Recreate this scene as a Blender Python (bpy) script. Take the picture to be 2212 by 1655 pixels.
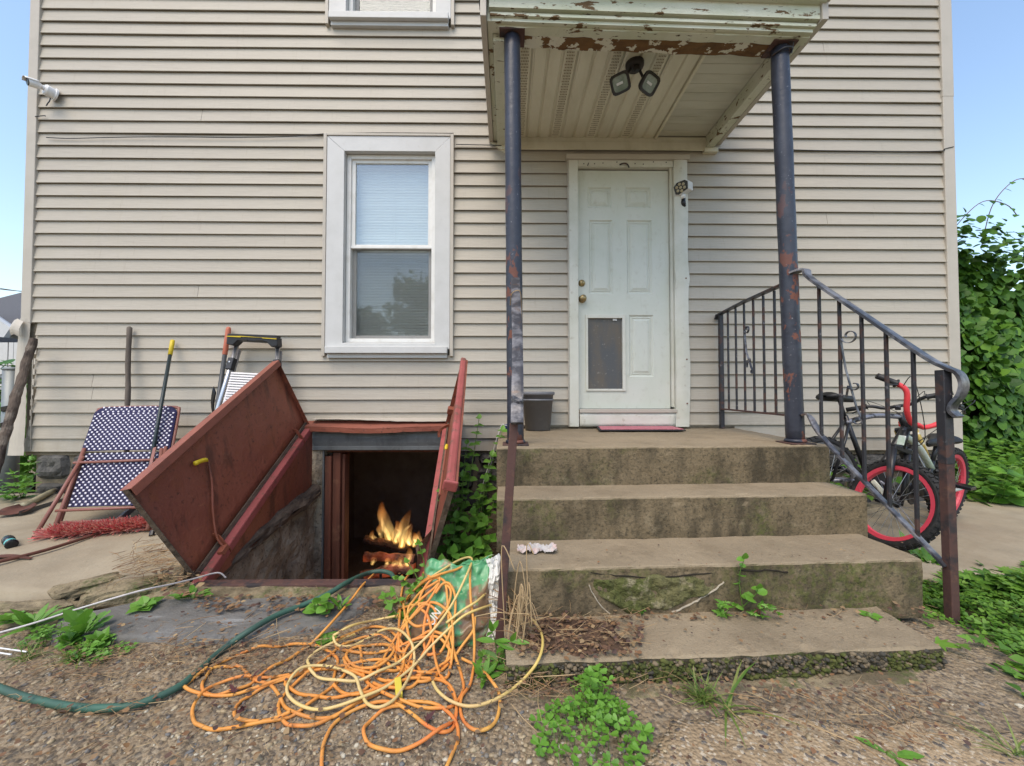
import bpy, math, random
import numpy as np
from mathutils import Vector, Matrix, noise
R = math.radians
random.seed(7)
for o in list(bpy.data.objects):
    bpy.data.objects.remove(o)
SC = bpy.context.scene
COL = SC.collection

# ------------------------------------------------------------------ camera, sky, sun, exposure
EYE = Vector((0.0, -3.373, 1.02))
PITCH, YAW, FOC = R(1.4), R(0.67), 860.0          # focal length in units of a 2212 px wide picture
F_ = Vector((math.sin(YAW)*math.cos(PITCH), math.cos(YAW)*math.cos(PITCH), math.sin(PITCH)))
R_ = Vector((math.cos(YAW), -math.sin(YAW), 0))
U_ = R_.cross(F_)
cam = bpy.data.cameras.new('camera')
cam.sensor_width = 36.0
cam.lens = 36.0*FOC/2212.0
cam.clip_start = 0.05
cam.clip_end = 3000
camo = bpy.data.objects.new('camera', cam)
camo.matrix_world = Matrix(((R_.x, U_.x, -F_.x, EYE.x), (R_.y, U_.y, -F_.y, EYE.y), (R_.z, U_.z, -F_.z, EYE.z), (0, 0, 0, 1)))
COL.objects.link(camo)
SC.camera = camo

SUN_EL, SUN_AZ = R(58), R(208)                    # azimuth clockwise from +Y: behind the camera, a little left
world = bpy.data.worlds.new('World')
SC.world = world
world.use_nodes = True
wn = world.node_tree
bgn = wn.nodes['Background']
skyn = wn.nodes.new('ShaderNodeTexSky')
skyn.sky_type = 'NISHITA'
skyn.sun_disc = False
skyn.sun_elevation = SUN_EL
skyn.sun_rotation = SUN_AZ
skyn.air_density = 1.3
skyn.dust_density = 1.2
skyn.ozone_density = 1.0
wn.links.new(skyn.outputs[0], bgn.inputs[0])
bgn.inputs[1].default_value = 0.15
sun = bpy.data.lights.new('sun', 'SUN')
sun.energy = 1.5
sun.angle = R(40)
sun.color = (1.0, 0.87, 0.70)
suno = bpy.data.objects.new('sun', sun)
sd = Vector((math.sin(SUN_AZ)*math.cos(SUN_EL), math.cos(SUN_AZ)*math.cos(SUN_EL), math.sin(SUN_EL)))
suno.rotation_euler = sd.to_track_quat('Z', 'Y').to_euler()
suno.location = sd*20
COL.objects.link(suno)
SC.view_settings.view_transform = 'Standard'
SC.view_settings.look = 'None'
SC.view_settings.exposure = 0.88
SC.view_settings.gamma = 1.0
SC.view_settings.use_curve_mapping = False
SC.cycles.use_denoising = True
SC.cycles.max_bounces = 8
SC.cycles.transparent_max_bounces = 16
SC.cycles.volume_bounces = 0

# ------------------------------------------------------------------ layout helpers: picture coordinates to points of the place
def ray(px, py):
    return (F_*FOC + R_*(px-1106.0) + U_*(827.5-py)).normalized()
def at_y(px, py, y):
    d = ray(px, py); t = (y-EYE.y)/d.y
    return EYE+d*t
def at_z(px, py, z):
    d = ray(px, py); t = (z-EYE.z)/d.z
    return EYE+d*t
def V(*a):
    return Vector(a)

# ------------------------------------------------------------------ mesh helpers
class MB:
    def __init__(s):
        s.v = []; s.f = []
    def quad(s, a, b, c, d):
        n = len(s.v); s.v += [Vector(a), Vector(b), Vector(c), Vector(d)]; s.f.append((n, n+1, n+2, n+3)); return s
    def obox(s, c, ax, ay, az):
        n = len(s.v); c = Vector(c); ax = Vector(ax); ay = Vector(ay); az = Vector(az)
        for k in (-1, 1):
            for i, j in ((-1, -1), (1, -1), (1, 1), (-1, 1)):
                s.v.append(c+ax*i+ay*j+az*k)
        flip = ax.cross(ay).dot(az) < 0
        for q in ((3, 2, 1, 0), (4, 5, 6, 7), (0, 1, 5, 4), (1, 2, 6, 5), (2, 3, 7, 6), (3, 0, 4, 7)):
            q = tuple(n+k for k in q)
            s.f.append(q[::-1] if flip else q)
        return s
    def box(s, x0, x1, y0, y1, z0, z1):
        return s.obox(((x0+x1)/2, (y0+y1)/2, (z0+z1)/2), ((x1-x0)/2, 0, 0), (0, (y1-y0)/2, 0), (0, 0, (z1-z0)/2))
    def bar(s, p, q, w, h, up=(0, 0, 1)):
        p = Vector(p); q = Vector(q); d = q-p
        a = d.normalized(); r = a.cross(Vector(up))
        if r.length < 1e-4: r = a.cross(Vector((0, 1, 0)))
        r.normalize(); u = r.cross(a)
        return s.obox((p+q)/2, d/2, r*w/2, u*h/2)
    def tube(s, pts, r, n=8, closed=False, caps=True):
        pts = [Vector(p) for p in pts]; m = len(pts); base = len(s.v)
        rad = r if isinstance(r, (list, tuple)) else [r]*m
        ref = None
        for i in range(m):
            if closed: t = pts[(i+1) % m]-pts[i-1]
            else: t = pts[min(i+1, m-1)]-pts[max(i-1, 0)]
            if t.length < 1e-9: t = Vector((0, 0, 1))
            t.normalize()
            if ref is None:
                ref = t.orthogonal().normalized()
            ref = (ref-t*ref.dot(t))
            if ref.length < 1e-6: ref = t.orthogonal()
            ref.normalize(); b = t.cross(ref)
            for k in range(n):
                a = 2*math.pi*k/n
                s.v.append(pts[i]+(ref*math.cos(a)+b*math.sin(a))*rad[i])
        for i in range(m if closed else m-1):
            j = (i+1) % m
            for k in range(n):
                l = (k+1) % n
                s.f.append((base+i*n+k, base+i*n+l, base+j*n+l, base+j*n+k))
        if caps and not closed:
            s.f.append(tuple(base+k for k in range(n))[::-1])
            s.f.append(tuple(base+(m-1)*n+k for k in range(n)))
        return s
    def prism(s, poly, vec):
        n = len(s.v); m = len(poly); vec = Vector(vec)
        poly = [Vector(p) for p in poly]
        nn = Vector((0, 0, 0))
        for i in range(1, m-1): nn += (poly[i]-poly[0]).cross(poly[i+1]-poly[0])
        if nn.dot(vec) < 0: poly = poly[::-1]
        s.v += poly+[p+vec for p in poly]
        s.f.append(tuple(range(n, n+m))[::-1]); s.f.append(tuple(range(n+m, n+2*m)))
        for i in range(m):
            j = (i+1) % m
            s.f.append((n+i, n+j, n+m+j, n+m+i))
        return s
    def lathe(s, prof, origin=(0, 0, 0), axis=(0, 0, 1), n=20):
        a = Vector(axis).normalized(); x = a.orthogonal().normalized(); y = a.cross(x); o = Vector(origin); b = len(s.v)
        for r, z in prof:
            for k in range(n):
                t = 2*math.pi*k/n
                s.v.append(o+a*z+(x*math.cos(t)+y*math.sin(t))*r)
        for i in range(len(prof)-1):
            for k in range(n):
                l = (k+1) % n
                s.f.append((b+i*n+k, b+i*n+l, b+(i+1)*n+l, b+(i+1)*n+k))
        if prof[0][0] > 1e-4: s.f.append(tuple(b+k for k in range(n))[::-1])
        if prof[-1][0] > 1e-4: s.f.append(tuple(b+(len(prof)-1)*n+k for k in range(n)))
        return s
    def grid(s, fn, nu, nv):
        b = len(s.v)
        for i in range(nu+1):
            for j in range(nv+1):
                s.v.append(Vector(fn(i/nu, j/nv)))
        for i in range(nu):
            for j in range(nv):
                a = b+i*(nv+1)+j
                s.f.append((a, a+nv+1, a+nv+2, a+1))
        return s
    def add(s, verts, faces):
        n = len(s.v); s.v += [Vector(v) for v in verts]; s.f += [tuple(n+i for i in f) for f in faces]; return s
    def build(s, name, mat, parent=None, smooth=False, bevel=0.0, local=False):
        off = Vector((0, 0, 0))
        if parent is not None and not local:
            p = parent
            while p is not None:
                off += p.location; p = p.parent
        me = bpy.data.meshes.new(name)
        me.from_pydata([tuple(v-off) for v in s.v], [], s.f)
        me.materials.append(mat)
        if smooth: me.polygons.foreach_set('use_smooth', [True]*len(me.polygons))
        me.update()
        o = bpy.data.objects.new(name, me)
        COL.objects.link(o)
        if parent is not None: o.parent = parent
        if bevel:
            bm = o.modifiers.new('bevel', 'BEVEL'); bm.width = bevel; bm.segments = 2; bm.limit_method = 'ANGLE'; bm.angle_limit = R(40)
        return o

def tag(o, label=None, cat=None, group=None, kind=None):
    if label: o['label'] = label
    if cat: o['category'] = cat
    if group: o['group'] = group
    if kind: o['kind'] = kind
    return o
def thing(name, loc, label, cat, group=None, rz=0):
    o = bpy.data.objects.new(name, None)
    o.location = loc; o.rotation_euler = (0, 0, rz); o.empty_display_size = 0.1
    COL.objects.link(o)
    return tag(o, label, cat, group)
def solid(o, t, off=0):
    m = o.modifiers.new('solidify', 'SOLIDIFY'); m.thickness = t; m.offset = off; return o
def inst(name, me, parent, mw):
    o = bpy.data.objects.new(name, me); COL.objects.link(o)
    if parent is not None: o.parent = parent
    o.matrix_local = mw
    return o
def spline(pts, n=6, closed=False):
    P = [Vector(p) for p in pts]; m = len(P); out = []
    for i in range(m if closed else m-1):
        if closed: a, b, c, d = P[i-1], P[i], P[(i+1) % m], P[(i+2) % m]
        else: a, b, c, d = P[max(i-1, 0)], P[i], P[i+1], P[min(i+2, m-1)]
        for k in range(n):
            t = k/n
            out.append(0.5*((2*b)+(c-a)*t+(2*a-5*b+4*c-d)*t*t+(3*b-a-3*c+d)*t**3))
    if not closed: out.append(P[-1])
    return out
def fbm(p, s=1.0, o=4):
    return noise.fractal(Vector(p)*s, 1.0, 2.0, o)
def mtx(loc, x, y, z, s=1.0):
    return Matrix(((x.x*s, y.x*s, z.x*s, loc.x), (x.y*s, y.y*s, z.y*s, loc.y), (x.z*s, y.z*s, z.z*s, loc.z), (0, 0, 0, 1)))
def frame(loc, z, spin=0.0, s=1.0):
    z = Vector(z).normalized(); x = z.orthogonal().normalized(); y = z.cross(x)
    return mtx(Vector(loc), x*math.cos(spin)+y*math.sin(spin), y*math.cos(spin)-x*math.sin(spin), z, s)
def leaf_frame(loc, d, up, s=1.0):
    """leaf lies along d (its +Y), its face normal near up"""
    y = Vector(d).normalized(); x = y.cross(Vector(up))
    if x.length < 1e-4: x = y.orthogonal()
    x.normalize(); z = x.cross(y)
    return mtx(Vector(loc), x, y, z, s)
def scatter(name, tv, tf, mats, mat, parent=None, smooth=False):
    """one mesh of many copies of a small template (kind stuff)"""
    tv = np.array(tv, float); M = np.array([np.array(m) for m in mats]); k = len(tv)
    h = np.concatenate([tv, np.ones((k, 1))], 1)
    W = np.einsum('nij,kj->nki', M, h)[:, :, :3].reshape(-1, 3)
    if parent is not None:
        W = W-np.array(parent.location)
    me = bpy.data.meshes.new(name)
    faces = []
    lens = np.array([len(f) for f in tf]); flat = np.concatenate([np.array(f) for f in tf])
    N = len(M)
    loops = (flat[None, :]+(np.arange(N)*k)[:, None]).reshape(-1)
    ls = np.tile(lens, N); start = np.concatenate([[0], np.cumsum(ls)[:-1]])
    me.vertices.add(N*k); me.vertices.foreach_set('co', W.reshape(-1))
    me.loops.add(len(loops)); me.loops.foreach_set('vertex_index', loops.astype(np.int32))
    me.polygons.add(len(ls)); me.polygons.foreach_set('loop_start', start.astype(np.int32)); me.polygons.foreach_set('loop_total', ls.astype(np.int32))
    me.materials.append(mat)
    if smooth: me.polygons.foreach_set('use_smooth', [True]*len(ls))
    me.update(calc_edges=True); me.validate()
    o = bpy.data.objects.new(name, me); COL.objects.link(o)
    if parent is not None: o.parent = parent
    return o

# ------------------------------------------------------------------ materials
def mat(name, col, rough=0.7, metal=0.0, layers=(), bump=(), spec=0.4, rnd=0.0, island=None, emit=None, coat=0.0, trans=0.0):
    m = bpy.data.materials.new(name); m.use_nodes = True
    nt = m.node_tree; N = nt.nodes; L = nt.links
    b = N['Principled BSDF']
    tc = N.new('ShaderNodeTexCoord')
    def coords(st):
        mp = N.new('ShaderNodeMapping'); mp.inputs['Scale'].default_value = st; L.new(tc.outputs['Object'], mp.inputs[0]); return mp.outputs[0]
    def tex(kind, s, st, d):
        if kind == 'voro':
            t = N.new('ShaderNodeTexVoronoi'); t.inputs['Scale'].default_value = s; L.new(coords(st), t.inputs['Vector']); return t.outputs['Distance']
        if kind == 'cell':
            t = N.new('ShaderNodeTexVoronoi'); t.inputs['Scale'].default_value = s; L.new(coords(st), t.inputs['Vector'])
            sp = N.new('ShaderNodeSeparateColor'); L.new(t.outputs['Color'], sp.inputs[0]); return sp.outputs[0]
        if kind == 'edge':
            t = N.new('ShaderNodeTexVoronoi'); t.feature = 'DISTANCE_TO_EDGE'; t.inputs['Scale'].default_value = s; L.new(coords(st), t.inputs['Vector']); return t.outputs['Distance']
        if kind == 'wave':
            t = N.new('ShaderNodeTexWave'); t.inputs['Scale'].default_value = s; t.inputs['Distortion'].default_value = d; L.new(coords(st), t.inputs['Vector']); return t.outputs['Fac']
        if kind == 'grad':          # position along st, times s
            vm = N.new('ShaderNodeVectorMath'); vm.operation = 'DOT_PRODUCT'; L.new(tc.outputs['Object'], vm.inputs[0]); vm.inputs[1].default_value = Vector(st)*s; return vm.outputs['Value']
        if kind == 'side':          # 1 on upright faces
            g = N.new('ShaderNodeNewGeometry'); sp = N.new('ShaderNodeSeparateXYZ'); L.new(g.outputs['True Normal'], sp.inputs[0])
            ab = N.new('ShaderNodeMath'); ab.operation = 'ABSOLUTE'; L.new(sp.outputs[2], ab.inputs[0])
            iv = N.new('ShaderNodeMath'); iv.operation = 'SUBTRACT'; iv.inputs[0].default_value = 1.0; L.new(ab.outputs[0], iv.inputs[1]); return iv.outputs[0]
        if kind == 'island':
            g = N.new('ShaderNodeNewGeometry'); return g.outputs['Random Per Island']
        t = N.new('ShaderNodeTexNoise'); t.inputs['Scale'].default_value = s; t.inputs['Detail'].default_value = d; t.inputs['Roughness'].default_value = 0.62
        L.new(coords(st), t.inputs['Vector']); return t.outputs['Fac']
    cur = None
    if island:
        g = N.new('ShaderNodeNewGeometry'); cr = N.new('ShaderNodeValToRGB')
        if island.get('obj'):
            oi = N.new('ShaderNodeObjectInfo'); ad = N.new('ShaderNodeMath'); ad.operation = 'ADD'; L.new(oi.outputs['Random'], ad.inputs[0]); L.new(g.outputs['Random Per Island'], ad.inputs[1])
            fr = N.new('ShaderNodeMath'); fr.operation = 'FRACT'; L.new(ad.outputs[0], fr.inputs[0]); L.new(fr.outputs[0], cr.inputs[0])
        else: L.new(g.outputs['Random Per Island'], cr.inputs[0])
        el = cr.color_ramp.elements; cs = island['c']
        el[0].position = 0; el[0].color = (*cs[0], 1); el[1].position = 1; el[1].color = (*cs[-1], 1)
        for i, c in enumerate(cs[1:-1]):
            e = el.new((i+1)/(len(cs)-1)); e.color = (*c, 1)
        cr.color_ramp.interpolation = island.get('i', 'LINEAR')
        cur = cr.outputs[0]
    else:
        rgb = N.new('ShaderNodeRGB'); rgb.outputs[0].default_value = (*col, 1); cur = rgb.outputs[0]
    rcur = None
    for l in layers:
        val = tex(l.get('k', 'noise'), l.get('s', 5), l.get('st', (1, 1, 1)), l.get('d', 5))
        mr = N.new('ShaderNodeMapRange'); mr.inputs[1].default_value = l['lo']; mr.inputs[2].default_value = l['hi']; mr.inputs[3].default_value = 0; mr.inputs[4].default_value = l.get('f', 1.0)
        L.new(val, mr.inputs[0]); fac = mr.outputs[0]
        for l2 in l.get('x', ()):   # multiplied masks
            v2 = tex(l2.get('k', 'noise'), l2.get('s', 5), l2.get('st', (1, 1, 1)), l2.get('d', 5))
            m2 = N.new('ShaderNodeMapRange'); m2.inputs[1].default_value = l2['lo']; m2.inputs[2].default_value = l2['hi']; L.new(v2, m2.inputs[0])
            mu = N.new('ShaderNodeMath'); mu.operation = 'MULTIPLY'; L.new(fac, mu.inputs[0]); L.new(m2.outputs[0], mu.inputs[1]); fac = mu.outputs[0]
        mx = N.new('ShaderNodeMix'); mx.data_type = 'RGBA'
        if l.get('b'): mx.blend_type = l['b']
        L.new(fac, mx.inputs[0]); L.new(cur, mx.inputs[6]); mx.inputs[7].default_value = (*l['c'], 1); cur = mx.outputs[2]
        if 'r' in l:
            rm = N.new('ShaderNodeMix'); L.new(fac, rm.inputs[0])
            if rcur is None: rm.inputs[2].default_value = rough
            else: L.new(rcur, rm.inputs[2])
            rm.inputs[3].default_value = l['r']; rcur = rm.outputs[0]
    if rnd:
        oi = N.new('ShaderNodeObjectInfo'); hs = N.new('ShaderNodeHueSaturation'); mr = N.new('ShaderNodeMapRange')
        mr.inputs[3].default_value = 1-rnd; mr.inputs[4].default_value = 1+rnd; L.new(oi.outputs['Random'], mr.inputs[0]); L.new(mr.outputs[0], hs.inputs['Value'])
        L.new(cur, hs.inputs['Color']); cur = hs.outputs[0]
    L.new(cur, b.inputs['Base Color'])
    if rcur is not None: L.new(rcur, b.inputs['Roughness'])
    else: b.inputs['Roughness'].default_value = rough
    b.inputs['Metallic'].default_value = metal
    b.inputs['Specular IOR Level'].default_value = spec
    if coat: b.inputs['Coat Weight'].default_value = coat
    if emit: b.inputs['Emission Color'].default_value = (*emit[0], 1); b.inputs['Emission Strength'].default_value = emit[1]
    prev = None
    for bp in bump:
        k, s, dist, st = bp[:4]
        val = tex(k, s, st, bp[4] if len(bp) > 4 else 4)
        bn = N.new('ShaderNodeBump'); bn.inputs['Strength'].default_value = 1.0; bn.inputs['Distance'].default_value = dist
        L.new(val, bn.inputs['Height'])
        if prev is not None: L.new(prev, bn.inputs['Normal'])
        prev = bn.outputs[0]
    if prev is not None: L.new(prev, b.inputs['Normal'])
    if trans:
        tr = N.new('ShaderNodeBsdfTranslucent'); L.new(cur, tr.inputs[0]); ms = N.new('ShaderNodeMixShader'); ms.inputs[0].default_value = trans
        L.new(b.outputs[0], ms.inputs[1]); L.new(tr.outputs[0], ms.inputs[2]); L.new(ms.outputs[0], N['Material Output'].inputs[0])
    return m

ONE = (1, 1, 1)
M = {}
M['siding'] = mat('vinyl_siding', (.415, .375, .31), .55, layers=[
    dict(s=3, st=(1, 1, 3), lo=.42, hi=.75, c=(.375, .335, .275), f=.55),
    dict(s=55, st=(.12, 1, 1.6), lo=.5, hi=.75, c=(.345, .305, .25), f=.45),
    dict(s=1.2, st=(4, 1, .5), lo=.55, hi=.8, c=(.40, .36, .27), f=.4),
    dict(s=7, st=(1, 1, .5), lo=.38, hi=.7, c=(.27, .225, .155), f=.6, x=[dict(k='grad', s=1, st=(0, 0, -1), lo=-1.0, hi=-.5)]),
    dict(s=26, st=(1.6, 1, .12), lo=.60, hi=.74, c=(.30, .26, .20), f=.3)],
    bump=[('noise', 60, .0016, (.08, 1, 1.4)), ('noise', 2.0, .006, (1, 1, 1.5))], rnd=.035)
M['trimbeige'] = mat('beige_trim', (.47, .425, .36), .5, layers=[dict(s=4, lo=.45, hi=.8, c=(.36, .33, .27), f=.6)], bump=[('noise', 8, .003, ONE)])
M['white'] = mat('white_aluminium_trim', (.56, .555, .54), .45, layers=[dict(s=5, lo=.45, hi=.8, c=(.46, .455, .43), f=.6), dict(s=22, lo=.62, hi=.75, c=(.42, .40, .35), f=.4)], bump=[('noise', 5, .004, ONE)])
M['vinylframe'] = mat('window_vinyl', (.72, .71, .68), .4, layers=[dict(s=9, lo=.5, hi=.8, c=(.52, .49, .42), f=.6)])
M['blind'] = mat('blind_slat', (.74, .74, .73), .5, rnd=.05)
M['doorpaint'] = mat('door_paint', (.60, .61, .545), .45, layers=[
    dict(s=3, lo=.42, hi=.75, c=(.52, .55, .46), f=.7), dict(s=14, lo=.56, hi=.76, c=(.44, .42, .34), f=.5), dict(s=30, st=(1, 1, .25), lo=.6, hi=.8, c=(.36, .33, .26), f=.35)], bump=[('noise', 30, .0006, (1, 1, .2))])
M['doortrim'] = mat('door_casing_paint', (.62, .61, .54), .5, layers=[dict(s=4, lo=.42, hi=.75, c=(.48, .48, .38), f=.7), dict(s=18, lo=.6, hi=.76, c=(.3, .25, .17), f=.6)], bump=[('noise', 4, .006, ONE)])
M['flap'] = mat('pet_flap_plastic', (.075, .075, .08), .3, layers=[dict(s=6, st=(1, 1, .4), lo=.45, hi=.75, c=(.16, .11, .06), f=.7), dict(s=40, lo=.62, hi=.72, c=(.3, .28, .24), f=.5)])
M['brass'] = mat('worn_brass', (.38, .28, .13), .35, .8, layers=[dict(s=40, lo=.5, hi=.7, c=(.2, .15, .09), f=.7)])
M['soffit'] = mat('cream_soffit', (.66, .63, .50), .55, layers=[dict(s=4, st=(2, .6, 1), lo=.45, hi=.78, c=(.47, .43, .3), f=.6)], rnd=.03)
M['hole'] = mat('dark_hole', (.03, .026, .02), .9)
M['venthole'] = mat('soffit_vent_hole', (.22, .17, .10), .9)
M['peel'] = mat('peeling_white_paint', (.60, .60, .49), .7, layers=[
    dict(s=3, st=(1, 1, 2), lo=.4, hi=.75, c=(.42, .46, .31), f=.7),
    dict(s=16, st=(.5, 1, 1.6), lo=.60, hi=.62, c=(.14, .085, .04), r=.9), dict(s=45, st=(.3, 1, 2.5), lo=.64, hi=.66, c=(.09, .06, .035), r=.9)],
    bump=[('noise', 16, .006, (.5, 1, 1.6)), ('noise', 60, .002, ONE)])
M['rot'] = mat('rotten_beam_wood', (.17, .09, .035), .9, layers=[
    dict(s=26, st=(.35, 1, 1), lo=.40, hi=.8, c=(.06, .035, .02), f=.9),
    dict(s=13, st=(.7, 1, 1.2), lo=.54, hi=.56, c=(.62, .60, .50))], bump=[('noise', 13, .008, (.7, 1, 1.2)), ('noise', 50, .004, (.3, 1, 1))])
M['boards'] = mat('bare_painted_boards', (.56, .55, .46), .7, layers=[dict(s=5, st=(.5, 2, 1), lo=.45, hi=.75, c=(.40, .39, .30), f=.7)], rnd=.05)
M['colpaint'] = mat('black_column_paint', (.030, .033, .048), .38, layers=[
    dict(s=7, st=(1, 1, .6), lo=.45, hi=.75, c=(.058, .064, .085), f=.8),
    dict(s=9, st=(1, 1, .6), lo=.565, hi=.59, c=(.17, .07, .05), r=.85, x=[dict(k='grad', s=1, st=(0, 0, -1), lo=-1.75, hi=-.9)]),
    dict(s=60, lo=.66, hi=.70, c=(.22, .22, .24), f=.8)], bump=[('noise', 25, .003, ONE), ('noise', 7, .003, (1, 1, .6))])
M['iron'] = mat('black_iron_paint', (.030, .030, .036), .4, layers=[
    dict(s=11, lo=.52, hi=.6, c=(.085, .045, .035), r=.8, f=.9), dict(s=30, lo=.62, hi=.70, c=(.18, .17, .18), f=.7)], bump=[('noise', 30, .002, ONE)])
M['ironworn'] = mat('worn_handrail_paint', (.045, .045, .052), .36, .2, layers=[
    dict(s=12, st=(1, 1, 1), lo=.45, hi=.62, c=(.20, .195, .205), f=.9), dict(s=15, lo=.6, hi=.7, c=(.10, .06, .04), f=.7)], bump=[('noise', 30, .0015, ONE)])
M['ironrust'] = mat('rusty_iron', (.085, .042, .035), .75, layers=[
    dict(s=9, lo=.5, hi=.6, c=(.03, .026, .028), f=.9), dict(s=28, lo=.55, hi=.72, c=(.16, .08, .05), f=.7)], bump=[('noise', 40, .002, ONE)])
CONC_L = [
    dict(s=1.6, lo=.40, hi=.72, c=(.205, .16, .102), f=.9),
    dict(s=5, lo=.52, hi=.66, c=(.19, .145, .09), f=.6),
    dict(s=90, lo=.58, hi=.72, c=(.14, .11, .075), f=.7), dict(s=150, lo=.64, hi=.72, c=(.52, .45, .34), f=.7)]
M['step'] = mat('stair_concrete', (.29, .228, .148), .85, layers=CONC_L+[
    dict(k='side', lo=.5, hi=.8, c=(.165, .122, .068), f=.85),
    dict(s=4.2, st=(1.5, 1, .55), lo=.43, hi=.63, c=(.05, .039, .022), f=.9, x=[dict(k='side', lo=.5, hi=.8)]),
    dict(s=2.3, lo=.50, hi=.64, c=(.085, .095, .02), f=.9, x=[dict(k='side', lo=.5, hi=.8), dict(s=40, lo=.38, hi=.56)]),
    dict(s=9, lo=.56, hi=.70, c=(.24, .19, .12), f=.6),
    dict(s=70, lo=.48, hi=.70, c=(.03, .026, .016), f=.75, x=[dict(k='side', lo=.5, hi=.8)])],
    bump=[('noise', 120, .003, ONE), ('noise', 14, .010, ONE)])
M['stepfoot'] = mat('crumbling_step_concrete', (.29, .228, .148), .9, layers=CONC_L+[
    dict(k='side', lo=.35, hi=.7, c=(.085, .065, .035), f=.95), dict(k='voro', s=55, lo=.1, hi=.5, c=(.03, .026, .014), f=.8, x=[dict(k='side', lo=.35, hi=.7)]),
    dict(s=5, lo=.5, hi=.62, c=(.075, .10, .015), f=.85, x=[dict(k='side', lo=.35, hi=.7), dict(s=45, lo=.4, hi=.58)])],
    bump=[('noise', 120, .003, ONE), ('noise', 60, .004, ONE)])
M['slab'] = mat('walk_concrete', (.34, .285, .20), .85, layers=CONC_L[:1]+[dict(s=6, lo=.5, hi=.75, c=(.24, .205, .145), f=.7), dict(s=110, lo=.6, hi=.7, c=(.18, .15, .1), f=.6), dict(s=1.1, lo=.5, hi=.7, c=(.40, .35, .26), f=.6)], bump=[('noise', 90, .002, ONE), ('noise', 5, .01, ONE)])
M['curb'] = mat('mossy_curb_concrete', (.27, .215, .13), .9, layers=[dict(s=8, lo=.42, hi=.62, c=(.10, .078, .045), f=.9), dict(s=5, lo=.5, hi=.62, c=(.06, .085, .014), f=.8, x=[dict(s=50, lo=.38, hi=.58)]), dict(s=70, lo=.58, hi=.7, c=(.04, .035, .02), f=.7)], bump=[('noise', 26, .014, ONE), ('noise', 90, .004, ONE)])
M['slate'] = mat('blue_slate', (.135, .128, .115), .85, layers=[dict(s=4, st=(1, 2, 1), lo=.45, hi=.7, c=(.20, .195, .185), f=.8), dict(s=9, st=(.5, 2, 1), lo=.58, hi=.7, c=(.30, .30, .29), f=.6), dict(s=20, lo=.6, hi=.75, c=(.15, .11, .07), f=.7)], bump=[('noise', 12, .01, (1, 2, 1)), ('noise', 80, .002, ONE)])
M['stone'] = mat('foundation_stone', (.075, .072, .068), .85, layers=[dict(s=7, lo=.45, hi=.7, c=(.15, .14, .125), f=.8), dict(s=30, lo=.55, hi=.7, c=(.03, .03, .03), f=.7)], bump=[('noise', 9, .03, ONE), ('noise', 50, .006, ONE)], rnd=.25)
M['mortar'] = mat('old_mortar', (.20, .165, .115), .95, layers=[dict(s=9, lo=.45, hi=.7, c=(.09, .075, .055), f=.8)], bump=[('noise', 30, .012, ONE)])
M['parge'] = mat('stained_parging', (.44, .36, .26), .95, layers=[dict(s=3.5, lo=.42, hi=.62, c=(.14, .10, .065), f=.9), dict(s=9, lo=.56, hi=.7, c=(.36, .33, .28), f=.7), dict(s=40, lo=.55, hi=.7, c=(.04, .03, .02), f=.8)], bump=[('noise', 7, .03, ONE), ('noise', 40, .008, ONE)])
M['earth'] = mat('packed_earth', (.265, .195, .12), .95, layers=[dict(s=2.5, lo=.42, hi=.68, c=(.18, .13, .08), f=.9),
    dict(k='cell', s=60, lo=.0, hi=1.0, c=(.30, .24, .16), f=.55), dict(k='cell', s=95, lo=.72, hi=.78, c=(.095, .08, .065), f=.7), dict(k='cell', s=80, lo=.86, hi=.9, c=(.36, .29, .20), f=.7), dict(s=140, lo=.5, hi=.7, c=(.06, .045, .03), f=.6)],
    bump=[('voro', 60, -.010, ONE), ('noise', 30, .01, ONE)])
M['sand'] = mat('worn_aggregate_concrete', (.37, .275, .17), .92, layers=[dict(s=2.2, lo=.42, hi=.7, c=(.215, .15, .085), f=.8), dict(k='cell', s=110, lo=.83, hi=.87, c=(.47, .40, .30), f=.8), dict(k='cell', s=90, lo=.9, hi=.93, c=(.07, .07, .075), f=.8), dict(s=130, lo=.52, hi=.7, c=(.12, .085, .05), f=.65)],
    bump=[('voro', 90, -.006, ONE), ('noise', 25, .008, ONE)])
M['grassearth'] = mat('lawn_soil', (.07, .085, .025), .95, layers=[dict(s=2.5, lo=.42, hi=.68, c=(.10, .075, .04), f=.7)], bump=[('noise', 30, .02, ONE)])
M['pebble'] = mat('pebbles', (1, 1, 1), .7, island=dict(c=[(.31, .24, .15), (.36, .28, .17), (.18, .16, .135), (.42, .34, .22), (.27, .21, .135), (.32, .23, .145), (.15, .145, .14), (.38, .31, .21), (.25, .20, .14), (.48, .43, .33), (.30, .225, .14)], i='CONSTANT'), layers=[dict(s=90, lo=.5, hi=.75, c=(.12, .09, .06), f=.5)], bump=[('noise', 120, .002, ONE)])
M['litter'] = mat('dead_leaf_litter', (1, 1, 1), .8, island=dict(c=[(.19, .10, .05), (.29, .17, .08), (.10, .06, .04), (.36, .25, .13), (.14, .075, .045), (.08, .05, .045), (.25, .13, .06)], i='LINEAR'), trans=.15)
M['straw'] = mat('dry_stalks', (1, 1, 1), .8, island=dict(c=[(.40, .27, .13), (.22, .12, .06), (.50, .36, .19), (.13, .075, .05), (.33, .19, .09)], i='LINEAR'))
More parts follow.
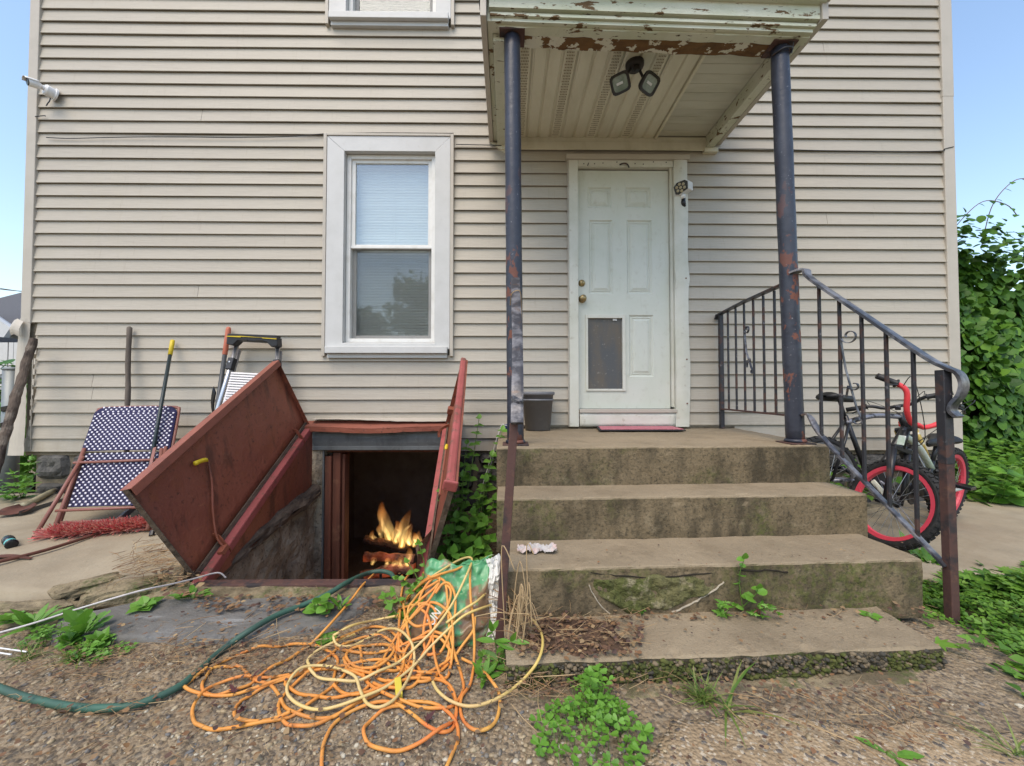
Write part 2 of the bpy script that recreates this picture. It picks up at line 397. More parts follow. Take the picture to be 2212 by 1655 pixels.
M['hatch'] = mat('rusty_brown_steel', (.25, .078, .045), .55, layers=[
    dict(s=2.2, lo=.42, hi=.70, c=(.185, .054, .036), f=.85), dict(s=9, lo=.5, hi=.72, c=(.24, .075, .028), f=.6),
    dict(s=34, lo=.58, hi=.70, c=(.055, .02, .014), f=.8), dict(s=5, st=(1, 1.6, .5), lo=.55, hi=.66, c=(.09, .034, .022), f=.75), dict(s=18, st=(.4, .4, 2), lo=.64, hi=.70, c=(.30, .12, .06), f=.5), dict(s=90, lo=.66, hi=.72, c=(.32, .14, .07), f=.6)], bump=[('noise', 60, .002, ONE), ('noise', 4, .016, ONE)])
M['hatchred'] = mat('faded_red_paint', (.34, .085, .08), .55, layers=[dict(s=5, lo=.42, hi=.7, c=(.22, .055, .045), f=.85), dict(s=11, lo=.56, hi=.62, c=(.15, .075, .055), f=.8), dict(s=30, lo=.6, hi=.68, c=(.14, .06, .035), f=.8)], bump=[('noise', 40, .001, ONE)])
M['hatchlip'] = mat('rusty_lip', (.26, .085, .055), .6, layers=[dict(s=6, lo=.42, hi=.7, c=(.17, .06, .04), f=.8), dict(s=30, lo=.6, hi=.7, c=(.08, .04, .03), f=.8)], bump=[('noise', 40, .001, ONE)])
M['galv'] = mat('grimy_galvanised', (.17, .18, .18), .6, .3, layers=[dict(s=7, st=(1, 1, .4), lo=.45, hi=.7, c=(.07, .07, .065), f=.8), dict(s=30, lo=.6, hi=.75, c=(.32, .32, .31), f=.6)])
M['oldwood'] = mat('red_brown_frame_wood', (.17, .06, .035), .75, layers=[dict(s=24, st=(1, 1, .07), lo=.45, hi=.7, c=(.075, .03, .02), f=.9), dict(s=8, lo=.56, hi=.7, c=(.26, .13, .07), f=.6)], bump=[('noise', 24, .006, (1, 1, .07))])
M['rotwood'] = mat('rotten_sill_wood', (.12, .085, .06), .95, layers=[dict(s=20, st=(1, .2, 1), lo=.45, hi=.7, c=(.035, .025, .02), f=.9), dict(s=30, lo=.58, hi=.7, c=(.18, .13, .09), f=.7)], bump=[('noise', 18, .02, (1, .25, 1))])
M['cellar'] = mat('sooty_cellar_plaster', (.15, .14, .14), .95, layers=[dict(s=3, lo=.4, hi=.7, c=(.08, .074, .07), f=.8)], bump=[('noise', 12, .02, ONE)])
# ------------------------------------------------------------------ ground
HX0, HX1 = -4.04, 3.86            # house corners
PIT = (-1.56, -0.44, -1.36)       # cellar entrance pit: x0, x1, front y
GZ = 0.03
def gz(x, y):
    z = GZ+0.012*fbm((x, y, 3.0), 1.3, 3)+0.004*fbm((x, y, 1.0), 9, 2)
    if x > 1.9 and y < -1.45: z += min((x-1.9)*0.05, .06)
    return z
def ground_sheet():
    m = MB(); xs = np.concatenate([[-400, -60, -12, -6.5], np.arange(-4.8, 5.0, .04), [6.5, 12, 60, 400]])
    ys = np.concatenate([[-400, -60, -12, -5], np.arange(-3.6, .021, .04)])
    nx, ny = len(xs), len(ys)
    for x in xs:
        for y in ys:
            m.v.append(Vector((x, y, gz(x, y) if abs(x) < 5 and y > -4 else GZ-.01)))
    for i in range(nx-1):
        for j in range(ny-1):
            cx, cy = (xs[i]+xs[i+1])/2, (ys[j]+ys[j+1])/2
            if PIT[0]-.03 < cx < PIT[1]+.03 and cy > PIT[2]-.03: continue
            a = i*ny+j
            m.f.append((a, a+ny, a+ny+1, a+1))
    # beyond the house front, left and right and behind
    for x0, x1, y0, y1 in ((-400, HX0+.2, .0, 9), (HX1-.2, 400, .0, 9), (-400, 400, 9, 600)):
        m.quad((x0, y0, GZ-.012), (x1, y0, GZ-.012), (x1, y1, GZ-.012), (x0, y1, GZ-.012))
    return m
o = ground_sheet().build('ground', M['earth'], smooth=True)
tag(o, kind='structure')

def sheet(name, poly, matl, zf, res=.05, thick=.12, rim=.012):
    """a slab with an uneven edge over a convex outline, listed anticlockwise"""
    m = MB(); P = [Vector((p[0], p[1], 0)) for p in poly]
    c = sum(P, Vector())/len(P); ring = []
    for i in range(len(P)):
        a, b = P[i], P[(i+1) % len(P)]; n = max(2, int((b-a).length/res))
        for k in range(n):
            p = a.lerp(b, k/n)
            d = fbm((p.x, p.y, 7.7), 5, 4)*rim
            p = p+(p-c).normalized()*d
            ring.append(p)
    n = len(ring); layers = 14
    for l in range(layers+1):
        t = 1-l/layers
        for p in ring:
            q = c.lerp(p, t); m.v.append(Vector((q.x, q.y, zf(q.x, q.y)-(0.006 if l == 0 else 0)+.004*fbm((q.x, q.y, 0), 6, 3))))
    for l in range(layers):
        for k in range(n):
            k2 = (k+1) % n
            m.f.append((l*n+k, l*n+k2, (l+1)*n+k2, (l+1)*n+k))
    b = len(m.v)
    for p in ring: m.v.append(Vector((p.x, p.y, zf(p.x, p.y)-thick)))
    for k in range(n):
        k2 = (k+1) % n
        m.f.append((b+k, b+k2, k2, k))
    o = m.build(name, matl, smooth=True)
    tag(o, kind='structure')
    return o
def slab_z(x, y):
    return 0.19+0.045*y+.004*math.sin(x*3)-max(0, -y-1.2)*.03+max(0, y)*.3
# left walk beside the cellar entrance
sheet('left_walk', [(-5.2, -1.02), (-4.3, -1.22), (-2.75, -1.47), (-2.05, -1.52), (-1.66, -1.30), (-1.60, -.7), (-1.60, -.005), (-5.2, -.005)], M['slab'], slab_z, rim=.03)
sheet('left_walk_border', [(-3.6, -1.82), (-2.5, -1.72), (-1.98, -1.60), (-2.08, -1.535), (-2.76, -1.485), (-4.31, -1.235), (-5.2, -1.03), (-5.2, -1.6)], M['curb'], lambda x, y: slab_z(x, y)-.04, rim=.02)
# loose stone lumps where the walk has broken away next to the hatch
sheet('slate_flagstone', [(-1.93, -1.62), (-1.80, -1.76), (-1.20, -1.78), (-.72, -1.70), (-.62, -1.47), (-1.50, -1.455), (-1.72, -1.50)], M['slate'], lambda x, y: .062+.02*(y+1.6), rim=.02, thick=.05)
# right walk under the bicycles
RW = [(1.75, -1.33), (2.6, -1.36), (3.6, -1.42), (5.2, -1.40), (5.0, -.62), (4.2, -.12), (4.05, .1), (3.6, .1), (1.75, -.005)]
sheet('right_walk', RW, M['slab'], lambda x, y: .088+.012*y+.004*x, rim=.015)
def rw_z(x, y): return .088+.012*y+.004*x
# worn concrete apron in front of the stairs
sheet('worn_apron', [(.22, -2.75), (.9, -3.25), (2.3, -2.95), (1.55, -2.22), (1.25, -2.13), (.50, -2.145), (.36, -2.3)], M['sand'], lambda x, y: gz(x, y)+.012, rim=.05, thick=.04)

# ------------------------------------------------------------------ house
S = 255.0
house = thing('house', (0, 0, 0), 'two-storey house with beige vinyl siding and white door', 'house')
wall = MB()
W0, W1, W2, W3 = -1.52, -.49, .545, 1.51     # window and door openings
CO = (-1.50, -.52)                            # cellar doorway
wall.box(HX0+.03, CO[0]-.001, .0, .18, .50, 5.2) if False else None
def wallpiece(x0, x1, z0, z1): wall.box(x0, x1, 0, .14, z0, z1)
wallpiece(HX0+.03, W0, .5, 5.3); wallpiece(W0, W1, .78, 1.37); wallpiece(W0, W1, 3.17, 4.24); wallpiece(W1, W2, .78, 5.3); wallpiece(W0, W1, 5.0, 5.3)
wallpiece(W2, W3, 3.0, 5.3); wallpiece(W3, HX1-.03, .5, 5.3); wallpiece(W1, -.40, .5, .78) if False else None
wallpiece(-.47, W2, .5, .78); wallpiece(W2, W3, .5, .74)
wallo = wall.build('wall', M['mortar'], house)
# side and back walls, roof (out of the frame, they close the building)
sw = MB(); sw.box(HX0+.03, HX0+.13, .14, 8, .1, 5.3); sw.box(HX1-.13, HX1-.03, .14, 8, .1, 5.3); sw.box(HX0+.03, HX1-.03, 8, 8.1, .1, 5.3)
sw.build('side_wall', M['siding'], house)
rf = MB(); xm = (HX0+HX1)/2
rf.prism([(HX0-.2, -.25, 5.3), (HX1+.2, -.25, 5.3), (xm, -.25, 7.6)], (0, 8.6, 0)); rf.build('roof', M['stone'], house)
iw = MB(); iw.box(HX0+.2, HX1-.2, 1.6, 1.62, .75, 5.2); iw.build('inner_wall', M['boards'], house)
fl = MB(); fl.box(HX0+.15, HX1-.15, .02, 8, .64, .72); fl.build('floor', M['oldwood'], house)
fl = MB(); fl.box(HX0+.15, HX1-.15, .15, 8, 3.5, 3.6); fl.build('floor', M['oldwood'], house)

# siding: every course a plank, split at the openings
EXPO, Z0 = .1074, .534
openings = [(-1.553, -.455, 1.335, 3.216), (-1.553, -.455, 4.17, 9), (.515, 1.530, .60, 3.06), (-1.66, -.385, 0, .775), (-.02, 1.93, 0, .735)]
def plank(x0, x1, zb, zt, za, zc):
    """cross-section of one course between za and zc (zb its butt edge), run from x0 to x1"""
    n = max(1, int((x1-x0)/.35)); m = MB(); h = zt-zb
    def yy(z): return -.022+.017*(z-zb)/h
    prof = [(-.004, za), (yy(za), za), (yy(za+(zc-za)*.5), za+(zc-za)*.5), (yy(zc), zc)]
    if abs(za-zb) < 1e-6: prof = [(-.004, za+.004), (-.015, za+.003), (-.0195, za-.003), (yy(za)-.001, za), (yy(za+.02), za+.02), (yy(zc), zc)]
    for i in range(n+1):
        x = x0+(x1-x0)*i/n
        w = .0022*fbm((x, zb*9, 1.5), .9, 2); wz = .0025*fbm((x, zb*5, 4), .6, 2)
        for y, z in prof: m.v.append(Vector((x, y+w, z+wz)))
    k = len(prof)
    for i in range(n):
        for j in range(k-1):
            a = i*k+j
            m.f.append((a, a+k, a+k+1, a+1))
    for e in (0, n): m.f.append(tuple(e*k+j for j in range(k)) if e == 0 else tuple(e*k+j for j in range(k))[::-1])
    return m.build('siding_plank', M['siding'], wallo, smooth=False)
k = 0
while True:
    zb = Z0+EXPO*k; zt = zb+EXPO; k += 1
    if zb > 5.0: break
    x0h = HX0+.045 if zb > 1.55 else (-3.935+.012*math.sin(zb*21) if zb > .72 else -3.935-(.75-zb)*.45)
    segs = [(x0h, HX1-.045, zb, zt)]
    for (a, b, c, d) in openings:
        new = []
        for (x0, x1, z0, z1) in segs:
            if x1 <= a or x0 >= b or z1 <= c+.002 or z0 >= d-.002: new.append((x0, x1, z0, z1)); continue
            if x0 < a: new.append((x0, a, z0, z1))
            if x1 > b: new.append((b, x1, z0, z1))
            if z0 < c-.004: new.append((max(a, x0), min(b, x1), z0, c))
            if z1 > d+.004: new.append((max(a, x0), min(b, x1), d, z1))
        segs = new
    for (x0, x1, z0, z1) in segs:
        if x1-x0 < .01: continue
        cut = None
        if k in (5, 6): cut = -3.458
        elif k in (13, 27): cut = -2.6
        elif k in (19, 33): cut = 2.75
        if cut and x0 < cut-.2 and x1 > cut+.2:
            plank(x0, cut-.0015, zb, zt, z0, z1); plank(cut+.0015, x1, zb, zt, z0, z1)
        else: plank(x0, x1, zb, zt, z0, z1)

# corner posts
cp = MB(); cp.box(HX0-.005, HX0+.075, -.032, .06, 1.60, 5.3); cp.build('corner_post', M['trimbeige'], house, bevel=.004)
cp = MB(); cp.box(HX1-.09, HX1+.005, -.032, .06, .48, 3.60); cp.build('corner_post', M['trimbeige'], house, bevel=.004)
cp = MB(); cp.box(HX1-.092, HX1+.007, -.034, .06, 3.585, 5.3); cp.build('corner_post', M['trimbeige'], house, bevel=.004)
# broken lower corner trim: peeled outwards at the foot
def loosetrim(u, v):
    z = 1.64-u*1.13; wd_ = .085+.045*u
    x = HX0-.012-.022*u-.012*math.sin(u*5)+v*wd_; y = -.036-.05*u*u+.02*abs(v-.5)
    if v > .99 and .2 < u < .95: x -= .012*abs(math.sin(u*40))
    return (x, y, z)
m = MB().grid(loosetrim, 26, 5); o = solid(m.build('corner_trim', M['trimbeige'], house, smooth=False), .003); tag(o, 'torn beige corner trim peeled away at the foot')
def flapbit(u, v):
    return (HX0-.03+v*.075, -.05-.03*math.sin(u*2.4), 1.62-u*.13+.012*math.sin(v*5))
m = MB().grid(flapbit, 6, 3); solid(m.build('corner_trim', M['trimbeige'], house), .003)
# nailing flange hanging free next to the planks
m = MB()
for i in range(10): m.box(HX0+.115-.004*i, HX0+.129-.004*i, -.03, -.027, 1.34-i*.085, 1.39-i*.085)
m.box(HX0+.100, HX0+.104, -.03, -.026, .55, 1.42)
m.build('nailing_flange', M['trimbeige'], house)

# foundation: dark field stones in mortar
def stonewall(x0, x1, z0, z1, seed, y=-.01):
    rnd = random.Random(seed)
    base = MB(); base.box(x0, x1, y+.03, y+.2, z0, z1); b = base.build('foundation_wall', M['mortar'], house)
    z = z0
    while z < z1-.03:
        h = min(rnd.uniform(.14, .22), z1-z)
        if z1-z-h < .06: h = z1-z
        x = x0
        while x < x1-.02:
            w = min(rnd.uniform(.16, .36), x1-x)
            if x1-x-w < .08: w = x1-x
            g = .011; m = MB()
            cx, cz = x+w/2, z+h/2; sd = rnd.uniform(0, 99)
            def fn(u, v):
                a, c = u*2-1, v*2-1
                ex = (w/2-g)*a*(1-.12*c*c); ez = (h/2-g)*c*(1-.14*a*a)
                q = max(abs(a), abs(c))
                yo = y-.025*(1-q**3)+.012+.02*fbm((a*2+sd, c*2, sd), 1, 3)
                if q > .99: yo = y+.035
                return (cx+ex+.01*fbm((a+sd, c, 2), 2, 2), yo, cz+ez)
            m.grid(fn, 7, 6); o = m.build('stone', M['stone'], b, smooth=False)
            x += w
        z += h
stonewall(HX0+.1, -1.62, .12, .535, 3)
stonewall(-.44, -.03, .0, .535, 5)
stonewall(1.80, HX1-.05, .0, .52, 8)

# ---- window with blind
glassm = bpy.data.materials.new('window_glass'); glassm.use_nodes = True
nt = glassm.node_tree; nt.nodes.remove(nt.nodes['Principled BSDF'])
tr = nt.nodes.new('ShaderNodeBsdfTransparent'); tr.inputs[0].default_value = (.86, .89, .88, 1)
gl = nt.nodes.new('ShaderNodeBsdfGlossy'); gl.inputs['Roughness'].default_value = .03; gl.inputs[0].default_value = (.9, .93, .95, 1)
ms = nt.nodes.new('ShaderNodeMixShader'); ms.inputs[0].default_value = .15
nt.links.new(tr.outputs[0], ms.inputs[1]); nt.links.new(gl.outputs[0], ms.inputs[2]); nt.links.new(ms.outputs[0], nt.nodes['Material Output'].inputs[0])
M['glass'] = glassm
screen = bpy.data.materials.new('insect_screen'); screen.use_nodes = True
nt = screen.node_tree; pb = nt.nodes['Principled BSDF']; pb.inputs['Base Color'].default_value = (.05, .05, .05, 1); pb.inputs['Roughness'].default_value = .6
tr = nt.nodes.new('ShaderNodeBsdfTransparent'); ms = nt.nodes.new('ShaderNodeMixShader'); ms.inputs[0].default_value = .25
nt.links.new(tr.outputs[0], ms.inputs[1]); nt.links.new(pb.outputs[0], ms.inputs[2]); nt.links.new(ms.outputs[0], nt.nodes['Material Output'].inputs[0])
M['screen'] = screen

def window(zb, zt, label):
    """outer casing from zb to zt"""
    X0, X1 = -1.553, -.455
    w = bpy.data.objects.new('window', None); COL.objects.link(w); w.parent = house; w['label'] = label
    yf = -.052
    # J-channel
    m = MB()
    m.box(X0, X0+.028, yf+.006, 0, zb-.01, zt); m.box(X1-.028, X1, yf+.006, 0, zb-.01, zt); m.box(X0+.028, X1-.028, yf+.006, 0, zt-.02, zt)
    m.build('channel_trim', M['trimbeige'], w, bevel=.003)
    ix0, ix1, iz0, iz1 = -1.378, -.612, zb+.115, zt-.150
    a0, a1, b1 = X0+.03, X1-.03, zt-.022
    t = yf+.014
    for poly in ([(a0, t, b1), (a1, t, b1), (ix1, t, iz1), (ix0, t, iz1)], [(a0, t-.003, zb+.05), (a0, t-.003, b1-.004), (ix0, t-.003, iz1-.002), (ix0, t-.003, zb+.05)], [(a1, t-.003, zb+.05), (ix1, t-.003, zb+.05), (ix1, t-.003, iz1-.002), (a1, t-.003, b1-.004)]):
        mm = MB().prism(poly, (0, .012, 0)); mm.build('casing', M['white'], w, bevel=.002)
    # reveal
    m = MB(); d = .06
    m.box(ix0-.012, ix0, t+.012, d, iz0, iz1); m.box(ix1, ix1+.012, t+.012, d, iz0, iz1); m.box(ix0, ix1, t+.012, d, iz1, iz1+.012)
    m.build('reveal', M['white'], w)
    m = MB(); m.prism([(ix0-.01, d, zb+.125), (ix0-.01, d, zb+.08), (ix0-.01, t-.005, zb+.05), (ix0-.01, t-.005, zb+.10)], (ix1-ix0+.02, 0, 0)); m.build('sill', M['white'], w, bevel=.002)
    m = MB(); m.box(X0+.045, X1-.045, yf-.03, t+.01, zb+.012, zb+.068); m.build('sill', M['white'], w, bevel=.004)
    m = MB(); m.box(X0+.05, X1-.05, yf+.006, -.0, zb-.024, zb+.010); m.build('sill_apron', M['white'], w, bevel=.002)
    # vinyl frame
    fx0, fx1, fz0, fz1 = ix0+.003, ix1-.003, zb+.115, iz1-.003
    m = MB()
    m.box(fx0, fx0+.035, .012, .1, fz0, fz1); m.box(fx1-.035, fx1, .012, .1, fz0, fz1); m.box(fx0+.035, fx1-.035, .012, .1, fz1-.035, fz1); m.box(fx0+.035, fx1-.035, .012, .1, fz0, fz0+.03)
    m.build('frame', M['vinylframe'], w, bevel=.003)
    zm = fz0+(fz1-fz0)*.508
    def sash(z0, z1, y, x0, x1, st):
        q = MB(); q.box(x0, x0+st, y, y+.028, z0, z1); q.box(x1-st, x1, y, y+.028, z0, z1); q.box(x0+st, x1-st, y, y+.028, z1-st, z1); q.box(x0+st, x1-st, y, y+.028, z0, z0+st)
        q.build('sash', M['vinylframe'], w, bevel=.003)
        g = MB(); g.box(x0+st-.004, x1-st+.004, y+.012, y+.015, z0+st-.004, z1-st+.004); g.build('pane', M['glass'], w)
    sash(zm-.012, fz1-.03, .030, fx0+.034, fx1-.034, .034)
    sash(fz0+.028, zm+.02, .062, fx0+.034, fx1-.034, .034)
    q = MB(); q.box(fx0+.04, fx1-.04, .046, .048, fz0+.03, zm-.016); q.build('insect_screen', M['screen'], w)
    q = MB(); q.box(fx0+.036, fx1-.036, .020, .0295, zm-.014, zm+.006); q.build('lock_rail', M['vinylframe'], w, bevel=.002)
    # blind
    n = 0; z = fz0+.05
    sm = MB(); L = fx1-fx0-.10
    sm.grid(lambda u, v: (-L/2+L*u, -.010*math.cos((v-.5)*1.9)*1.0+.012*(v-.5)*.4, .0145*(v*2-1)), 1, 4)
    so = sm.build('blind_slat', M['blind'], None, smooth=True); me = so.data; bpy.data.objects.remove(so)
    while z < fz1-.06 and z < 4.6:
        o = bpy.data.objects.new('blind_slat', me); COL.objects.link(o); o.parent = w
        o.location = ((fx0+fx1)/2, .128, z); o.rotation_euler = (R(random.uniform(-4, 4)), R(random.uniform(-.15, .15)), 0)
        z += .0245; n += 1
    q = MB()
    for xx in (.1, .5, .9): q.box(fx0+(fx1-fx0)*xx-.0015, fx0+(fx1-fx0)*xx+.0015, .108, .110, fz0+.05, min(z, fz1-.05))
    q.build('blind_cord', M['blind'], w)
    q = MB(); q.box(fx0+.05, fx1-.05, .11, .15, fz1-.075, fz1-.04); q.build('blind_rail', M['blind'], w)
    return w
window(1.335, 3.216, 'ground-floor sash window with closed blind in pale casing')
window(4.17, 6.05-.95, 'upper window, only its sill in view')
# ---- door
DX0, DX1, DZ0, DZ1 = .604, 1.388, .885, 2.935
door = bpy.data.objects.new('door', None); COL.objects.link(door); door.parent = house; door['label'] = 'white six-panel door with a pet flap'
YD = .005
# panels: x fractions and heights in wall coordinates
PN = [(.690, .895, 2.61, 2.79), (1.016, 1.235, 2.61, 2.79), (.700, .905, 1.865, 2.505), (1.025, 1.245, 1.865, 2.505), (1.040, 1.250, 1.155, 1.685)]
PET = (.672, 1.005, 1.035, 1.685)
def door_slab():
    xs = sorted(set([DX0, DX1]+[p[0] for p in PN]+[p[1] for p in PN]+[PET[0], PET[1]]))
    zs = sorted(set([DZ0, DZ1]+[p[2] for p in PN]+[p[3] for p in PN]+[PET[2], PET[3]]))
    m = MB()
    for i in range(len(xs)-1):
        for j in range(len(zs)-1):
            cx, cz = (xs[i]+xs[i+1])/2, (zs[j]+zs[j+1])/2
            if any(p[0] < cx < p[1] and p[2] < cz < p[3] for p in PN+[PET]): continue
            m.quad((xs[i], YD, zs[j]), (xs[i+1], YD, zs[j]), (xs[i+1], YD, zs[j+1]), (xs[i], YD, zs[j+1]))
    m.box(DX0, DX1, YD+.03, YD+.045, DZ0, DZ1)
    m.quad((DX0, YD, DZ0), (DX0, YD+.03, DZ0), (DX1, YD+.03, DZ0), (DX1, YD, DZ0))
    return m
door_slab().build('slab', M['doorpaint'], door)
for (x0, x1, z0, z1) in PN:
    m = MB()
    rings = [(0, 0), (.012, .012), (.020, .012), (.026, .007), (.030, .012), (.052, .003)]
    for k in range(len(rings)-1):
        a, ya = rings[k]; b, yb = rings[k+1]
        A = [(x0+a, YD+ya, z0+a), (x1-a, YD+ya, z0+a), (x1-a, YD+ya, z1-a), (x0+a, YD+ya, z1-a)]
        B = [(x0+b, YD+yb, z0+b), (x1-b, YD+yb, z0+b), (x1-b, YD+yb, z1-b), (x0+b, YD+yb, z1-b)]
        for i in range(4):
            j = (i+1) % 4; m.quad(A[i], A[j], B[j], B[i])
    b, yb = rings[-1]
    m.quad((x0+b, YD+yb, z0+b), (x1-b, YD+yb, z0+b), (x1-b, YD+yb, z1-b), (x0+b, YD+yb, z1-b))
    m.build('panel', M['doorpaint'], door)
# pet door
x0, x1, z0, z1 = PET
m = MB(); t = .014
m.box(x0-.004, x0+t, YD-.014, YD+.03, z0, z1); m.box(x1-t-.012, x1, YD-.018, YD+.03, z0, z1); m.box(x0+t, x1-t-.012, YD-.016, YD+.03, z1-.03, z1); m.box(x0+t, x1-t-.012, YD-.012, YD+.03, z0, z0+.018)
m.build('pet_door_frame', M['doortrim'], door, bevel=.002)
m = MB().grid(lambda u, v: (x0+t+(x1-x0-2*t-.012)*u, YD+.004+.004*math.sin(u*3)+.006*math.sin(v*2.6), z0+.018+(z1-z0-.048)*v), 8, 12)
m.build('pet_flap', M['flap'], door, smooth=True)
m = MB(); m.box(.9, .935, YD-.004, YD+.0, z1-.05, z1-.034); m.build('clip', M['white'], door)
# knob and deadbolt
kx = .640
m = MB().lathe([(.0, -.062), (.016, -.062), (.027, -.052), (.029, -.042), (.022, -.030), (.013, -.026), (.013, -.010), (.033, -.007), (.033, 0)], (kx, YD, 1.82), (0, 1, 0), 24); m.build('door_knob', M['brass'], door, smooth=True)
m = MB().lathe([(.0, -.022), (.020, -.022), (.024, -.016), (.030, -.004), (.030, 0)], (kx-.004, YD, 1.957), (0, 1, 0), 24); m.build('deadbolt', M['brass'], door, smooth=True)
m = MB().box(kx-.006, kx-.002, YD-.024, YD-.0215, 1.948, 1.966); m.build('keyhole', M['hole'], door)
# casing of the door
cas = bpy.data.objects.new('door_frame', None); COL.objects.link(cas); cas.parent = house
def bent(u, v, x0, x1, z0, z1, amp, yb=-.046):
    z = z0+(z1-z0)*v
    k = amp*(math.exp(-((z-1.98)/.06)**2)*.5+.35*fbm((z*2.1, 3, 5), 1, 2)+.25*math.exp(-((z-1.2)/.3)**2))
    return (x0+(x1-x0)*u+k*.35*(u*.7+.3), yb-k*.35*(1-u)-.010*math.sin(u*math.pi)*(amp > .02), z)
m = MB().box(.520, .600, -.045, .05, .735, 3.0); m.build('casing', M['doortrim'], cas, bevel=.004)
m = MB().grid(lambda u, v: bent(u, v, 1.416, 1.531, .735, 3.0, .06), 5, 60)
n0 = len(m.v); m.grid(lambda u, v: (bent(1, v, 1.416, 1.531, .735, 3.0, .06)[0]+.002*u, bent(1, v, 1.416, 1.531, .735, 3.0, .06)[1]+.05*u, .735+2.265*v), 1, 60)
m.grid(lambda u, v: (bent(0, v, 1.416, 1.531, .735, 3.0, .06)[0]-.001*u, bent(0, v, 1.416, 1.531, .735, 3.0, .06)[1]+.09*u, .735+2.265*v), 1, 60)
o = m.build('casing', M['doortrim'], cas, smooth=True); tag(o, 'dented right-hand door casing')
m = MB().box(.602, 1.412, -.042, .05, 2.945, 3.0); m.build('casing', M['doortrim'], cas, bevel=.003)
m = MB().box(.500, 1.548, -.062, .0, 3.0, 3.042); m.box(.512, .5185, -.05, 0, .735, 3.0); m.build('head_cap', M['trimbeige'], cas, bevel=.003)
m = MB().box(1.392, 1.414, -.02, .05, .90, 2.945); m.box(.6005, .6035, -.02, .05, .90, 2.945); m.build('stop', M['doortrim'], cas)
m = MB().box(.604, 1.425, -.055, .05, .852, .882); m.build('threshold', M['trimbeige'], cas, bevel=.004)
m = MB().grid(lambda u, v: (.606+.81*u, -.040-.006*fbm((u*3, v, 2), 1.5, 2), .738+.112*v), 24, 4); solid(m.build('kick_plate', M['doortrim'], cas, smooth=True), .004)
m = MB().box(.604, 1.40, .0, .04, .8825, .8845); m.build('gap', M['hole'], cas)
# screw heads, hooks and staples left in the head casing
rnd = random.Random(4)
for i in range(9):
    m = MB().lathe([(0, -.003), (.005, -.002), (.005, 0)], (.66+i*.085+rnd.uniform(-.02, .02), -.0425, 2.975+rnd.uniform(-.012, .012)), (0, 1, 0), 8); m.build('screw', M['iron'], cas)
for z in (1.985, 1.30, .93):
    m = MB().lathe([(0, -.004), (.006, -.003), (.006, .004)], (1.505, -.058, z), (0, 1, 0), 8); m.build('screw', M['oldwood'], cas)
m = MB().tube(spline([(.952, -.05, 2.955), (.985, -.06, 2.962), (1.015, -.062, 2.952), (1.03, -.060, 2.925)], 5), .006, 6); m.build('hook', M['iron'], cas, smooth=True)
m = MB().tube(spline([(.690, -.045, 2.972), (.684, -.055, 2.955), (.678, -.05, 2.945)], 4), .0035, 6); m.build('hook', M['iron'], cas)

# ------------------------------------------------------------------ porch roof
pr = bpy.data.objects.new('porch_roof', None); COL.objects.link(pr); pr.parent = house; pr['label'] = 'porch roof with cream soffit and peeling beam'
PX0, PX1, PY = -.12, 1.80, -1.16
ZS = 3.20
# soffit panels: solid, rib, perforated; they run from the wall to the beam
sx = at_y(1131, 285, -.02).x
xw = [-.03, .065, .165, .262, .36, .46, .56, .66, .76, .86, .955, 1.055, 1.155, 1.255]
for i in range(len(xw)-1):
    a, b = xw[i], xw[i+1]; m = MB()
    d = .010
    # V-groove panel hanging below ZS
    prof = [(a, ZS+d), (a+.006, ZS+d), (a+.014, ZS), (b-.014, ZS), (b-.006, ZS+d), (b, ZS+d)]
    for x, z in prof: m.v.append(Vector((x, -.955, z+.006*math.sin(i*2.1)))); m.v.append(Vector((x, -.03, z)))
    for j in range(len(prof)-1): m.f.append((2*j, 2*j+1, 2*j+3, 2*j+2))
    o = solid(m.build('soffit_panel', M['soffit'], pr), .0015, 1)
    if i % 3 == 1:
        hm = MB(); yy = -.93; r = 0
        while yy < -.05:
            for q in range(5):
                xx = a+.024+(q+.5*(r % 2))*(b-a-.048)/5
                hm.quad((xx-.0028, yy-.006, ZS-.0015), (xx-.0028, yy+.006, ZS-.0015), (xx+.0028, yy+.006, ZS-.0015), (xx+.0028, yy-.006, ZS-.0015))
            yy += .024; r += 1
        ho = hm.build('soffit_vent_holes', M['venthole'], o); ho['kind'] = 'stuff'
m = MB().box(1.258, 1.278, -.955, -.03, ZS-.012, ZS+.02); m.build('channel_trim', M['soffit'], pr, bevel=.003)
# bare boards beside the panels
yy = -.955; rnd = random.Random(2)
while yy < -.06:
    w = .085; m = MB().box(1.280, 1.70, yy+.002, min(yy+w, -.035), ZS+.016, ZS+.03); m.build('board', M['boards'], pr, bevel=.002); yy += w
m = MB().box(-.06, 1.73, -.028, -.001, ZS-.035, ZS+.012); m.build('wall_moulding', M['soffit'], pr, bevel=.004)
m = MB().box(-.05, 1.72, -.040, -.0285, ZS-.11, ZS-.037); m.build('wall_ledger', M['soffit'], pr, bevel=.004)
deck = MB().box(PX0, PX1, PY+.05, -.0, ZS+.035, ZS+.05); deck.build('deck', M['boards'], pr)
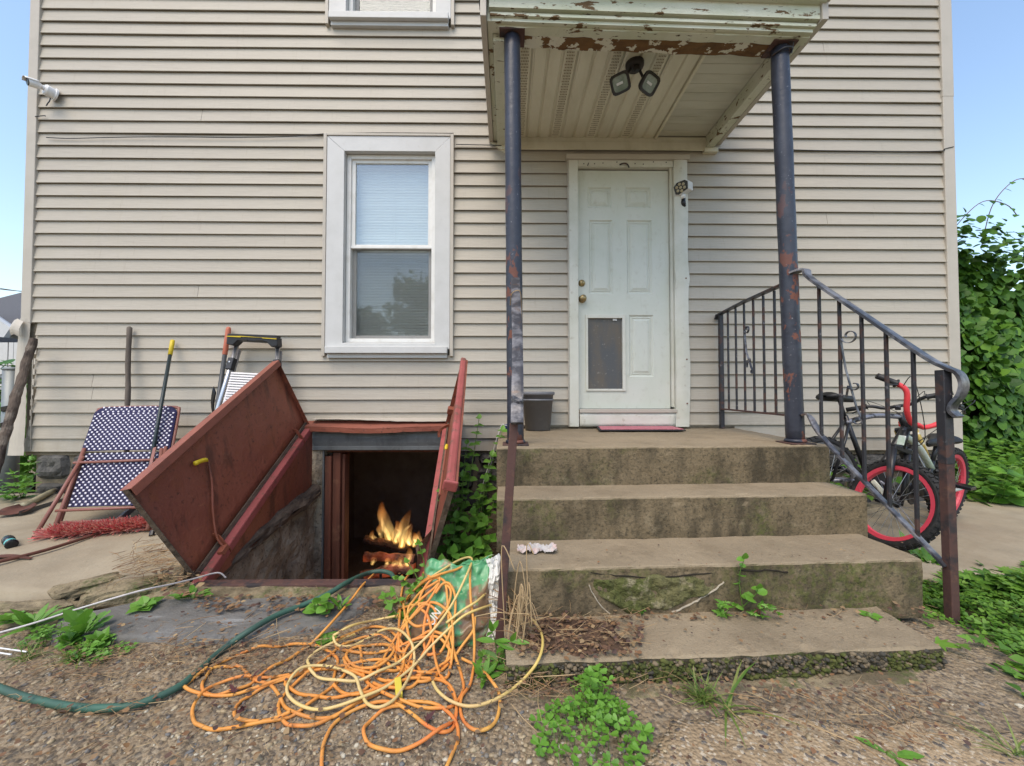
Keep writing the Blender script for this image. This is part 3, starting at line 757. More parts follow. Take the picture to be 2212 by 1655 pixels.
# front beam: rotten lower board, mouldings, fascia. left end sits a little higher
def beam(name, y0, y1, z0, z1, mt, x0=PX0, x1=PX1, tilt=-.05, amp=.0, nx=60):
    m = MB(); pts = [(y0, z0), (y0, z1), (y1, z1), (y1, z0)]
    for i in range(nx+1):
        x = x0+(x1-x0)*i/nx
        for (y, z) in pts:
            e = amp*fbm((x*3, y*40, z*30), 2.5, 4) if z == z0 else 0
            m.v.append(Vector((x, y+e*.3, z+tilt*(x-x0)/(PX1-PX0)+e)))
    for i in range(nx):
        for j in range(4):
            a = i*4+j; b = i*4+(j+1) % 4
            m.f.append((a, b, b+4, a+4))
    m.f.append((0, 3, 2, 1)); n = nx*4; m.f.append((n, n+1, n+2, n+3))
    return m.build(name, mt, pr)
beam('beam', -1.045, -.957, 3.160, 3.22, M['rot'], PX0+.08, PX1-.06, amp=.016)
beam('beam_soffit', -1.10, -1.047, 3.158, 3.166, M['peel'], PX0+.06, PX1-.02, amp=.01)
beam('moulding', -1.125, -1.047, 3.167, 3.188, M['peel'], PX0+.03, PX1-.02)
beam('moulding', -1.140, -1.06, 3.189, 3.206, M['peel'], PX0+.02, PX1-.01)
beam('moulding', -1.130, -1.07, 3.207, 3.219, M['peel'], PX0+.02, PX1-.01)
beam('fascia', -1.155, -1.09, 3.220, 3.300, M['peel'], PX0+.015, PX1)
beam('fascia_lip', -1.185, -1.09, 3.301, 3.318, M['peel'], PX0-.02, PX1+.02)
beam('drip_edge', -1.215, -1.09, 3.319, 3.35, M['trimbeige'], PX0-.04, PX1+.05)
beam('roof_edge', -1.23, -1.0, 3.351, 3.38, M['stone'], PX0-.05, PX1+.06)
# side beams and rakes
def slope(y): return .0
m = MB().box(PX0+.035, PX0+.10, -1.04, -.03, ZS-.075, ZS+.02); m.build('side_beam', M['peel'], pr, bevel=.003)
m = MB().box(PX0+.002, PX0+.033, -1.12, -.012, ZS-.03, ZS+.16); m.build('side_fascia', M['peel'], pr, bevel=.003)
m = MB().box(PX0-.035, PX0, -1.17, -.004, ZS-.045, ZS+.20); m.build('rake_board', M['trimbeige'], pr, bevel=.003)
m = MB().prism([(PX0-.03, -.03, ZS-.046), (PX0+.10, -.03, ZS-.13), (PX0+.10, -.03, ZS-.076), (PX0+.0, -.03, ZS-.046)], (0, .026, 0)); m.build('bracket_trim', M['soffit'], pr)
m = MB().box(1.702, 1.765, -1.04, -.03, ZS-.085, ZS+.02); o = m.build('side_beam', M['peel'], pr, bevel=.003)
m = MB().box(1.766, 1.80, -1.12, -.012, ZS-.03, ZS+.16); m.build('side_fascia', M['peel'], pr, bevel=.003)
m = MB().box(1.802, 1.838, -1.17, -.004, ZS-.045, ZS+.20); m.build('rake_board', M['trimbeige'], pr, bevel=.003)
m = MB().box(1.68, 1.80, -.05, -.004, ZS-.125, ZS-.088); m.build('bracket_trim', M['soffit'], pr, bevel=.004)
m = MB().prism([(PX0-.05, -1.24, 3.381), (PX0-.05, -.002, 3.381), (PX0-.05, -.002, 3.75)], (PX1-PX0+.10, 0, 0)); m.build('shingle_slope', M['stone'], pr)
m = MB().box(1.745, 1.835, -1.20, -1.0, 3.285, 3.30); m.build('gutter_end', M['white'], pr, bevel=.004)

# ------------------------------------------------------------------ stoop
E = EYE.z
Z1_, Z2_, Z3_, Z4_ = .718, .506, .303, .107
def corner(px, py, z): return at_z(px, py, z)
A1 = (corner(1073, 967, Z1_), corner(1791, 962, Z1_))
A2 = (corner(1073, 1078, Z2_), corner(1873, 1067, Z2_))
A3 = (corner(1097, 1231, Z3_), corner(1991, 1208, Z3_))
A4 = (corner(1094, 1434, Z4_), corner(2036, 1399, Z4_))
stoop = thing('concrete_stairs', (.9, -1.2, 0), 'weathered concrete stoop with four worn steps below the white door', 'stairs')
def block(fl, fr, br, bl, zt, zb, name, mt, amp=.004, edge=.010, seed=0, res=.02):
    """cast block: rounded, chipped front edge; fl, fr, br, bl are its plan corners"""
    m = MB(); fl, fr, br, bl = [Vector((p[0], p[1], 0)) for p in (fl, fr, br, bl)]
    nu = int((fr-fl).length/res); nd = max(4, int((bl-fl).length/res)); nh = max(4, int((zt-zb)/res))
    prof = []
    for k in range(nh+1): prof.append((0.0, zb+(zt-zb-edge)*k/nh))
    prof += [(.003, zt-edge*.35), (.010, zt)]
    for k in range(1, nd+1): prof.append((.010+(1-.010)*k/nd if k < nd else 1.0, zt))
    P = len(prof)
    for i in range(nu+1):
        u = i/nu; f = fl.lerp(fr, u); b = bl.lerp(br, u); dd = (b-f).normalized(); ln = (b-f).length
        for j, (d, z) in enumerate(prof):
            dist = d if d <= .0101 else d*ln
            p = f+dd*dist; q = Vector((p.x, p.y, z))
            nz = amp*fbm((q.x+seed, q.y, q.z), 7, 4)
            chip = 0
            if nh-1 <= j <= nh+3:
                c = fbm((q.x*1.0+seed*3, 0, 9.1), 9, 4); chip = max(0, c-.15)*.018+.0035*fbm((q.x, seed, 2), 40, 3)
            if z >= zt-1e-6: q.z += max(-.005, min(.005, nz*.6))-chip*.9
            else: q -= dd*nz*1.4; q += dd*chip*.6
            m.v.append(q)
    for i in range(nu):
        for j in range(P-1):
            a = i*P+j; m.f.append((a, a+P, a+P+1, a+1))
    # ends
    for i, s in ((0, 1), (nu, -1)):
        c = len(m.v); f = fl if i == 0 else fr; b = bl if i == 0 else br
        m.v.append(Vector((b.x, b.y, zb)))
        ring = [i*P+j for j in range(P)]+[c]
        m.f.append(tuple(ring) if s == 1 else tuple(ring[::-1]))
    return m.build(name, mt, stoop, smooth=False)
lw = .003
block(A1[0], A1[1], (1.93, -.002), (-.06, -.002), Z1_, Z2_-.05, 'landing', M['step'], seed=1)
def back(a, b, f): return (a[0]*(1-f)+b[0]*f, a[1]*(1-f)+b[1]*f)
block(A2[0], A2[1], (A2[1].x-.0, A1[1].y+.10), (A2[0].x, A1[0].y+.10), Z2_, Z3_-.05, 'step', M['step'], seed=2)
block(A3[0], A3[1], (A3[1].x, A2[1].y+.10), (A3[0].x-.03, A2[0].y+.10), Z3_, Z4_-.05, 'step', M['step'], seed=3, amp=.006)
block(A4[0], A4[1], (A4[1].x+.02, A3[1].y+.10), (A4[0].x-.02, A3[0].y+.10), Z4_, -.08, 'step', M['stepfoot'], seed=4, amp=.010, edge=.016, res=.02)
# broken patch and cracks on the third riser
f3 = (A3[1]-A3[0]).normalized(); n3 = Vector((f3.y, -f3.x, 0))
if n3.y > 0: n3 = -n3
def on3(px, py, out=.004):
    d = ray(px, py); p0 = A3[0]; t = (p0-EYE).dot(n3)/d.dot(n3); return EYE+d*t+n3*out
def patch(u, v):
    px = 1268+296*u; top = 1244+5*math.sin(u*9)+3*math.sin(u*23); bot = top+8+74*min(1, u*3.2)**.7*min(1, (1.0-u)*2.3)**.9
    py = top+(bot-top)*v; q = on3(px, py, 0); e = min(1, min(u, 1-u, v, 1-v)*9)
    return q+n3*(-.006+.014*e+.012*e*fbm(q, 22, 4))
m = MB().grid(patch, 60, 20)
M['mosspatch'] = mat('mossy_broken_concrete', (.13, .12, .05), .95, layers=[dict(s=6, lo=.42, hi=.6, c=(.07, .082, .018), f=.85), dict(s=18, lo=.55, hi=.65, c=(.28, .24, .15), f=.8), dict(s=60, lo=.5, hi=.7, c=(.03, .03, .01), f=.7)], bump=[('noise', 40, .02, ONE)])
m.build('broken_patch', M['mosspatch'], stoop, smooth=False)
def crack(pts, w, mt, name='crack'):
    q = MB(); P = spline(pts, 8); 
    for i in range(len(P)): P[i] = P[i]+f3*.006*fbm(P[i], 30, 3)+Vector((0, 0, .006*fbm(P[i]+f3, 30, 3)))
    rr = [w*(.6+.8*abs(fbm((i*.3, w*90, 1), 1, 2))) for i in range(len(P))]
    q.tube(P, rr, 5); q.build(name, mt, stoop)
M['crackdark'] = mat('crack_dirt', (.018, .014, .009), 1.0)
M['palestone'] = mat('pale_chip', (.40, .35, .27), .9, bump=[('noise', 60, .01, ONE)])
crack([on3(1180, 1238, .0), on3(1178, 1262, .0), on3(1160, 1285, .0), on3(1152, 1310, .0)], .0032, M['crackdark'])
crack([on3(1275, 1238, .0), on3(1400, 1247, .0), on3(1520, 1240, .0), on3(1640, 1232, .0), on3(1700, 1236, .0)], .0040, M['crackdark'])
crack([on3(1452, 1322, .002), on3(1500, 1300, .002), on3(1550, 1268, .002), on3(1562, 1256, .002)], .0055, M['palestone'], 'chip_edge')
crack([on3(1272, 1262, .002), on3(1290, 1300, .002), on3(1318, 1325, .002)], .0035, M['palestone'], 'chip_edge')
# old footing strip below the lowest step
ft = MB(); b0 = A4[0]; b1 = A4[1]
def footing(u, v):
    p = b0.lerp(b1, .02+.92*u); dd = Vector((0, -1, 0)); q = p+dd*(.0+.075*v)
    return (q.x, q.y+.015*fbm((u*6, v, 1), 2, 3), gz(q.x, q.y)+.002*(1-v)+.004*fbm((q.x, q.y, 2), 20, 3)-(.02 if v > .9 else 0))
ft.grid(footing, 60, 5); ft.build('footing', M['curb'], stoop, smooth=True)
# ------------------------------------------------------------------ cellar entrance: pit, curb, doorway, fire
cel = thing('cellar_entrance', (-1.0, -.7, 0), 'stone cellar stairwell with mossy front curb below the window', 'cellar stairwell')
def rough(fn, nu, nv, name, mt, parent, amp=.012, s=9, nrm=(0, 1, 0)):
    nrm = Vector(nrm); m = MB()
    def g(u, v):
        p = Vector(fn(u, v)); return p+nrm*amp*fbm(p, s, 4)
    m.grid(g, nu, nv); return m.build(name, mt, parent, smooth=False)
ZP = -1.05
rough(lambda u, v: (-1.60, -1.36+1.40*u, ZP+(.25-ZP)*v), 30, 24, 'left_pit_wall', M['parge'], cel, .03, 6, (1, 0, 0))
rough(lambda u, v: (-.435, -1.36+1.40*u, ZP+(.25-ZP)*v), 30, 24, 'right_pit_wall', M['parge'], cel, .03, 6, (-1, 0, 0))
rough(lambda u, v: (-1.57+1.14*u, -1.37, ZP+(.06-ZP)*v), 20, 20, 'front_pit_wall', M['parge'], cel, .02, 6, (0, 1, 0))
m = MB().box(-1.6, -.4, -1.4, .3, ZP-.05, ZP); m.build('pit_floor', M['cellar'], cel)
for i in range(4):
    m = MB().box(-1.545, -.455, -1.35+i*.26, -1.35+(i+1)*.26, ZP+.001, ZP+.80-.2*i); m.build('stair_tread', M['parge'], cel, bevel=.01)
# front curb, mossy
def curb(u, v):
    x = -1.72+1.50*u
    prof = [(-1.50, -.03), (-1.495, .035), (-1.475, .068), (-1.44, .078), (-1.365, .078), (-1.36, -.3)]
    k = v*(len(prof)-1); i = min(int(k), len(prof)-2); t = k-i
    y = prof[i][0]*(1-t)+prof[i+1][0]*t; z = prof[i][1]*(1-t)+prof[i+1][1]*t
    nz = fbm((x, y, z), 8, 4)
    return (x, y+.014*nz, z+.010*fbm((x, y+5, z), 7, 4))
MB().grid(curb, 90, 15).build('front_curb', M['curb'], cel, smooth=False)
# left side wall top: crumbling sill timber
m = MB()
def sillw(u, v):
    a = v*2*math.pi; y = -1.30+1.22*u; z = .035+.20*u+.02*math.sin(u*5)
    r = .055+.018*fbm((u*4, v*3, 2), 2, 4)
    return (-1.575+math.cos(a)*r*1.0, y, z+math.sin(a)*r)
m.grid(sillw, 40, 14); m.build('rotten_sill', M['rotwood'], cel, smooth=False)
# doorway into the cellar
dw = MB(); 
rough(lambda u, v: (-1.66+.13*u, -.03, ZP+(.74-ZP)*v), 6, 40, 'jamb_masonry', M['parge'], cel, .02, 9, (0, -1, 0))
rough(lambda u, v: (-.50+.10*u, -.03, ZP+(.74-ZP)*v), 4, 40, 'jamb_masonry', M['parge'], cel, .02, 9, (0, -1, 0))
m = MB().box(-1.535, -1.522, -.035, -.02, ZP, .56); m.build('lead_edge', M['galv'], cel)
m = MB().box(-1.520, -1.468, -.025, .10, ZP, .49); m.build('door_post', M['oldwood'], cel, bevel=.006)
m = MB().box(-1.465, -1.402, .0, .12, ZP, .515); m.build('door_post', M['oldwood'], cel, bevel=.006)
m = MB().box(-1.399, -1.375, .03, .13, ZP, .50); m.build('door_post', M['oldwood'], cel, bevel=.006)
m = MB().box(-1.52, -.50, .02, .13, .517, .555); m.build('door_head', M['oldwood'], cel, bevel=.006)
m = MB().box(-.56, -.50, .02, .13, ZP, .505); m.build('door_post', M['oldwood'], cel, bevel=.006)
m = MB().grid(lambda u, v: (-1.63+1.17*u, -.052-.014*math.sin(v*3)+.004*fbm((u*5, v, 1), 2, 3), .572+.145*v), 30, 4); solid(m.build('lintel_flashing', M['galv'], cel), .004)
m = MB().box(-1.62, -.47, -.058, -.03, .545, .580); m.build('lintel_strip', M['galv'], cel, bevel=.004)
# cellar room
c0, c1, cy = -2.2, .2, 2.4
m = MB()
m.quad((c0, .16, ZP), (c1, .16, ZP), (c1, cy, ZP), (c0, cy, ZP)); m.quad((c0, cy, ZP), (c1, cy, ZP), (c1, cy, .62), (c0, cy, .62))
m.quad((c0, .16, ZP), (c0, cy, ZP), (c0, cy, .62), (c0, .16, .62)); m.quad((c1, .16, ZP), (c1, .16, .62), (c1, cy, .62), (c1, cy, ZP))
m.quad((c0, .16, .62), (c0, cy, .62), (c1, cy, .62), (c1, .16, .62))
m.quad((c0, .16, ZP), (c0, .16, .62), (-1.50, .16, .62), (-1.50, .16, ZP)); m.quad((-.5, .16, ZP), (-.5, .16, .62), (c1, .16, .62), (c1, .16, ZP))
m.build('cellar_room', M['cellar'], cel)
bolr = thing('water_heater', (-.75, 2.0, ZP), 'dim water tank standing in the dark cellar', 'tank')
m = MB().lathe([(.0, 1.25), (.12, 1.24), (.19, 1.18), (.2, 1.1), (.2, 0)], bolr.location, (0, 0, 1), 24); m.build('tank', M['cellar'], bolr, smooth=True)
m = MB().tube([(-.75, 2.0, ZP+1.22), (-.75, 2.0, ZP+1.6)], .025, 8); m.build('pipe', M['cellar'], bolr)

# ---- steel bulkhead frame
H1, H2 = V(-1.625, -.075, .757), V(-1.525, -1.375, .082)       # left hinge line, wall end to foot
K1, K2 = V(-.500, -.075, .757), V(-.415, -1.375, .082)         # right hinge line
bulk = thing('cellar_hatch', (-1.0, -.7, .06), 'rust-red steel cellar hatch with both door leaves thrown open', 'cellar hatch')
hd = (H2-H1).normalized(); nL = Vector((1, 0, 0)).cross(hd); nL = nL if nL.z > 0 else -nL
m = MB().bar(H1, H2, .055, .008, nL); m.bar(H1+V(.026, 0, 0)-nL*.022, H2+V(.026, 0, 0)-nL*.022, .006, .044, nL); m.build('left_jamb', M['hatchred'], bulk, bevel=.002)
m = MB().bar(K1, K2, .05, .008, nL); m.bar(K1-V(.026, 0, 0)-nL*.022, K2-V(.026, 0, 0)-nL*.022, .006, .044, nL); m.build('right_jamb', M['hatchred'], bulk, bevel=.002)
# header with a crumpled flashing
def header(u, v):
    x = H1.x-.03+(K1.x-H1.x+.06)*u; d = -.018*math.exp(-((u-.45)/.25)**2)
    return (x, -.03-.10*v, .785-.04*v+d*v+.003*fbm((u*8, v, 1), 2, 2))
solid(MB().grid(header, 40, 3).build('header', M['hatchlip'], bulk), .006)
def headlip(u, v):
    x = H1.x-.03+(K1.x-H1.x+.06)*u; d = -.018*math.exp(-((u-.45)/.25)**2)
    return (x, -.132, .744+d-.035*v+.004*fbm((u*9, v, 4), 2, 2))
solid(MB().grid(headlip, 40, 1).build('header_lip', M['hatch'], bulk), .004)
def flash(u, v):
    return (H1.x+.02+(K1.x-H1.x+.10)*u, -.012-.085*v, .806-.012*v+.010*math.sin(u*5+1)*v+.003*fbm((u*10, v, 7), 2, 2))
solid(MB().grid(flash, 40, 2).build('flashing', M['trimbeige'], bulk), .004)
m = MB().box(-.425, -.395, -.05, -.02, .50, .80); m.build('downturned_trim', M['trimbeige'], bulk, bevel=.003)
# foot angle along the curb
m = MB().bar(H2+V(-.0, -.0, .004), K2+V(.0, 0, .004), .05, .008); m.bar(H2+V(.0, -.026, -.012), K2+V(0, -.026, -.012), .006, .034); m.build('foot_angle', M['ironrust'], bulk, bevel=.002)
# side plates under the jambs
def side(u, v, a, b, x):
    top = a.lerp(b, u); zb = .20-.16*u
    return (top.x+x, top.y, (top.z-.045)*(1-v)+zb*v) if True else None
solid(MB().grid(lambda u, v: side(u, v, H1, H2, .022), 20, 8).build('side_plate', M['hatch'], bulk), .004)
solid(MB().grid(lambda u, v: side(u, v, K1, K2, -.020), 20, 8).build('side_plate', M['hatch'], bulk), .004)
# door leaves
LW = .60
def leaf(A, B, sgn, name, lab, W=LW, PHI=R(74)):
    """hinged along A-B; sgn -1 opens to the left"""
    wdir = (Vector((sgn, 0, 0))*math.cos(PHI)+nL*math.sin(PHI)).normalized()
    a, b = A+hd*(.01), B-hd*(.02)
    a2, b2 = a+wdir*W, b+wdir*W
    inn = hd.cross(wdir).normalized()
    if inn.x*sgn > 0: inn = -inn          # towards the opening
    lf = bpy.data.objects.new(name, None); COL.objects.link(lf); lf.parent = bulk; lf['label'] = lab
    def pl(u, v):
        p = a.lerp(b, u)+wdir*W*v
        return p+inn*(.006*fbm((u*4, v*2, sgn*5), 1, 2))
    solid(MB().grid(pl, 16, 8).build('plate', M['hatch'], lf, smooth=True), .004)
    q = MB().bar(a2+inn*.012, b2+inn*.012, .004, .052, inn); q.bar(a2+inn*.036-wdir*.020, b2+inn*.036-wdir*.020, .040, .004, inn); q.build('rolled_lip', M['hatchlip'], lf, bevel=.002)
    q = MB().bar(b+inn*.010, b2+inn*.010, .003, .026, inn); q.build('foot_flange', M['rotwood'], lf)
    q = MB().bar(a+inn*.012, a2+inn*.012, .004, .040, inn); q.build('head_flange', M['hatch'], lf)
    q = MB().bar(a+inn*.012+wdir*.012, b+inn*.012+wdir*.012, .024, .010, inn); q.build('hinge_strip', M['rotwood'], lf)
    return lf, a, b, wdir, inn, W
l1, a, b, wd, inn, W = leaf(H1+V(-.03, 0, .005), H2+V(-.03, 0, .005), -1, 'left_leaf', 'brown steel leaf lying open to the left', .575, R(79))
def on(u, v, h=.0): return a.lerp(b, u)+wd*W*v+inn*h
# hold-open rod with its yellow grip, brackets
q = MB().tube(spline([on(.70, .70, .02), on(.74, .52, .022), on(.81, .30, .024), on(.86, .10, .03), on(.87, -.02, .05)], 6), .006, 8); q.build('hold_open_rod', M['hatch'], l1, smooth=True)
M['yellowgrip'] = mat('yellow_plastic', (.62, .45, .02), .45)
q = MB().tube(spline([on(.705, .70, .02), on(.715, .73, .026), on(.745, .765, .03), on(.765, .78, .03)], 5), [.006]*4+[.012]*8+[.013]*3+[.006], 8); q.build('grip', M['yellowgrip'], l1, smooth=True)
def hook(u, name='bracket'):
    pts = [on(u, .12, .004), on(u+.004, .10, .03), on(u+.012, .04, .045), on(u+.012, -.05, .05), on(u+.010, -.09, .035), on(u+.010, -.10, .0)]
    P = spline(pts, 6); q = MB()
    for i in range(len(P)-1): q.bar(P[i], P[i+1], .022, .006, hd)
    q.build(name, M['hatch'], l1)
hook(.13); hook(.85)
q = MB().bar(on(.865, -.01, .05), on(.90, -.01, .05), .03, .03, inn); q.build('rod_socket', M['hatch'], l1, bevel=.003)
l2, a, b, wd, inn, W = leaf(K1+V(.02, 0, .005), K2+V(.02, 0, .005), 1, 'right_leaf', 'red steel leaf standing open, seen edge-on')
q = MB().bar(on(-.005, 1.0, .02), on(1.0, 1.0, .02), .030, .042, inn); q.build('edge_rail', M['hatchred'], l2, bevel=.012)
q = MB().bar(on(1.0, 1.01, .02)-hd*.004, on(1.0, 1.01, .02)+hd*.01, .055, .065, inn); q.build('edge_cap', M['hatchred'], l2, bevel=.01)
q = MB().tube([on(.60, .62, .035), on(.86, .60, .035)], .006, 8); q.build('hold_open_rod', M['hatchlip'], l2)
q = MB().tube(spline([on(.60, .62, .035), on(.585, .63, .036), on(.57, .62, .034)], 4), .010, 8); q.build('grip', M['yellowgrip'], l2, smooth=True)
hook2 = [on(.10, .15, .006), on(.11, .10, .05), on(.12, .03, .07), on(.13, -.02, .06)]
q = MB(); P = spline(hook2, 5)
for i in range(len(P)-1): q.bar(P[i], P[i+1], .022, .006, hd)
q.build('bracket', M['hatch'], l2)
q = MB().bar(on(.02, .28, .02), on(.055, .28, .02), .05, .05, inn); q.build('rod_socket', M['hatch'], l2, bevel=.004)

# ---- fire
FX, FY, FZ = -1.22, .85, -.70
fire = thing('log_fire', (FX, FY, FZ), 'yellow flames rising from the stacked logs in the cellar doorway', 'fire')
flame = bpy.data.materials.new('flame'); flame.use_nodes = True
nt = flame.node_tree; N = nt.nodes; L = nt.links; N.remove(N['Principled BSDF'])
tc = N.new('ShaderNodeTexCoord'); sp = N.new('ShaderNodeSeparateXYZ'); L.new(tc.outputs['Generated'], sp.inputs[0])
nz = N.new('ShaderNodeTexNoise'); nz.inputs['Scale'].default_value = 9; nz.inputs['Detail'].default_value = 3
mp = N.new('ShaderNodeMapping'); mp.inputs['Scale'].default_value = (1, 1, .35); L.new(tc.outputs['Object'], mp.inputs[0]); L.new(mp.outputs[0], nz.inputs['Vector'])
mr = N.new('ShaderNodeMapRange'); mr.inputs[1].default_value = .40; mr.inputs[2].default_value = .66; mr.inputs[3].default_value = .18; mr.inputs[4].default_value = 1.0; L.new(nz.outputs['Fac'], mr.inputs[0])
cr = N.new('ShaderNodeValToRGB'); e = cr.color_ramp.elements; e[0].position = 0; e[0].color = (1, .50, .10, 1); e[1].position = 1; e[1].color = (1, .22, .02, 1)
x = e.new(.35); x.color = (1, .62, .20, 1); L.new(sp.outputs[2], cr.inputs[0])
fd = N.new('ShaderNodeMapRange'); fd.inputs[1].default_value = .1; fd.inputs[2].default_value = 1.0; fd.inputs[3].default_value = 1.0; fd.inputs[4].default_value = .12; L.new(sp.outputs[2], fd.inputs[0])
mu = N.new('ShaderNodeMath'); mu.operation = 'MULTIPLY'; L.new(mr.outputs[0], mu.inputs[0]); L.new(fd.outputs[0], mu.inputs[1])
st = N.new('ShaderNodeMath'); st.operation = 'MULTIPLY'; st.inputs[1].default_value = 80.0; L.new(mu.outputs[0], st.inputs[0])
em = N.new('ShaderNodeEmission'); L.new(cr.outputs[0], em.inputs[0]); L.new(st.outputs[0], em.inputs[1]); L.new(em.outputs[0], N['Material Output'].inputs['Volume'])
st.inputs[1].default_value = 9.0
M['flame'] = flame
core = flame.copy(); core.name = 'flame_core'
for n_ in core.node_tree.nodes:
    if n_.type == 'MATH' and abs(n_.inputs[1].default_value-9.0) < .01 and not n_.inputs[1].is_linked: n_.inputs[1].default_value = 38.0
    if n_.type == 'VALTORGB':
        for el in n_.color_ramp.elements: el.color = (1, max(el.color[1], .55), max(el.color[2], .2), 1)
M['core'] = core
def flm(x, y, z, h, w, sd):
    h *= .9
    rnd = random.Random(sd); lean = rnd.uniform(-.22, .22); n = 16
    for (mt, k, hh) in ((M['flame'], 1.6, 1.0), (M['core'], .55, .62)):
        m = MB(); pts = []; rr = []
        for i in range(n+1):
            t = i/n
            pts.append(V(x+lean*h*t*t+.10*h*math.sin(t*5+sd)*t, y+.03*math.sin(t*6+sd*2), z+h*hh*t))
            rr.append(w*k*(.35+1.1*t)*(1-t)**.8*1.35+.0015 if t < 1 else .001)
        m.tube(pts, rr, 14)
        for v in m.v: v.x += .016*fbm(v, 11, 3)
        m.build('flame', mt, fire, smooth=True)
for (x, h, w, sd) in ((-.02, .46, .050, 1), (.13, .43, .042, 2), (-.10, .24, .026, 3), (.20, .27, .032, 4), (.06, .24, .04, 5), (.25, .18, .03, 6), (-.17, .13, .02, 7), (.31, .18, .022, 8)):
    flm(FX+x, FY-.02, FZ+.12+(.05 if x < .1 else .0), h, w, sd)
for (x, h, w, sd, z, y) in ((.23, .20, .03, 11, -.0, -.2), (.02, .11, .028, 12, -.02, -.2), (.10, .09, .03, 13, -.01, -.2), (.17, .11, .03, 14, -.01, -.2), (-.12, .06, .022, 15, .02, -.2)):
    flm(FX+x, FY+y, FZ+z, h, w, sd)
gl_ = bpy.data.lights.new('fire_glow', 'POINT'); gl_.energy = 1.6; gl_.color = (1, .45, .16); gl_.shadow_soft_size = .12
glo = bpy.data.objects.new('fire_glow', gl_); glo.location = (0, -.05, .38); glo.parent = fire; COL.objects.link(glo)
M['log'] = mat('charred_log', (.045, .03, .024), .95, layers=[dict(s=9, lo=.5, hi=.65, c=(.13, .065, .045), f=.8)], bump=[('noise', 22, .012, (1, 1, 1))])
M['ember'] = mat('glowing_ember', (.20, .12, .10), .9, layers=[dict(s=9, lo=.48, hi=.62, c=(.05, .03, .025), f=1)], bump=[('noise', 20, .012, ONE)])
em_nt = M['ember'].node_tree; bsdf = em_nt.nodes['Principled BSDF']
t_ = em_nt.nodes.new('ShaderNodeTexNoise'); t_.inputs['Scale'].default_value = 6; r_ = em_nt.nodes.new('ShaderNodeMapRange'); t_.inputs['Detail'].default_value = 1.0; r_.inputs[1].default_value = .46; r_.inputs[2].default_value = .75; r_.inputs[4].default_value = .13
tc_ = em_nt.nodes.new('ShaderNodeTexCoord'); em_nt.links.new(tc_.outputs['Object'], t_.inputs['Vector']); em_nt.links.new(t_.outputs['Fac'], r_.inputs[0]); em_nt.links.new(r_.outputs[0], bsdf.inputs['Emission Strength']); bsdf.inputs['Emission Color'].default_value = (1, .16, .04, 1)
def log(p, q, r, mt, lab, cut=False):
    t = thing('firewood_log', p, lab, 'log', 'logs burning in the cellar')
    P = spline([p, (Vector(p)+Vector(q))/2+V(0, 0, .01), q], 6); m = MB()
    m.tube(P, [r*(1+.1*math.sin(i*1.7)) for i in range(len(P))], 10)
    for v in m.v: v += Vector((fbm(v, 12, 3), fbm(v+V(3, 1, 2), 12, 3), fbm(v+V(9, 5, 1), 12, 3)))*r*.35
    m.build('bark', mt, t)
    e = MB().lathe([(0, .004), (r*.9, .004), (r*.9, 0)], p, Vector(p)-Vector(q), 10); e.build('cut_end', M['log'], t)
log((FX-.26, FY-.05, FZ+.20), (FX+.16, FY+.02, FZ+.08), .040, M['log'], 'charred split log tilting up to the left atop the fire')
log((FX-.24, FY-.12, FZ+.05), (FX+.26, FY-.08, FZ+.01), .045, M['ember'], 'glowing log lying across the middle of the fire')
log((FX-.22, FY-.22, FZ-.09), (FX+.30, FY-.20, FZ-.03), .050, M['ember'], 'front log edged with low flames')
log((FX-.20, FY-.10, FZ-.17), (FX+.24, FY-.12, FZ-.17), .042, M['log'], 'dark log at the base of the fire')
gr = thing('fire_grate', (FX, FY-.2, ZP), 'black iron grate holding the burning logs', 'grate')
for i in range(3):
    x = FX-.18+i*.18
    m = MB().tube([(x, FY-.30, ZP), (x, FY-.30, FZ-.08)], .014, 6); m.build('leg', M['iron'], gr)
    m = MB().tube([(x, FY-.33, FZ-.02), (x, FY-.30, FZ-.22), (x, FY+.08, FZ-.22)], .014, 6); m.build('bar', M['iron'], gr)
    m = MB().tube([(x, FY+.06, ZP), (x, FY+.06, FZ-.22)], .014, 6); m.build('leg', M['iron'], gr)
m = MB().grid(lambda u, v: (FX-.28+.60*u, FY-.32+.4*v, ZP+.02+.05*max(0, fbm((u*6, v*5, 2), 1, 3))+.03*math.sin(u*3.1)*math.sin(v*3.1)), 24, 16)
o = m.build('ember_bed', M['ember'], None); tag(o, kind='stuff', label='bed of glowing embers under the grate', cat='embers')
# ------------------------------------------------------------------ porch columns
def column(top, base, label, rusty):
    c = thing('porch_column', base, label, 'column', 'steel porch columns')
    top = Vector(top); base = Vector(base); m = MB(); n = 28; P = [base.lerp(top, i/n) for i in range(n+1)]
    m.tube(P, [.0485+.0008*math.sin(i*1.3) for i in range(n+1)], 28)
    m.build('shaft', M['colpaint'], c, smooth=True)
    m = MB().box(base.x-.075, base.x+.075, base.y-.07, base.y+.07, base.z-.001, base.z+.008); m.build('base_plate', M['ironrust'], c, bevel=.003)
    m = MB().lathe([(.052, .0), (.060, .006), (.055, .018), (.049, .02)], base+V(0, 0, .008), (0, 0, 1), 20); m.build('weld_collar', M['colpaint'], c, smooth=True)
    m = MB().box(top.x-.075, top.x+.075, top.y-.065, top.y+.065, top.z-.012, top.z); m.build('top_plate', M['ironrust'], c, bevel=.003)
    return c
column((.028, -1.035, 3.158), (.048, -1.035, Z1_), 'dark blue-black steel column at the left front corner of the porch', 0)
c2 = column((1.655, -1.02, 3.118), (1.722, -1.005, Z1_), 'rust-flaked black steel column at the right front corner of the porch', 1)
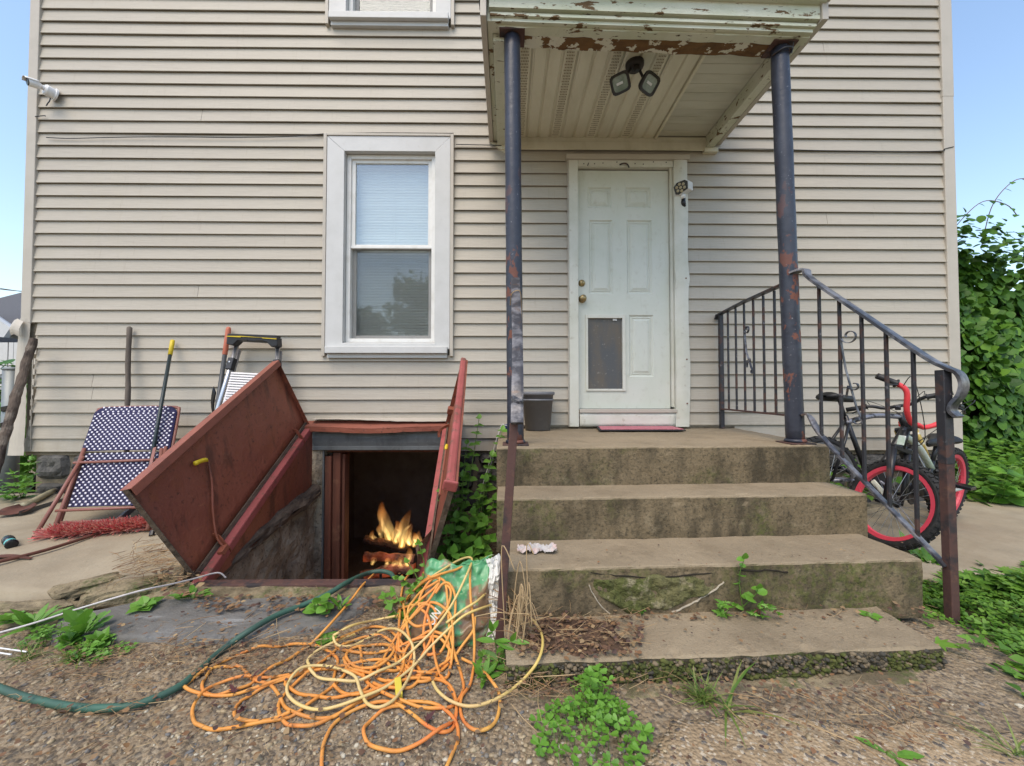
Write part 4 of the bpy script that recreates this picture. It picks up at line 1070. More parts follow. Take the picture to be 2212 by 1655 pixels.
m = MB().tube(spline([(1.60, -1.03, 3.06), (1.64, -1.08, 3.065), (1.70, -1.07, 3.075), (1.715, -1.0, 3.08)], 5), .006, 6); m.build('tie_wire', M['iron'], c2, smooth=True)
m = MB().tube([(1.70, -1.06, 3.05), (1.705, -1.09, 3.16)], .003, 5); m.build('tie_wire', M['iron'], c2)

# ------------------------------------------------------------------ iron railings
def flat(pts, w, h, name, mt, parent, up=(0, 0, 1), bevel=.002, side=None):
    """flat bar swept along points, w wide (horizontal), h thick"""
    P = [Vector(p) for p in pts]; m = MB(); n = len(P); prof = [(-1, -1), (1, -1), (1, 1), (.55, 1.25), (-.55, 1.25), (-1, 1)]
    for i in range(n):
        t = (P[min(i+1, n-1)]-P[max(i-1, 0)]).normalized(); r = t.cross(Vector(up))
        if r.length < .05: r = Vector((1, 0, 0)) if abs(t.x) < .5 else Vector((0, 1, 0))
        if side is not None: r = Vector(side)
        r.normalize(); u = r.cross(t).normalized()
        for a, b in prof: m.v.append(P[i]+r*a*w/2+u*b*h/2)
    k = len(prof)
    for i in range(n-1):
        for j in range(k):
            l = (j+1) % k; m.f.append((i*k+j, i*k+l, (i+1)*k+l, (i+1)*k+j))
    m.f.append(tuple(range(k))[::-1]); m.f.append(tuple((n-1)*k+j for j in range(k)))
    return m.build(name, mt, parent, bevel=0)
def scroll(c, ex, ez, r, turns, n=22):
    return [c+ex*math.cos(a)*q+ez*math.sin(a)*q for a, q in [(turns*2*math.pi*i/n, r*(1-.62*i/n)) for i in range(n+1)]]
# stair railing on the right
NB = at_z(2057, 1337, .04); NT = Vector((NB.x-.012, NB.y, 1.12))
C0 = V(1.715, -1.06, 1.735); C1 = V(1.725, -1.055, .885)
sr = thing('stair_railing', NB, 'wrought-iron railing sloping down the right side of the steps', 'railing')
m = MB().bar(NB-V(0, 0, .06), NT, .036, .036, (0, 1, 0)); m.build('newel_post', M['ironrust'], sr, bevel=.003)
m = MB().bar(NB+(NT-NB)*.62, NT+V(0, 0, .0), .0385, .0385, (0, 1, 0)); m.build('newel_sleeve', M['iron'], sr, bevel=.003)
rail = spline([C0+V(-.035, .0, -.01), C0+V(.03, -.02, .004), C0.lerp(NT, .12)+V(0, 0, .010), C0.lerp(NT, .5)+V(0, 0, .008), C0.lerp(NT, .9)+V(0, 0, .008), NT+V(.006, -.010, .010), NT+V(.028, -.036, -.015), NT+V(.038, -.046, -.060), NT+V(.032, -.040, -.11), NT+V(.016, -.024, -.15), NT+V(.014, -.022, -.18), NT+V(.026, -.036, -.205)], 6)
flat(rail, .060, .013, 'handrail', M['ironworn'], sr, side=(NT-C0).cross(V(0, 0, 1)))
BL = at_y(2044, 1224, NB.y)
def rl(t): return C1.lerp(BL, t)
flat(spline([C1+V(-.01, 0, .004), C1+V(.03, -.02, .0), rl(.2), rl(.6), rl(1.0)], 5), .034, .010, 'bottom_rail', M['ironworn'], sr)
for i in range(5):
    t = (i+1)/6+.012
    p = rl(t); q = C0.lerp(NT, t)+V(0, 0, .008)
    q = Vector((p.x, p.y, q.z))
    m = MB().bar(p, q, .014, .014, (0, 1, 0)); m.build('baluster', M['iron'], sr, bevel=.002)
    if i == 1: sp0, sp1 = p, q
    if i == 2: sp2, sp3 = p, q
def ribbon(pts, w, t, name, mt, parent, side):
    P = [Vector(p) for p in pts]; m = MB(); side = Vector(side).normalized(); n = len(P)
    for i in range(n):
        tt = (P[min(i+1, n-1)]-P[max(i-1, 0)]).normalized(); u = tt.cross(side).normalized()
        for a, b in ((-1, -1), (1, -1), (1, 1), (-1, 1)): m.v.append(P[i]+side*a*w/2+u*b*t/2)
    for i in range(n-1):
        for j in range(4):
            l = (j+1) % 4; m.f.append((i*4+j, i*4+l, i*4+4+l, i*4+4+j))
    m.f.append((3, 2, 1, 0)); e = (n-1)*4; m.f.append((e, e+1, e+2, e+3))
    return m.build(name, mt, parent)
rd = (NT-C0); rd.z = 0; rd.normalize(); sd_ = V(-rd.y, rd.x, 0); up = V(0, 0, 1)
def scrollwork(parent, A, B, C, D, ex, side, k=1.0):
    """long S scroll from high on baluster A-B to low on C-D"""
    top = A.lerp(B, .72); low = C.lerp(D, .34)
    c1 = top+ex*.045*k+up*.03
    pts = scroll(c1, -ex, up, .042*k, -1.05)[::-1]+[A.lerp(B, .66)+ex*.012, A.lerp(B, .55)+ex*.025, low.lerp(A.lerp(B, .55), .3), low]
    ribbon(pts, .014, .004, 'scroll', M['ironworn'], parent, side)
    c2 = A.lerp(B, .50).lerp(low, .18)+ex*.045*k
    ribbon(scroll(c2, -ex, up, .028*k, -.8)[::-1]+[A.lerp(B, .42).lerp(low, .2)+ex*.005], .014, .004, 'scroll', M['ironworn'], parent, side)
    c3 = low-ex*.03*k+up*.02
    ribbon(scroll(c3, ex, up, .026*k, -.8)[::-1], .014, .004, 'scroll', M['ironworn'], parent, side)
scrollwork(sr, sp0, sp1, sp2, sp3, rd, sd_)
# landing railing back to the wall
P0 = V(1.785, -.075, Z1_+.005); P0t = V(1.785, -.075, 1.672)
lr = thing('landing_railing', P0, 'level iron railing between the right column and the siding', 'railing')
m = MB().bar(P0, P0t, .032, .032, (0, 1, 0)); m.build('post', M['iron'], lr, bevel=.003)
flat(spline([V(1.77, -.035, 1.64), V(1.775, -.05, 1.672), V(1.785, -.075, 1.68), V(1.73, -.5, 1.684), V(1.70, -.97, 1.688)], 6), .04, .012, 'handrail', M['iron'], lr)
a_, b_ = V(1.785, -.075, .885), V(1.712, -.965, .882)
flat([a_, b_], .03, .010, 'bottom_rail', M['ironrust'], lr)
for i in range(6):
    t = (i+1)/7; p = a_.lerp(b_, t); q = Vector((p.x, p.y, 1.678))
    m = MB().bar(p, q, .013, .013, (0, 1, 0)); m.build('baluster', M['iron'], lr, bevel=.002)
    if i == 2: s0, s1 = p, q
    if i == 3: s2, s3 = p, q
ld = (b_-a_); ld.z = 0; ld.normalize(); scrollwork(lr, s0, s1, s2, s3, ld, V(-ld.y, ld.x, 0), .8)
# left hand railing, seen end-on
QB = at_z(1076, 1392, .03); QT = at_y(1110, 915, QB.y+.02)
hr = thing('hand_railing', QB, 'rusty left handrail running down to a thin leaning post', 'railing')
m = MB().bar(QB-V(0, 0, .06), QT, .034, .034, (0, 1, 0)); m.build('post', M['ironrust'], hr, bevel=.003)
R0 = at_y(1113, 602, -1.10); 
R1 = at_y(1117, 915, QT.y-.05)
mid = at_y(1118, 835, QT.y+.05)
flat(spline([R0, R0.lerp(mid, .33)+V(.002, 0, .0), R0.lerp(mid, .66)+V(.004, 0, 0), mid, R1.lerp(mid, .4)+V(0, .012, 0), R1], 6), .050, .012, 'handrail', M['ironworn'], hr, up=(0, .3, 1))
m = MB().tube(spline([(R0.x-.03, R0.y-.10, 1.50), (R0.x-.02, R0.y-.16, 1.55), (R0.x+.02, R0.y-.17, 1.56), (R0.x+.03, R0.y-.13, 1.50), (R0.x+.032, R0.y-.10, 1.42)], 5), .0025, 5); m.build('tie_wire', M['straw'], hr)

# ------------------------------------------------------------------ lamp under the porch roof
LP = at_z(1371, 137, ZS-.004)
fl = thing('floodlight', LP, 'dark twin-head floodlight fixed under the porch soffit', 'floodlight')
M['bronze'] = mat('dark_bronze', (.022, .019, .017), .45, layers=[dict(s=30, lo=.55, hi=.7, c=(.07, .055, .04), f=.7)])
m = MB().lathe([(.060, 0), (.060, -.018), (.055, -.030), (.035, -.046), (.0, -.05)], LP, (0, 0, 1), 20); m.build('canopy', M['bronze'], fl, smooth=True)
m = MB().prism([LP+V(-.02, .0, -.02), LP+V(.02, 0, -.02), LP+V(.016, -.03, -.085), LP+V(-.016, -.03, -.085)], (0, -.035, -.005)); m.build('motion_sensor', M['bronze'], fl, bevel=.006)
M['lampglass'] = mat('lamp_glass', (.16, .20, .17), .12, layers=[dict(s=12, lo=.4, hi=.7, c=(.34, .38, .33), f=.8), dict(s=5, lo=.5, hi=.7, c=(.06, .10, .04), f=.7)], spec=.8)
def head(p, dirv, roll, lab):
    d = Vector(dirv).normalized(); x = d.cross(Vector((0, 0, 1))).normalized(); y = x.cross(d)
    x, y = x*math.cos(roll)+y*math.sin(roll), y*math.cos(roll)-x*math.sin(roll)
    h = bpy.data.objects.new('lamp_head', None); COL.objects.link(h); h.parent = fl; h.location = (0, 0, 0); h['label'] = lab
    p = Vector(p); m = MB(); n = 28
    def ring(s, dz):
        out = []
        for k in range(n):
            a = 2*math.pi*k/n; c, q = math.cos(a), math.sin(a); f = 1/(abs(c)**5+abs(q)**5)**.2
            out.append(p+x*c*f*s*.062+y*q*f*s*.058+d*dz)
        return out
    rs = [ring(.35, -.075), ring(.7, -.06), ring(1.0, -.015), ring(1.0, .004), ring(.74, .0)]
    for r in rs: m.v += r
    for i in range(len(rs)-1):
        for k in range(n): l = (k+1) % n; m.f.append((i*n+k, i*n+l, (i+1)*n+l, (i+1)*n+k))
    m.f.append(tuple(range(n))[::-1]); m.build('housing', M['bronze'], h, smooth=False)
    g = MB(); g.v = ring(.745, -.003); g.f = [tuple(range(n))]; g.build('lens', M['lampglass'], h)
    m = MB().obox(p+x*.004-d*.0015, x*.02, y*.007, d*.002); m.build('bulb', M['white'], h)
    m = MB().tube([LP+V(.018 if x.x*0+p.x > LP.x else -.018, -.01, -.03), p-d*.05], .009, 8); m.build('arm', M['bronze'], h)
head(at_y(1340, 180, LP.y-.03), (-.14, -.62, -.55), R(-16), 'left lamp head'); head(at_y(1404, 181, LP.y-.03), (.22, -.62, -.5), R(14), 'right lamp head')

# ------------------------------------------------------------------ cameras and cable
M['camwhite'] = mat('white_plastic', (.74, .74, .74), .35)
M['camblack'] = mat('black_plastic', (.012, .012, .014), .25)
M['led'] = mat('amber_led_lens', (.42, .36, .24), .2)
cw = at_y(118, 205, -.03)
c = thing('security_camera', cw, 'white bullet camera on the left corner of the house', 'camera')
m = MB().lathe([(.052, 0), (.052, .012), (.045, .016), (.045, .060), (.038, .068), (0, .068)], cw+V(.012, .0, -.005), (-.35, -.8, .1), 24); m.build('junction_box', M['camwhite'], c, smooth=False)
ball = cw+V(-.022, -.062, .012)
m = MB().lathe([(0, -.02), (.014, -.014), (.02, 0), (.014, .014), (0, .02)], ball, (0, 0, 1), 14); m.build('ball_joint', M['camwhite'], c, smooth=True)
bd = V(-.34, -.80, -.22).normalized(); b0 = ball+V(0, -.01, .006)
m = MB().lathe([(0, 0), (.016, .002), (.026, .02), (.031, .035), (.031, .078), (.029, .082)], b0, bd, 22); m.build('body', M['camwhite'], c, smooth=True)
m = MB().lathe([(.0, .079), (.028, .079), (.0285, .0825), (.018, .085), (.0, .086)], b0, bd, 22); m.build('lens', M['camblack'], c, smooth=True)
sx_ = bd.cross(V(0, 0, 1)).normalized(); su = sx_.cross(bd)
m = MB().grid(lambda u, v: b0+bd*(.02+.08*u)+sx_*math.sin((v-.5)*2.4)*.036+su*math.cos((v-.5)*2.4)*.036, 4, 10); solid(m.build('sunshade', M['camwhite'], c, smooth=True), .002)
m = MB().tube(spline([cw+V(.0, -.03, -.05), cw+V(-.006, -.03, -.075), cw+V(-.03, -.02, -.085), cw+V(-.045, -.02, -.11)], 5), .004, 6); m.build('cable', M['iron'], c)

cr_ = at_y(1470, 405, -.10)
c = thing('camera_light', cr_, 'white camera lamp with seven round lenses beside the door', 'camera')
fd_ = V(-.66, -.70, -.22).normalized(); fx = fd_.cross(V(0, 0, 1)).normalized(); fu = fx.cross(fd_)
hexa = [(a*1.4, b*1.4) for a, b in ((-.042, .014), (-.020, .034), (.026, .036), (.042, .022), (.040, -.018), (-.016, -.036), (-.034, -.030))]
m = MB().prism([cr_+fx*-a+fu*b for a, b in hexa], -fd_*.022); m.build('face', M['camblack'], c, bevel=.004)
hexb = [(a*1.1, b*1.12) for a, b in hexa]
m = MB().prism([cr_-fd_*.008+fx*-a+fu*b for a, b in hexb], -fd_*.11); m.build('body', M['camwhite'], c, bevel=.006)
for k in range(7):
    if k == 0: a, b = 0, 0
    else: a, b = .032*math.cos(k*R(60)+.3), .029*math.sin(k*R(60)+.3)
    m = MB().lathe([(0, .002), (.011, .0015), (.013, -.002)], cr_+fx*a+fu*b, fd_, 14); m.build('lens', M['led'], c, smooth=True)
m = MB().lathe([(.022, 0), (.020, -.02), (.016, -.034), (0, -.036)], cr_-fd_*.04-fu*.052, fu, 16); m.build('sensor', M['camwhite'], c, smooth=True)
m = MB().tube(spline([cr_-fd_*.045-fu*.085, cr_-fd_*.035-fu*.125, cr_-fd_*.05-fu*.15], 6), [.018]*4+[.02]*5+[.017]*3+[.01], 12); m.build('bracket', M['camblack'], c, smooth=True)
m = MB().bar(cr_-fd_*.05-fu*.06, V(cr_.x+.04, -.045, cr_.z-.06), .03, .035); m.build('mount', M['camblack'], c, bevel=.005)

M['wire'] = mat('black_cable', (.02, .02, .022), .5)
def cable(pts, r, label, name='wall_cable'):
    P = spline(pts, 6); o = MB().tube(P, r, 6).build(name, M['wire'], None, smooth=True); return tag(o, label, 'cable')
pw = [at_y(x, y, -.03) for x, y in ((100, 297), (150, 299), (235, 297), (300, 296), (405, 296), (500, 297), (620, 295), (700, 289))]
cable(pw, .0035, 'thin black cable clipped along the siding left of the window')
pw = [at_y(x, y, -.034) for x, y in ((985, 312), (1080, 314), (1200, 317), (1240, 319), (1330, 316), (1450, 320), (1560, 322), (1648, 322), (1760, 325), (1867, 327), (1960, 328), (2034, 326), (2040, 322), (2060, 317))]
cable(pw, .0035, 'thin black cable crossing the siding above the door to the right corner')
pw = [at_y(x, y, -.034) for x, y in ((700, 288), (760, 287.5), (840, 287), (980, 288))]
cable(pw, .003, 'short cable lying along the top of the window casing')
pw = [at_y(x, y, -.036) for x, y in ((76, 252), (95, 250), (98, 251))]
cable(pw, .004, 'cable loop round the left corner trim below the camera')
# ------------------------------------------------------------------ things leaning on the wall, left
M['woodgrey'] = mat('weathered_handle', (.13, .105, .085), .8, layers=[dict(s=26, st=(1, 1, .1), lo=.45, hi=.7, c=(.055, .045, .038), f=.8)], bump=[('noise', 26, .003, (1, 1, .1))])
M['bark'] = mat('old_pole_bark', (.12, .09, .07), .95, layers=[dict(s=14, st=(1, 1, .3), lo=.45, hi=.62, c=(.04, .03, .026), f=.9), dict(s=9, lo=.56, hi=.68, c=(.24, .20, .16), f=.7)], bump=[('noise', 16, .02, (1, 1, .3))])
M['alu'] = mat('brushed_aluminium', (.55, .55, .57), .32, .85, layers=[dict(s=20, lo=.5, hi=.75, c=(.45, .45, .46), f=.5)])
M['alustep'] = mat('ribbed_aluminium', (.50, .49, .50), .5, .3, layers=[dict(s=8, lo=.5, hi=.75, c=(.55, .54, .53), f=.6)])
M['blackplastic'] = mat('black_ladder_plastic', (.018, .018, .022), .4)
M['orangerubber'] = mat('faded_orange_grip', (.45, .13, .075), .6)
M['greyshaft'] = mat('grey_fibreglass_shaft', (.055, .06, .066), .45)
M['darkshaft'] = mat('dark_green_steel_shaft', (.018, .03, .032), .4)
M['tube'] = mat('brown_enamel_tube', (.25, .10, .075), .4, layers=[dict(s=10, lo=.5, hi=.7, c=(.17, .07, .05), f=.7), dict(s=30, lo=.64, hi=.7, c=(.1, .07, .05), f=.7)])
M['web'] = mat('navy_webbing', (.028, .024, .085), .6, layers=[dict(s=14, lo=.5, hi=.7, c=(.05, .045, .12), f=.6)], rnd=.15)
M['webwhite'] = mat('white_webbing', (.66, .64, .70), .6, rnd=.08)
M['bristle'] = mat('red_bristles', (.5, .12, .11), .8, island=dict(c=[(.75, .13, .15), (.80, .30, .26), (.80, .52, .40), (.68, .09, .12), (.80, .42, .34)]), trans=.1)
M['rustrod'] = mat('rusted_rod', (.12, .045, .03), .85, layers=[dict(s=25, lo=.5, hi=.7, c=(.05, .025, .02), f=.8)])

# folding chair
CT = V(-2.86, -.24, .905); CB = V(-2.50, -.845, .125)       # top centre and foot centre
ch = thing('folding_chair', (CB.x, CB.y, .13), 'folded lawn chair with navy and white woven webbing against the siding', 'chair')
up_ = (CT-CB).normalized(); rt = V(1, .03, .015).normalized(); nn = rt.cross(up_).normalized()
if nn.y > 0: nn = -nn
Lc = (CT-CB).length
def cp_(s, t, h=0): return CB+rt*s+up_*(t*Lc)+nn*h
hw = .325
def arch(h, t0, t1, r, w):
    return spline([cp_(-w*1.0, t0, h), cp_(-w, (t0+t1)/2, h), cp_(-w, t1-.06, h), cp_(-w*.95, t1-.012, h), cp_(-w*.78, t1, h), cp_(0, t1+.004, h), cp_(w*.78, t1, h), cp_(w*.95, t1-.012, h), cp_(w, t1-.06, h), cp_(w, (t0+t1)/2, h), cp_(w*1.0, t0, h)], 5)
m = MB().tube(arch(0, .0, 1.0, 0, hw*.93), .0115, 10); m.build('back_frame', M['tube'], ch, smooth=True)
m = MB().tube([cp_(-hw*.86, .02, .045), cp_(-hw*.86, .62, .03)], .0115, 10); m.build('leg', M['tube'], ch, smooth=True)
m = MB().tube([cp_(hw*.86, .02, .045), cp_(hw*.86, .62, .03)], .0115, 10); m.build('leg', M['tube'], ch, smooth=True)
m = MB().tube([cp_(-hw*1.08, -.02, .075), cp_(-hw*.80, .55, .04)], .0115, 10); m.build('leg', M['tube'], ch, smooth=True)
m = MB().tube([cp_(hw*1.02, .06, .075), cp_(hw*.80, .60, .04)], .0115, 10); m.build('leg', M['tube'], ch, smooth=True)
for t, h in ((.085, .03), (.155, .05), (.02, .02), (.50, .045)):
    m = MB().tube([cp_(-hw*.93, t, h), cp_(hw*.93, t+.012, h)], .009, 8); m.build('crossbar', M['tube'], ch, smooth=True)
for s in (-1, 1):
    m = MB().tube([cp_(s*hw*1.02, -.03, .075), cp_(s*hw*1.02, .0, .072)], .014, 8); m.build('foot_cap', M['camblack'], ch)
m = MB().bar(cp_(hw*.7, .60, .06), cp_(hw*.74, .36, .085), .02, .008, nn); m.build('armrest', M['tube'], ch, bevel=.002)
# webbing: fine navy cords across, white stitches in rows
def webbing(t0, t1, w0, name):
    wb = bpy.data.objects.new(name, None); COL.objects.link(wb); wb.parent = ch
    nrow = int((t1-t0)*Lc/.0085); m = MB()
    for i in range(nrow):
        t = t0+(t1-t0)*(i+.5)/nrow; w = w0
        if t > .93: w = w0*(1-.22*((t-.93)/.07)**2)
        P = [cp_(-w+2*w*k/10, t, .018+.006*math.sin(math.pi*k/10)+.002*((k+i) % 2)) for k in range(11)]
        m.tube(P, .0044, 5)
    o = m.build('cords', M['web'], wb, smooth=True); o['kind'] = 'stuff'
    sm = MB().obox((0, 0, 0), (.0062, 0, 0), (0, .0066, 0), (0, 0, .0022)); so = sm.build('white_weave', M['webwhite'], None, local=True, bevel=0); me = so.data; bpy.data.objects.remove(so)
    mats = []; nr = int((t1-t0)*Lc/.0205)
    for i in range(nr):
        t = t0+(t1-t0)*(i+.6)/nr; w = w0*(.97 if t < .94 else .82); nc = int(2*w/.036)
        for k in range(nc):
            s = -w+2*w*(k+.5+(.5 if i % 2 else 0)-.25)/nc
            if abs(s) > w: continue
            mats.append(mtx(cp_(s, t, .0275)-Vector(ch.location), rt, up_, nn))
    for q in mats:
        pass
    o = scatter('white_weave', [tuple(v.co) for v in me.vertices], [tuple(p.vertices) for p in me.polygons], [Matrix.Translation(ch.location) @ q for q in mats], M['webwhite'], None)
    o.data.transform(Matrix.Translation(-Vector(ch.location))); o.parent = wb; o['kind'] = 'stuff'
webbing(.605, .992, hw*.93, 'backrest'); webbing(.19, .585, hw*.82, 'seat')

# push broom
HT = at_y(373, 736, -.045); BC = V(-2.66, -.835, .165)
HB = at_y(318, 1045, -.62); hdv = (HT-HB).normalized(); HB2 = HB-hdv*.10
br = thing('push_broom', (BC.x, BC.y, .13), 'push broom with dark handle, yellow tip and worn red bristles', 'broom')
m = MB().tube([HB2, HB2.lerp(HT, .5), HT], .0125, 12); m.build('handle', M['darkshaft'], br, smooth=True)
m = MB().tube([HB2-hdv*.02, HB2+hdv*.16], .0155, 10); m.build('ferrule', M['greyshaft'], br, smooth=True)
m = MB().tube([HT-hdv*.15, HT-hdv*.02, HT, HT+hdv*.004], [.0150, .0165, .0150, .008], 12); m.build('grip', M['yellowgrip'], br, smooth=True)
e0 = at_z(118, 1166, .13); e1 = at_z(335, 1144, .14)
e0.z = .155; e1.z = .165
bx = (e1-e0).normalized(); by = Vector((-bx.y, bx.x, 0)).normalized()
if by.y > 0: by = -by
m = MB().obox((e0+e1)/2+V(0, 0, -.012), (e1-e0)/2, by*.03, V(0, 0, .014)); m.build('brush_block', M['camblack'], br, bevel=.005)
m = MB().bar((e0+e1)/2, HB2, .03, .03); m.build('socket_brace', M['iron'], br)
rnd = random.Random(9); mats = []; Lb = (e1-e0).length
for i in range(3400):
    u = rnd.random(); a = rnd.gauss(0, .5); p = e0+bx*(u*Lb)+by*rnd.uniform(-.026, .030)+V(0, 0, .0)
    d = (V(0, 0, 1)+by*(.9+.4*math.sin(a))*1.0+bx*rnd.gauss(-.05, .35)+V(0, 0, rnd.gauss(0, .45))).normalized()
    if u < .03: d = (d-bx*1.2).normalized()
    mats.append(frame(p, d, rnd.random()*6, rnd.uniform(.8, 1.25)))
tv = [(-.0016, 0, 0), (.0016, 0, 0), (.0008, .002, .078), (-.0008, .002, .078), (0, .0020, 0), (0, -.002, .075)]
o = scatter('bristles', tv, [(0, 1, 2, 3), (4, 5, 2)], mats, M['bristle'], br); o['kind'] = 'stuff'

def handle(name, top, bot, r, mt, label, cat, wob=.004):
    t = thing(name, bot, label, cat); top = Vector(top); bot = Vector(bot); n = 16
    P = [bot.lerp(top, i/n)+V(wob*math.sin(i*.9), 0, 0) for i in range(n+1)]
    m = MB().tube(P+[top+(top-bot).normalized()*.008], [r*(1+.06*math.sin(i*1.7)) for i in range(n+1)]+[r*.5], 12); m.build('handle', mt, t, smooth=True)
    return t
def shovel_blade(t, p, d, w, l, mt):
    d = Vector(d).normalized(); x = d.cross(V(0, 1, 0)).normalized(); z = x.cross(d)
    m = MB().grid(lambda u, v: Vector(p)+d*l*v+x*(u*2-1)*w/2*(1-.25*max(0, v-.6)/.4*1.5)+z*(.02*(u*2-1)**2), 8, 8); solid(m.build('blade', mt, t, smooth=True), .003)
t = handle('shovel', at_y(279, 708, -.05), V(-3.02, -.17, .40), .0175, M['woodgrey'], 'grey weathered shovel handle standing behind the folded chair', 'shovel', .003)
shovel_blade(t, V(-3.02, -.17, .42), (0, -.15, -1), .2, .26, M['rustrod'])
OT = at_y(494, 708, -.05); OB = at_y(458, 960, -.22)
t = thing('long_handled_tool', OB, 'grey-shafted garden tool with a faded orange grip beside the step ladder', 'garden tool'); od = (OT-OB).normalized()
m = MB().tube([OB-od*.35, OT-od*.23], .0165, 12); m.build('shaft', M['greyshaft'], t, smooth=True)
m = MB().tube([OT-od*.235, OT-od*.23, OT-od*.12, OT-od*.02, OT, OT+od*.006], [.016, .019, .0185, .0195, .016, .008], 12); m.build('grip', M['orangerubber'], t, smooth=True)
shovel_blade(t, OB-od*.33, -od, .18, .24, M['rustrod'])
m = MB().grid(lambda u, v: at_y(462+5*u, 905-70*v+14*u, -.15)+V(-.02*math.sin(v*3), 0, 0), 4, 8); solid(m.build('guard', M['camblack'], t, smooth=True), .012)

# step ladder, folded, leaning on the wall
ld_ = thing('step_ladder', at_y(520, 1000, -.2), 'folded aluminium step ladder with black and yellow top leaning on the siding', 'ladder')
TL, TR = at_y(513, 742, -.09), at_y(600, 745, -.09); BL_, BR_ = at_y(452, 945, -.33), at_y(592, 955, -.33)
def lp(s, t, h=0): return TL.lerp(TR, s).lerp(BL_.lerp(BR_, s), t)+V(0, -h, h*.25)
for s in (0, 1):
    m = MB().tube([lp(s, -.02), lp(s, .5), lp(s, 1.55)], .0165, 12); m.build('rail', M['alu'], ld_, smooth=True)
    m = MB().tube([lp(s, .05, -.045), lp(s, 1.5, -.06)], .013, 10); m.build('rear_rail', M['alu'], ld_, smooth=True)
    m = MB().bar(lp(s, .17), lp(s, .30), .048, .05, (0, 1, 0)); m.build('hinge_sleeve', M['blackplastic'], ld_, bevel=.006)
    m = MB().lathe([(0, .004), (.006, .003), (.007, 0)], lp(s, .22, .026), (0, -1, .2), 10); m.build('rivet', M['alu'], ld_)
ax = (TR-TL).normalized(); az = V(0, 0, 1); w = (TR-TL).length/2+.035; cT = (TL+TR)/2
m = MB().prism([cT-ax*w+az*.062, cT-ax*w*1.02+az*-.02, cT-ax*(w-.045)+az*-.028, cT-ax*(w-.085)+az*.012, cT+ax*(w-.085)+az*.008, cT+ax*(w-.045)+az*-.03, cT+ax*w*1.02+az*-.022, cT+ax*w+az*.052], (0, -.075, .004)); m.build('top_cap', M['blackplastic'], ld_, bevel=.006)
m = MB().prism([cT-ax*w+az*.050+V(0, -.076, 0), cT-ax*w+az*.044+V(0, -.076, 0), cT-ax*.09+az*.042+V(0, -.076, 0), cT-ax*.08+az*.047+V(0, -.076, 0), cT+ax*.08+az*.045+V(0, -.076, 0), cT+ax*.09+az*.040+V(0, -.076, 0), cT+ax*w+az*.036+V(0, -.076, 0), cT+ax*w+az*.042+V(0, -.076, 0), cT+ax*.09+az*.046+V(0, -.076, 0), cT-ax*.08+az*.053+V(0, -.076, 0)], (0, -.006, 0)); m.build('yellow_stripe', M['yellowgrip'], ld_)
for s in (-1, 1): m = MB().obox(cT+ax*s*.062+az*.022+V(0, -.077, 0), ax*.028, V(0, .002, 0), az*.005); m.build('slot', M['hole'], ld_)
m = MB().obox(cT+az*.062+V(0, -.04, 0), ax*(w-.008), V(0, .036, 0), az*.008); m.build('tray_rim', M['blackplastic'], ld_, bevel=.004)
for (t0, t1, s0, s1) in ((.33, .73, .10, .985), (.93, 1.30, .06, .99)):
    st_ = bpy.data.objects.new('step', None); COL.objects.link(st_); st_.parent = ld_
    n = 15
    for i in range(n):
        ta, tb = t0+(t1-t0)*i/n, t0+(t1-t0)*(i+.62)/n
        m = MB().prism([lp(s0, ta, .026), lp(s1, ta, .026), lp(s1, tb, .028), lp(s0, tb, .028)], (0, .012, 0)); m.build('rib', M['alustep'], st_)
    m = MB().prism([lp(s0, t0, .016), lp(s1, t0, .016), lp(s1, t1, .016), lp(s0, t1, .016)], (0, .010, 0)); m.build('tread_plate', M['alustep'], st_)
    m = MB().prism([lp(s0-.01, t1, .03), lp(s1+.01, t1, .03), lp(s1+.01, t1+.05, .03), lp(s0-.01, t1+.05, .03)], (0, .03, 0)); m.build('front_lip', M['alu'], st_, bevel=.003)

# leaning bark pole at the corner
PT, PB = at_y(72, 733, -.13), at_y(-30, 1075, -.55)
t = thing('wooden_pole', PB, 'rough bark-covered wooden pole leaning on the left house corner', 'pole')
n = 30; P = [PB.lerp(PT, i/n)+V(.008*fbm((i*.3, 1, 1), 1, 2), 0, 0) for i in range(n+1)]
m = MB().tube(P, [.032-.006*i/n for i in range(n+1)], 14)
for v in m.v: v += Vector((fbm(v, 14, 3), fbm(v+V(5, 2, 1), 14, 3), 0))*.008
m.build('shaft', M['bark'], t, smooth=False)
# galvanised fence post and chain-link mesh
M['post'] = mat('dull_galvanised_post', (.23, .25, .25), .5, .4, layers=[dict(s=5, st=(1, 1, .4), lo=.45, hi=.7, c=(.15, .16, .16), f=.8), dict(s=14, lo=.6, hi=.7, c=(.30, .29, .26), f=.6)])
FP = at_y(18, 1085, .25); FP.z = .02
t = thing('fence_post', FP, 'grey galvanised fence post at the left edge beside the house corner', 'post')
m = MB().tube([FP, FP+V(.0, 0, 1.22)], .058, 18); m.build('shaft', M['post'], t, smooth=True)
m = MB().lathe([(.0, .012), (.04, .01), (.060, .0), (.060, -.02)], FP+V(0, 0, 1.22), (0, 0, 1), 18); m.build('cap', M['post'], t, smooth=True)
for z in (.72, .86):
    m = MB().obox(FP+V(.02, -.058, z), V(.03, 0, .006), V(0, .012, 0), V(0, 0, .022)); m.build('bracket', M['camblack'], t, bevel=.004)
t = thing('chain_link_fence', (FP.x-.9, FP.y+.1, .05), 'grey chain-link mesh stretched left of the fence post', 'fence')
m = MB(); pit = .062
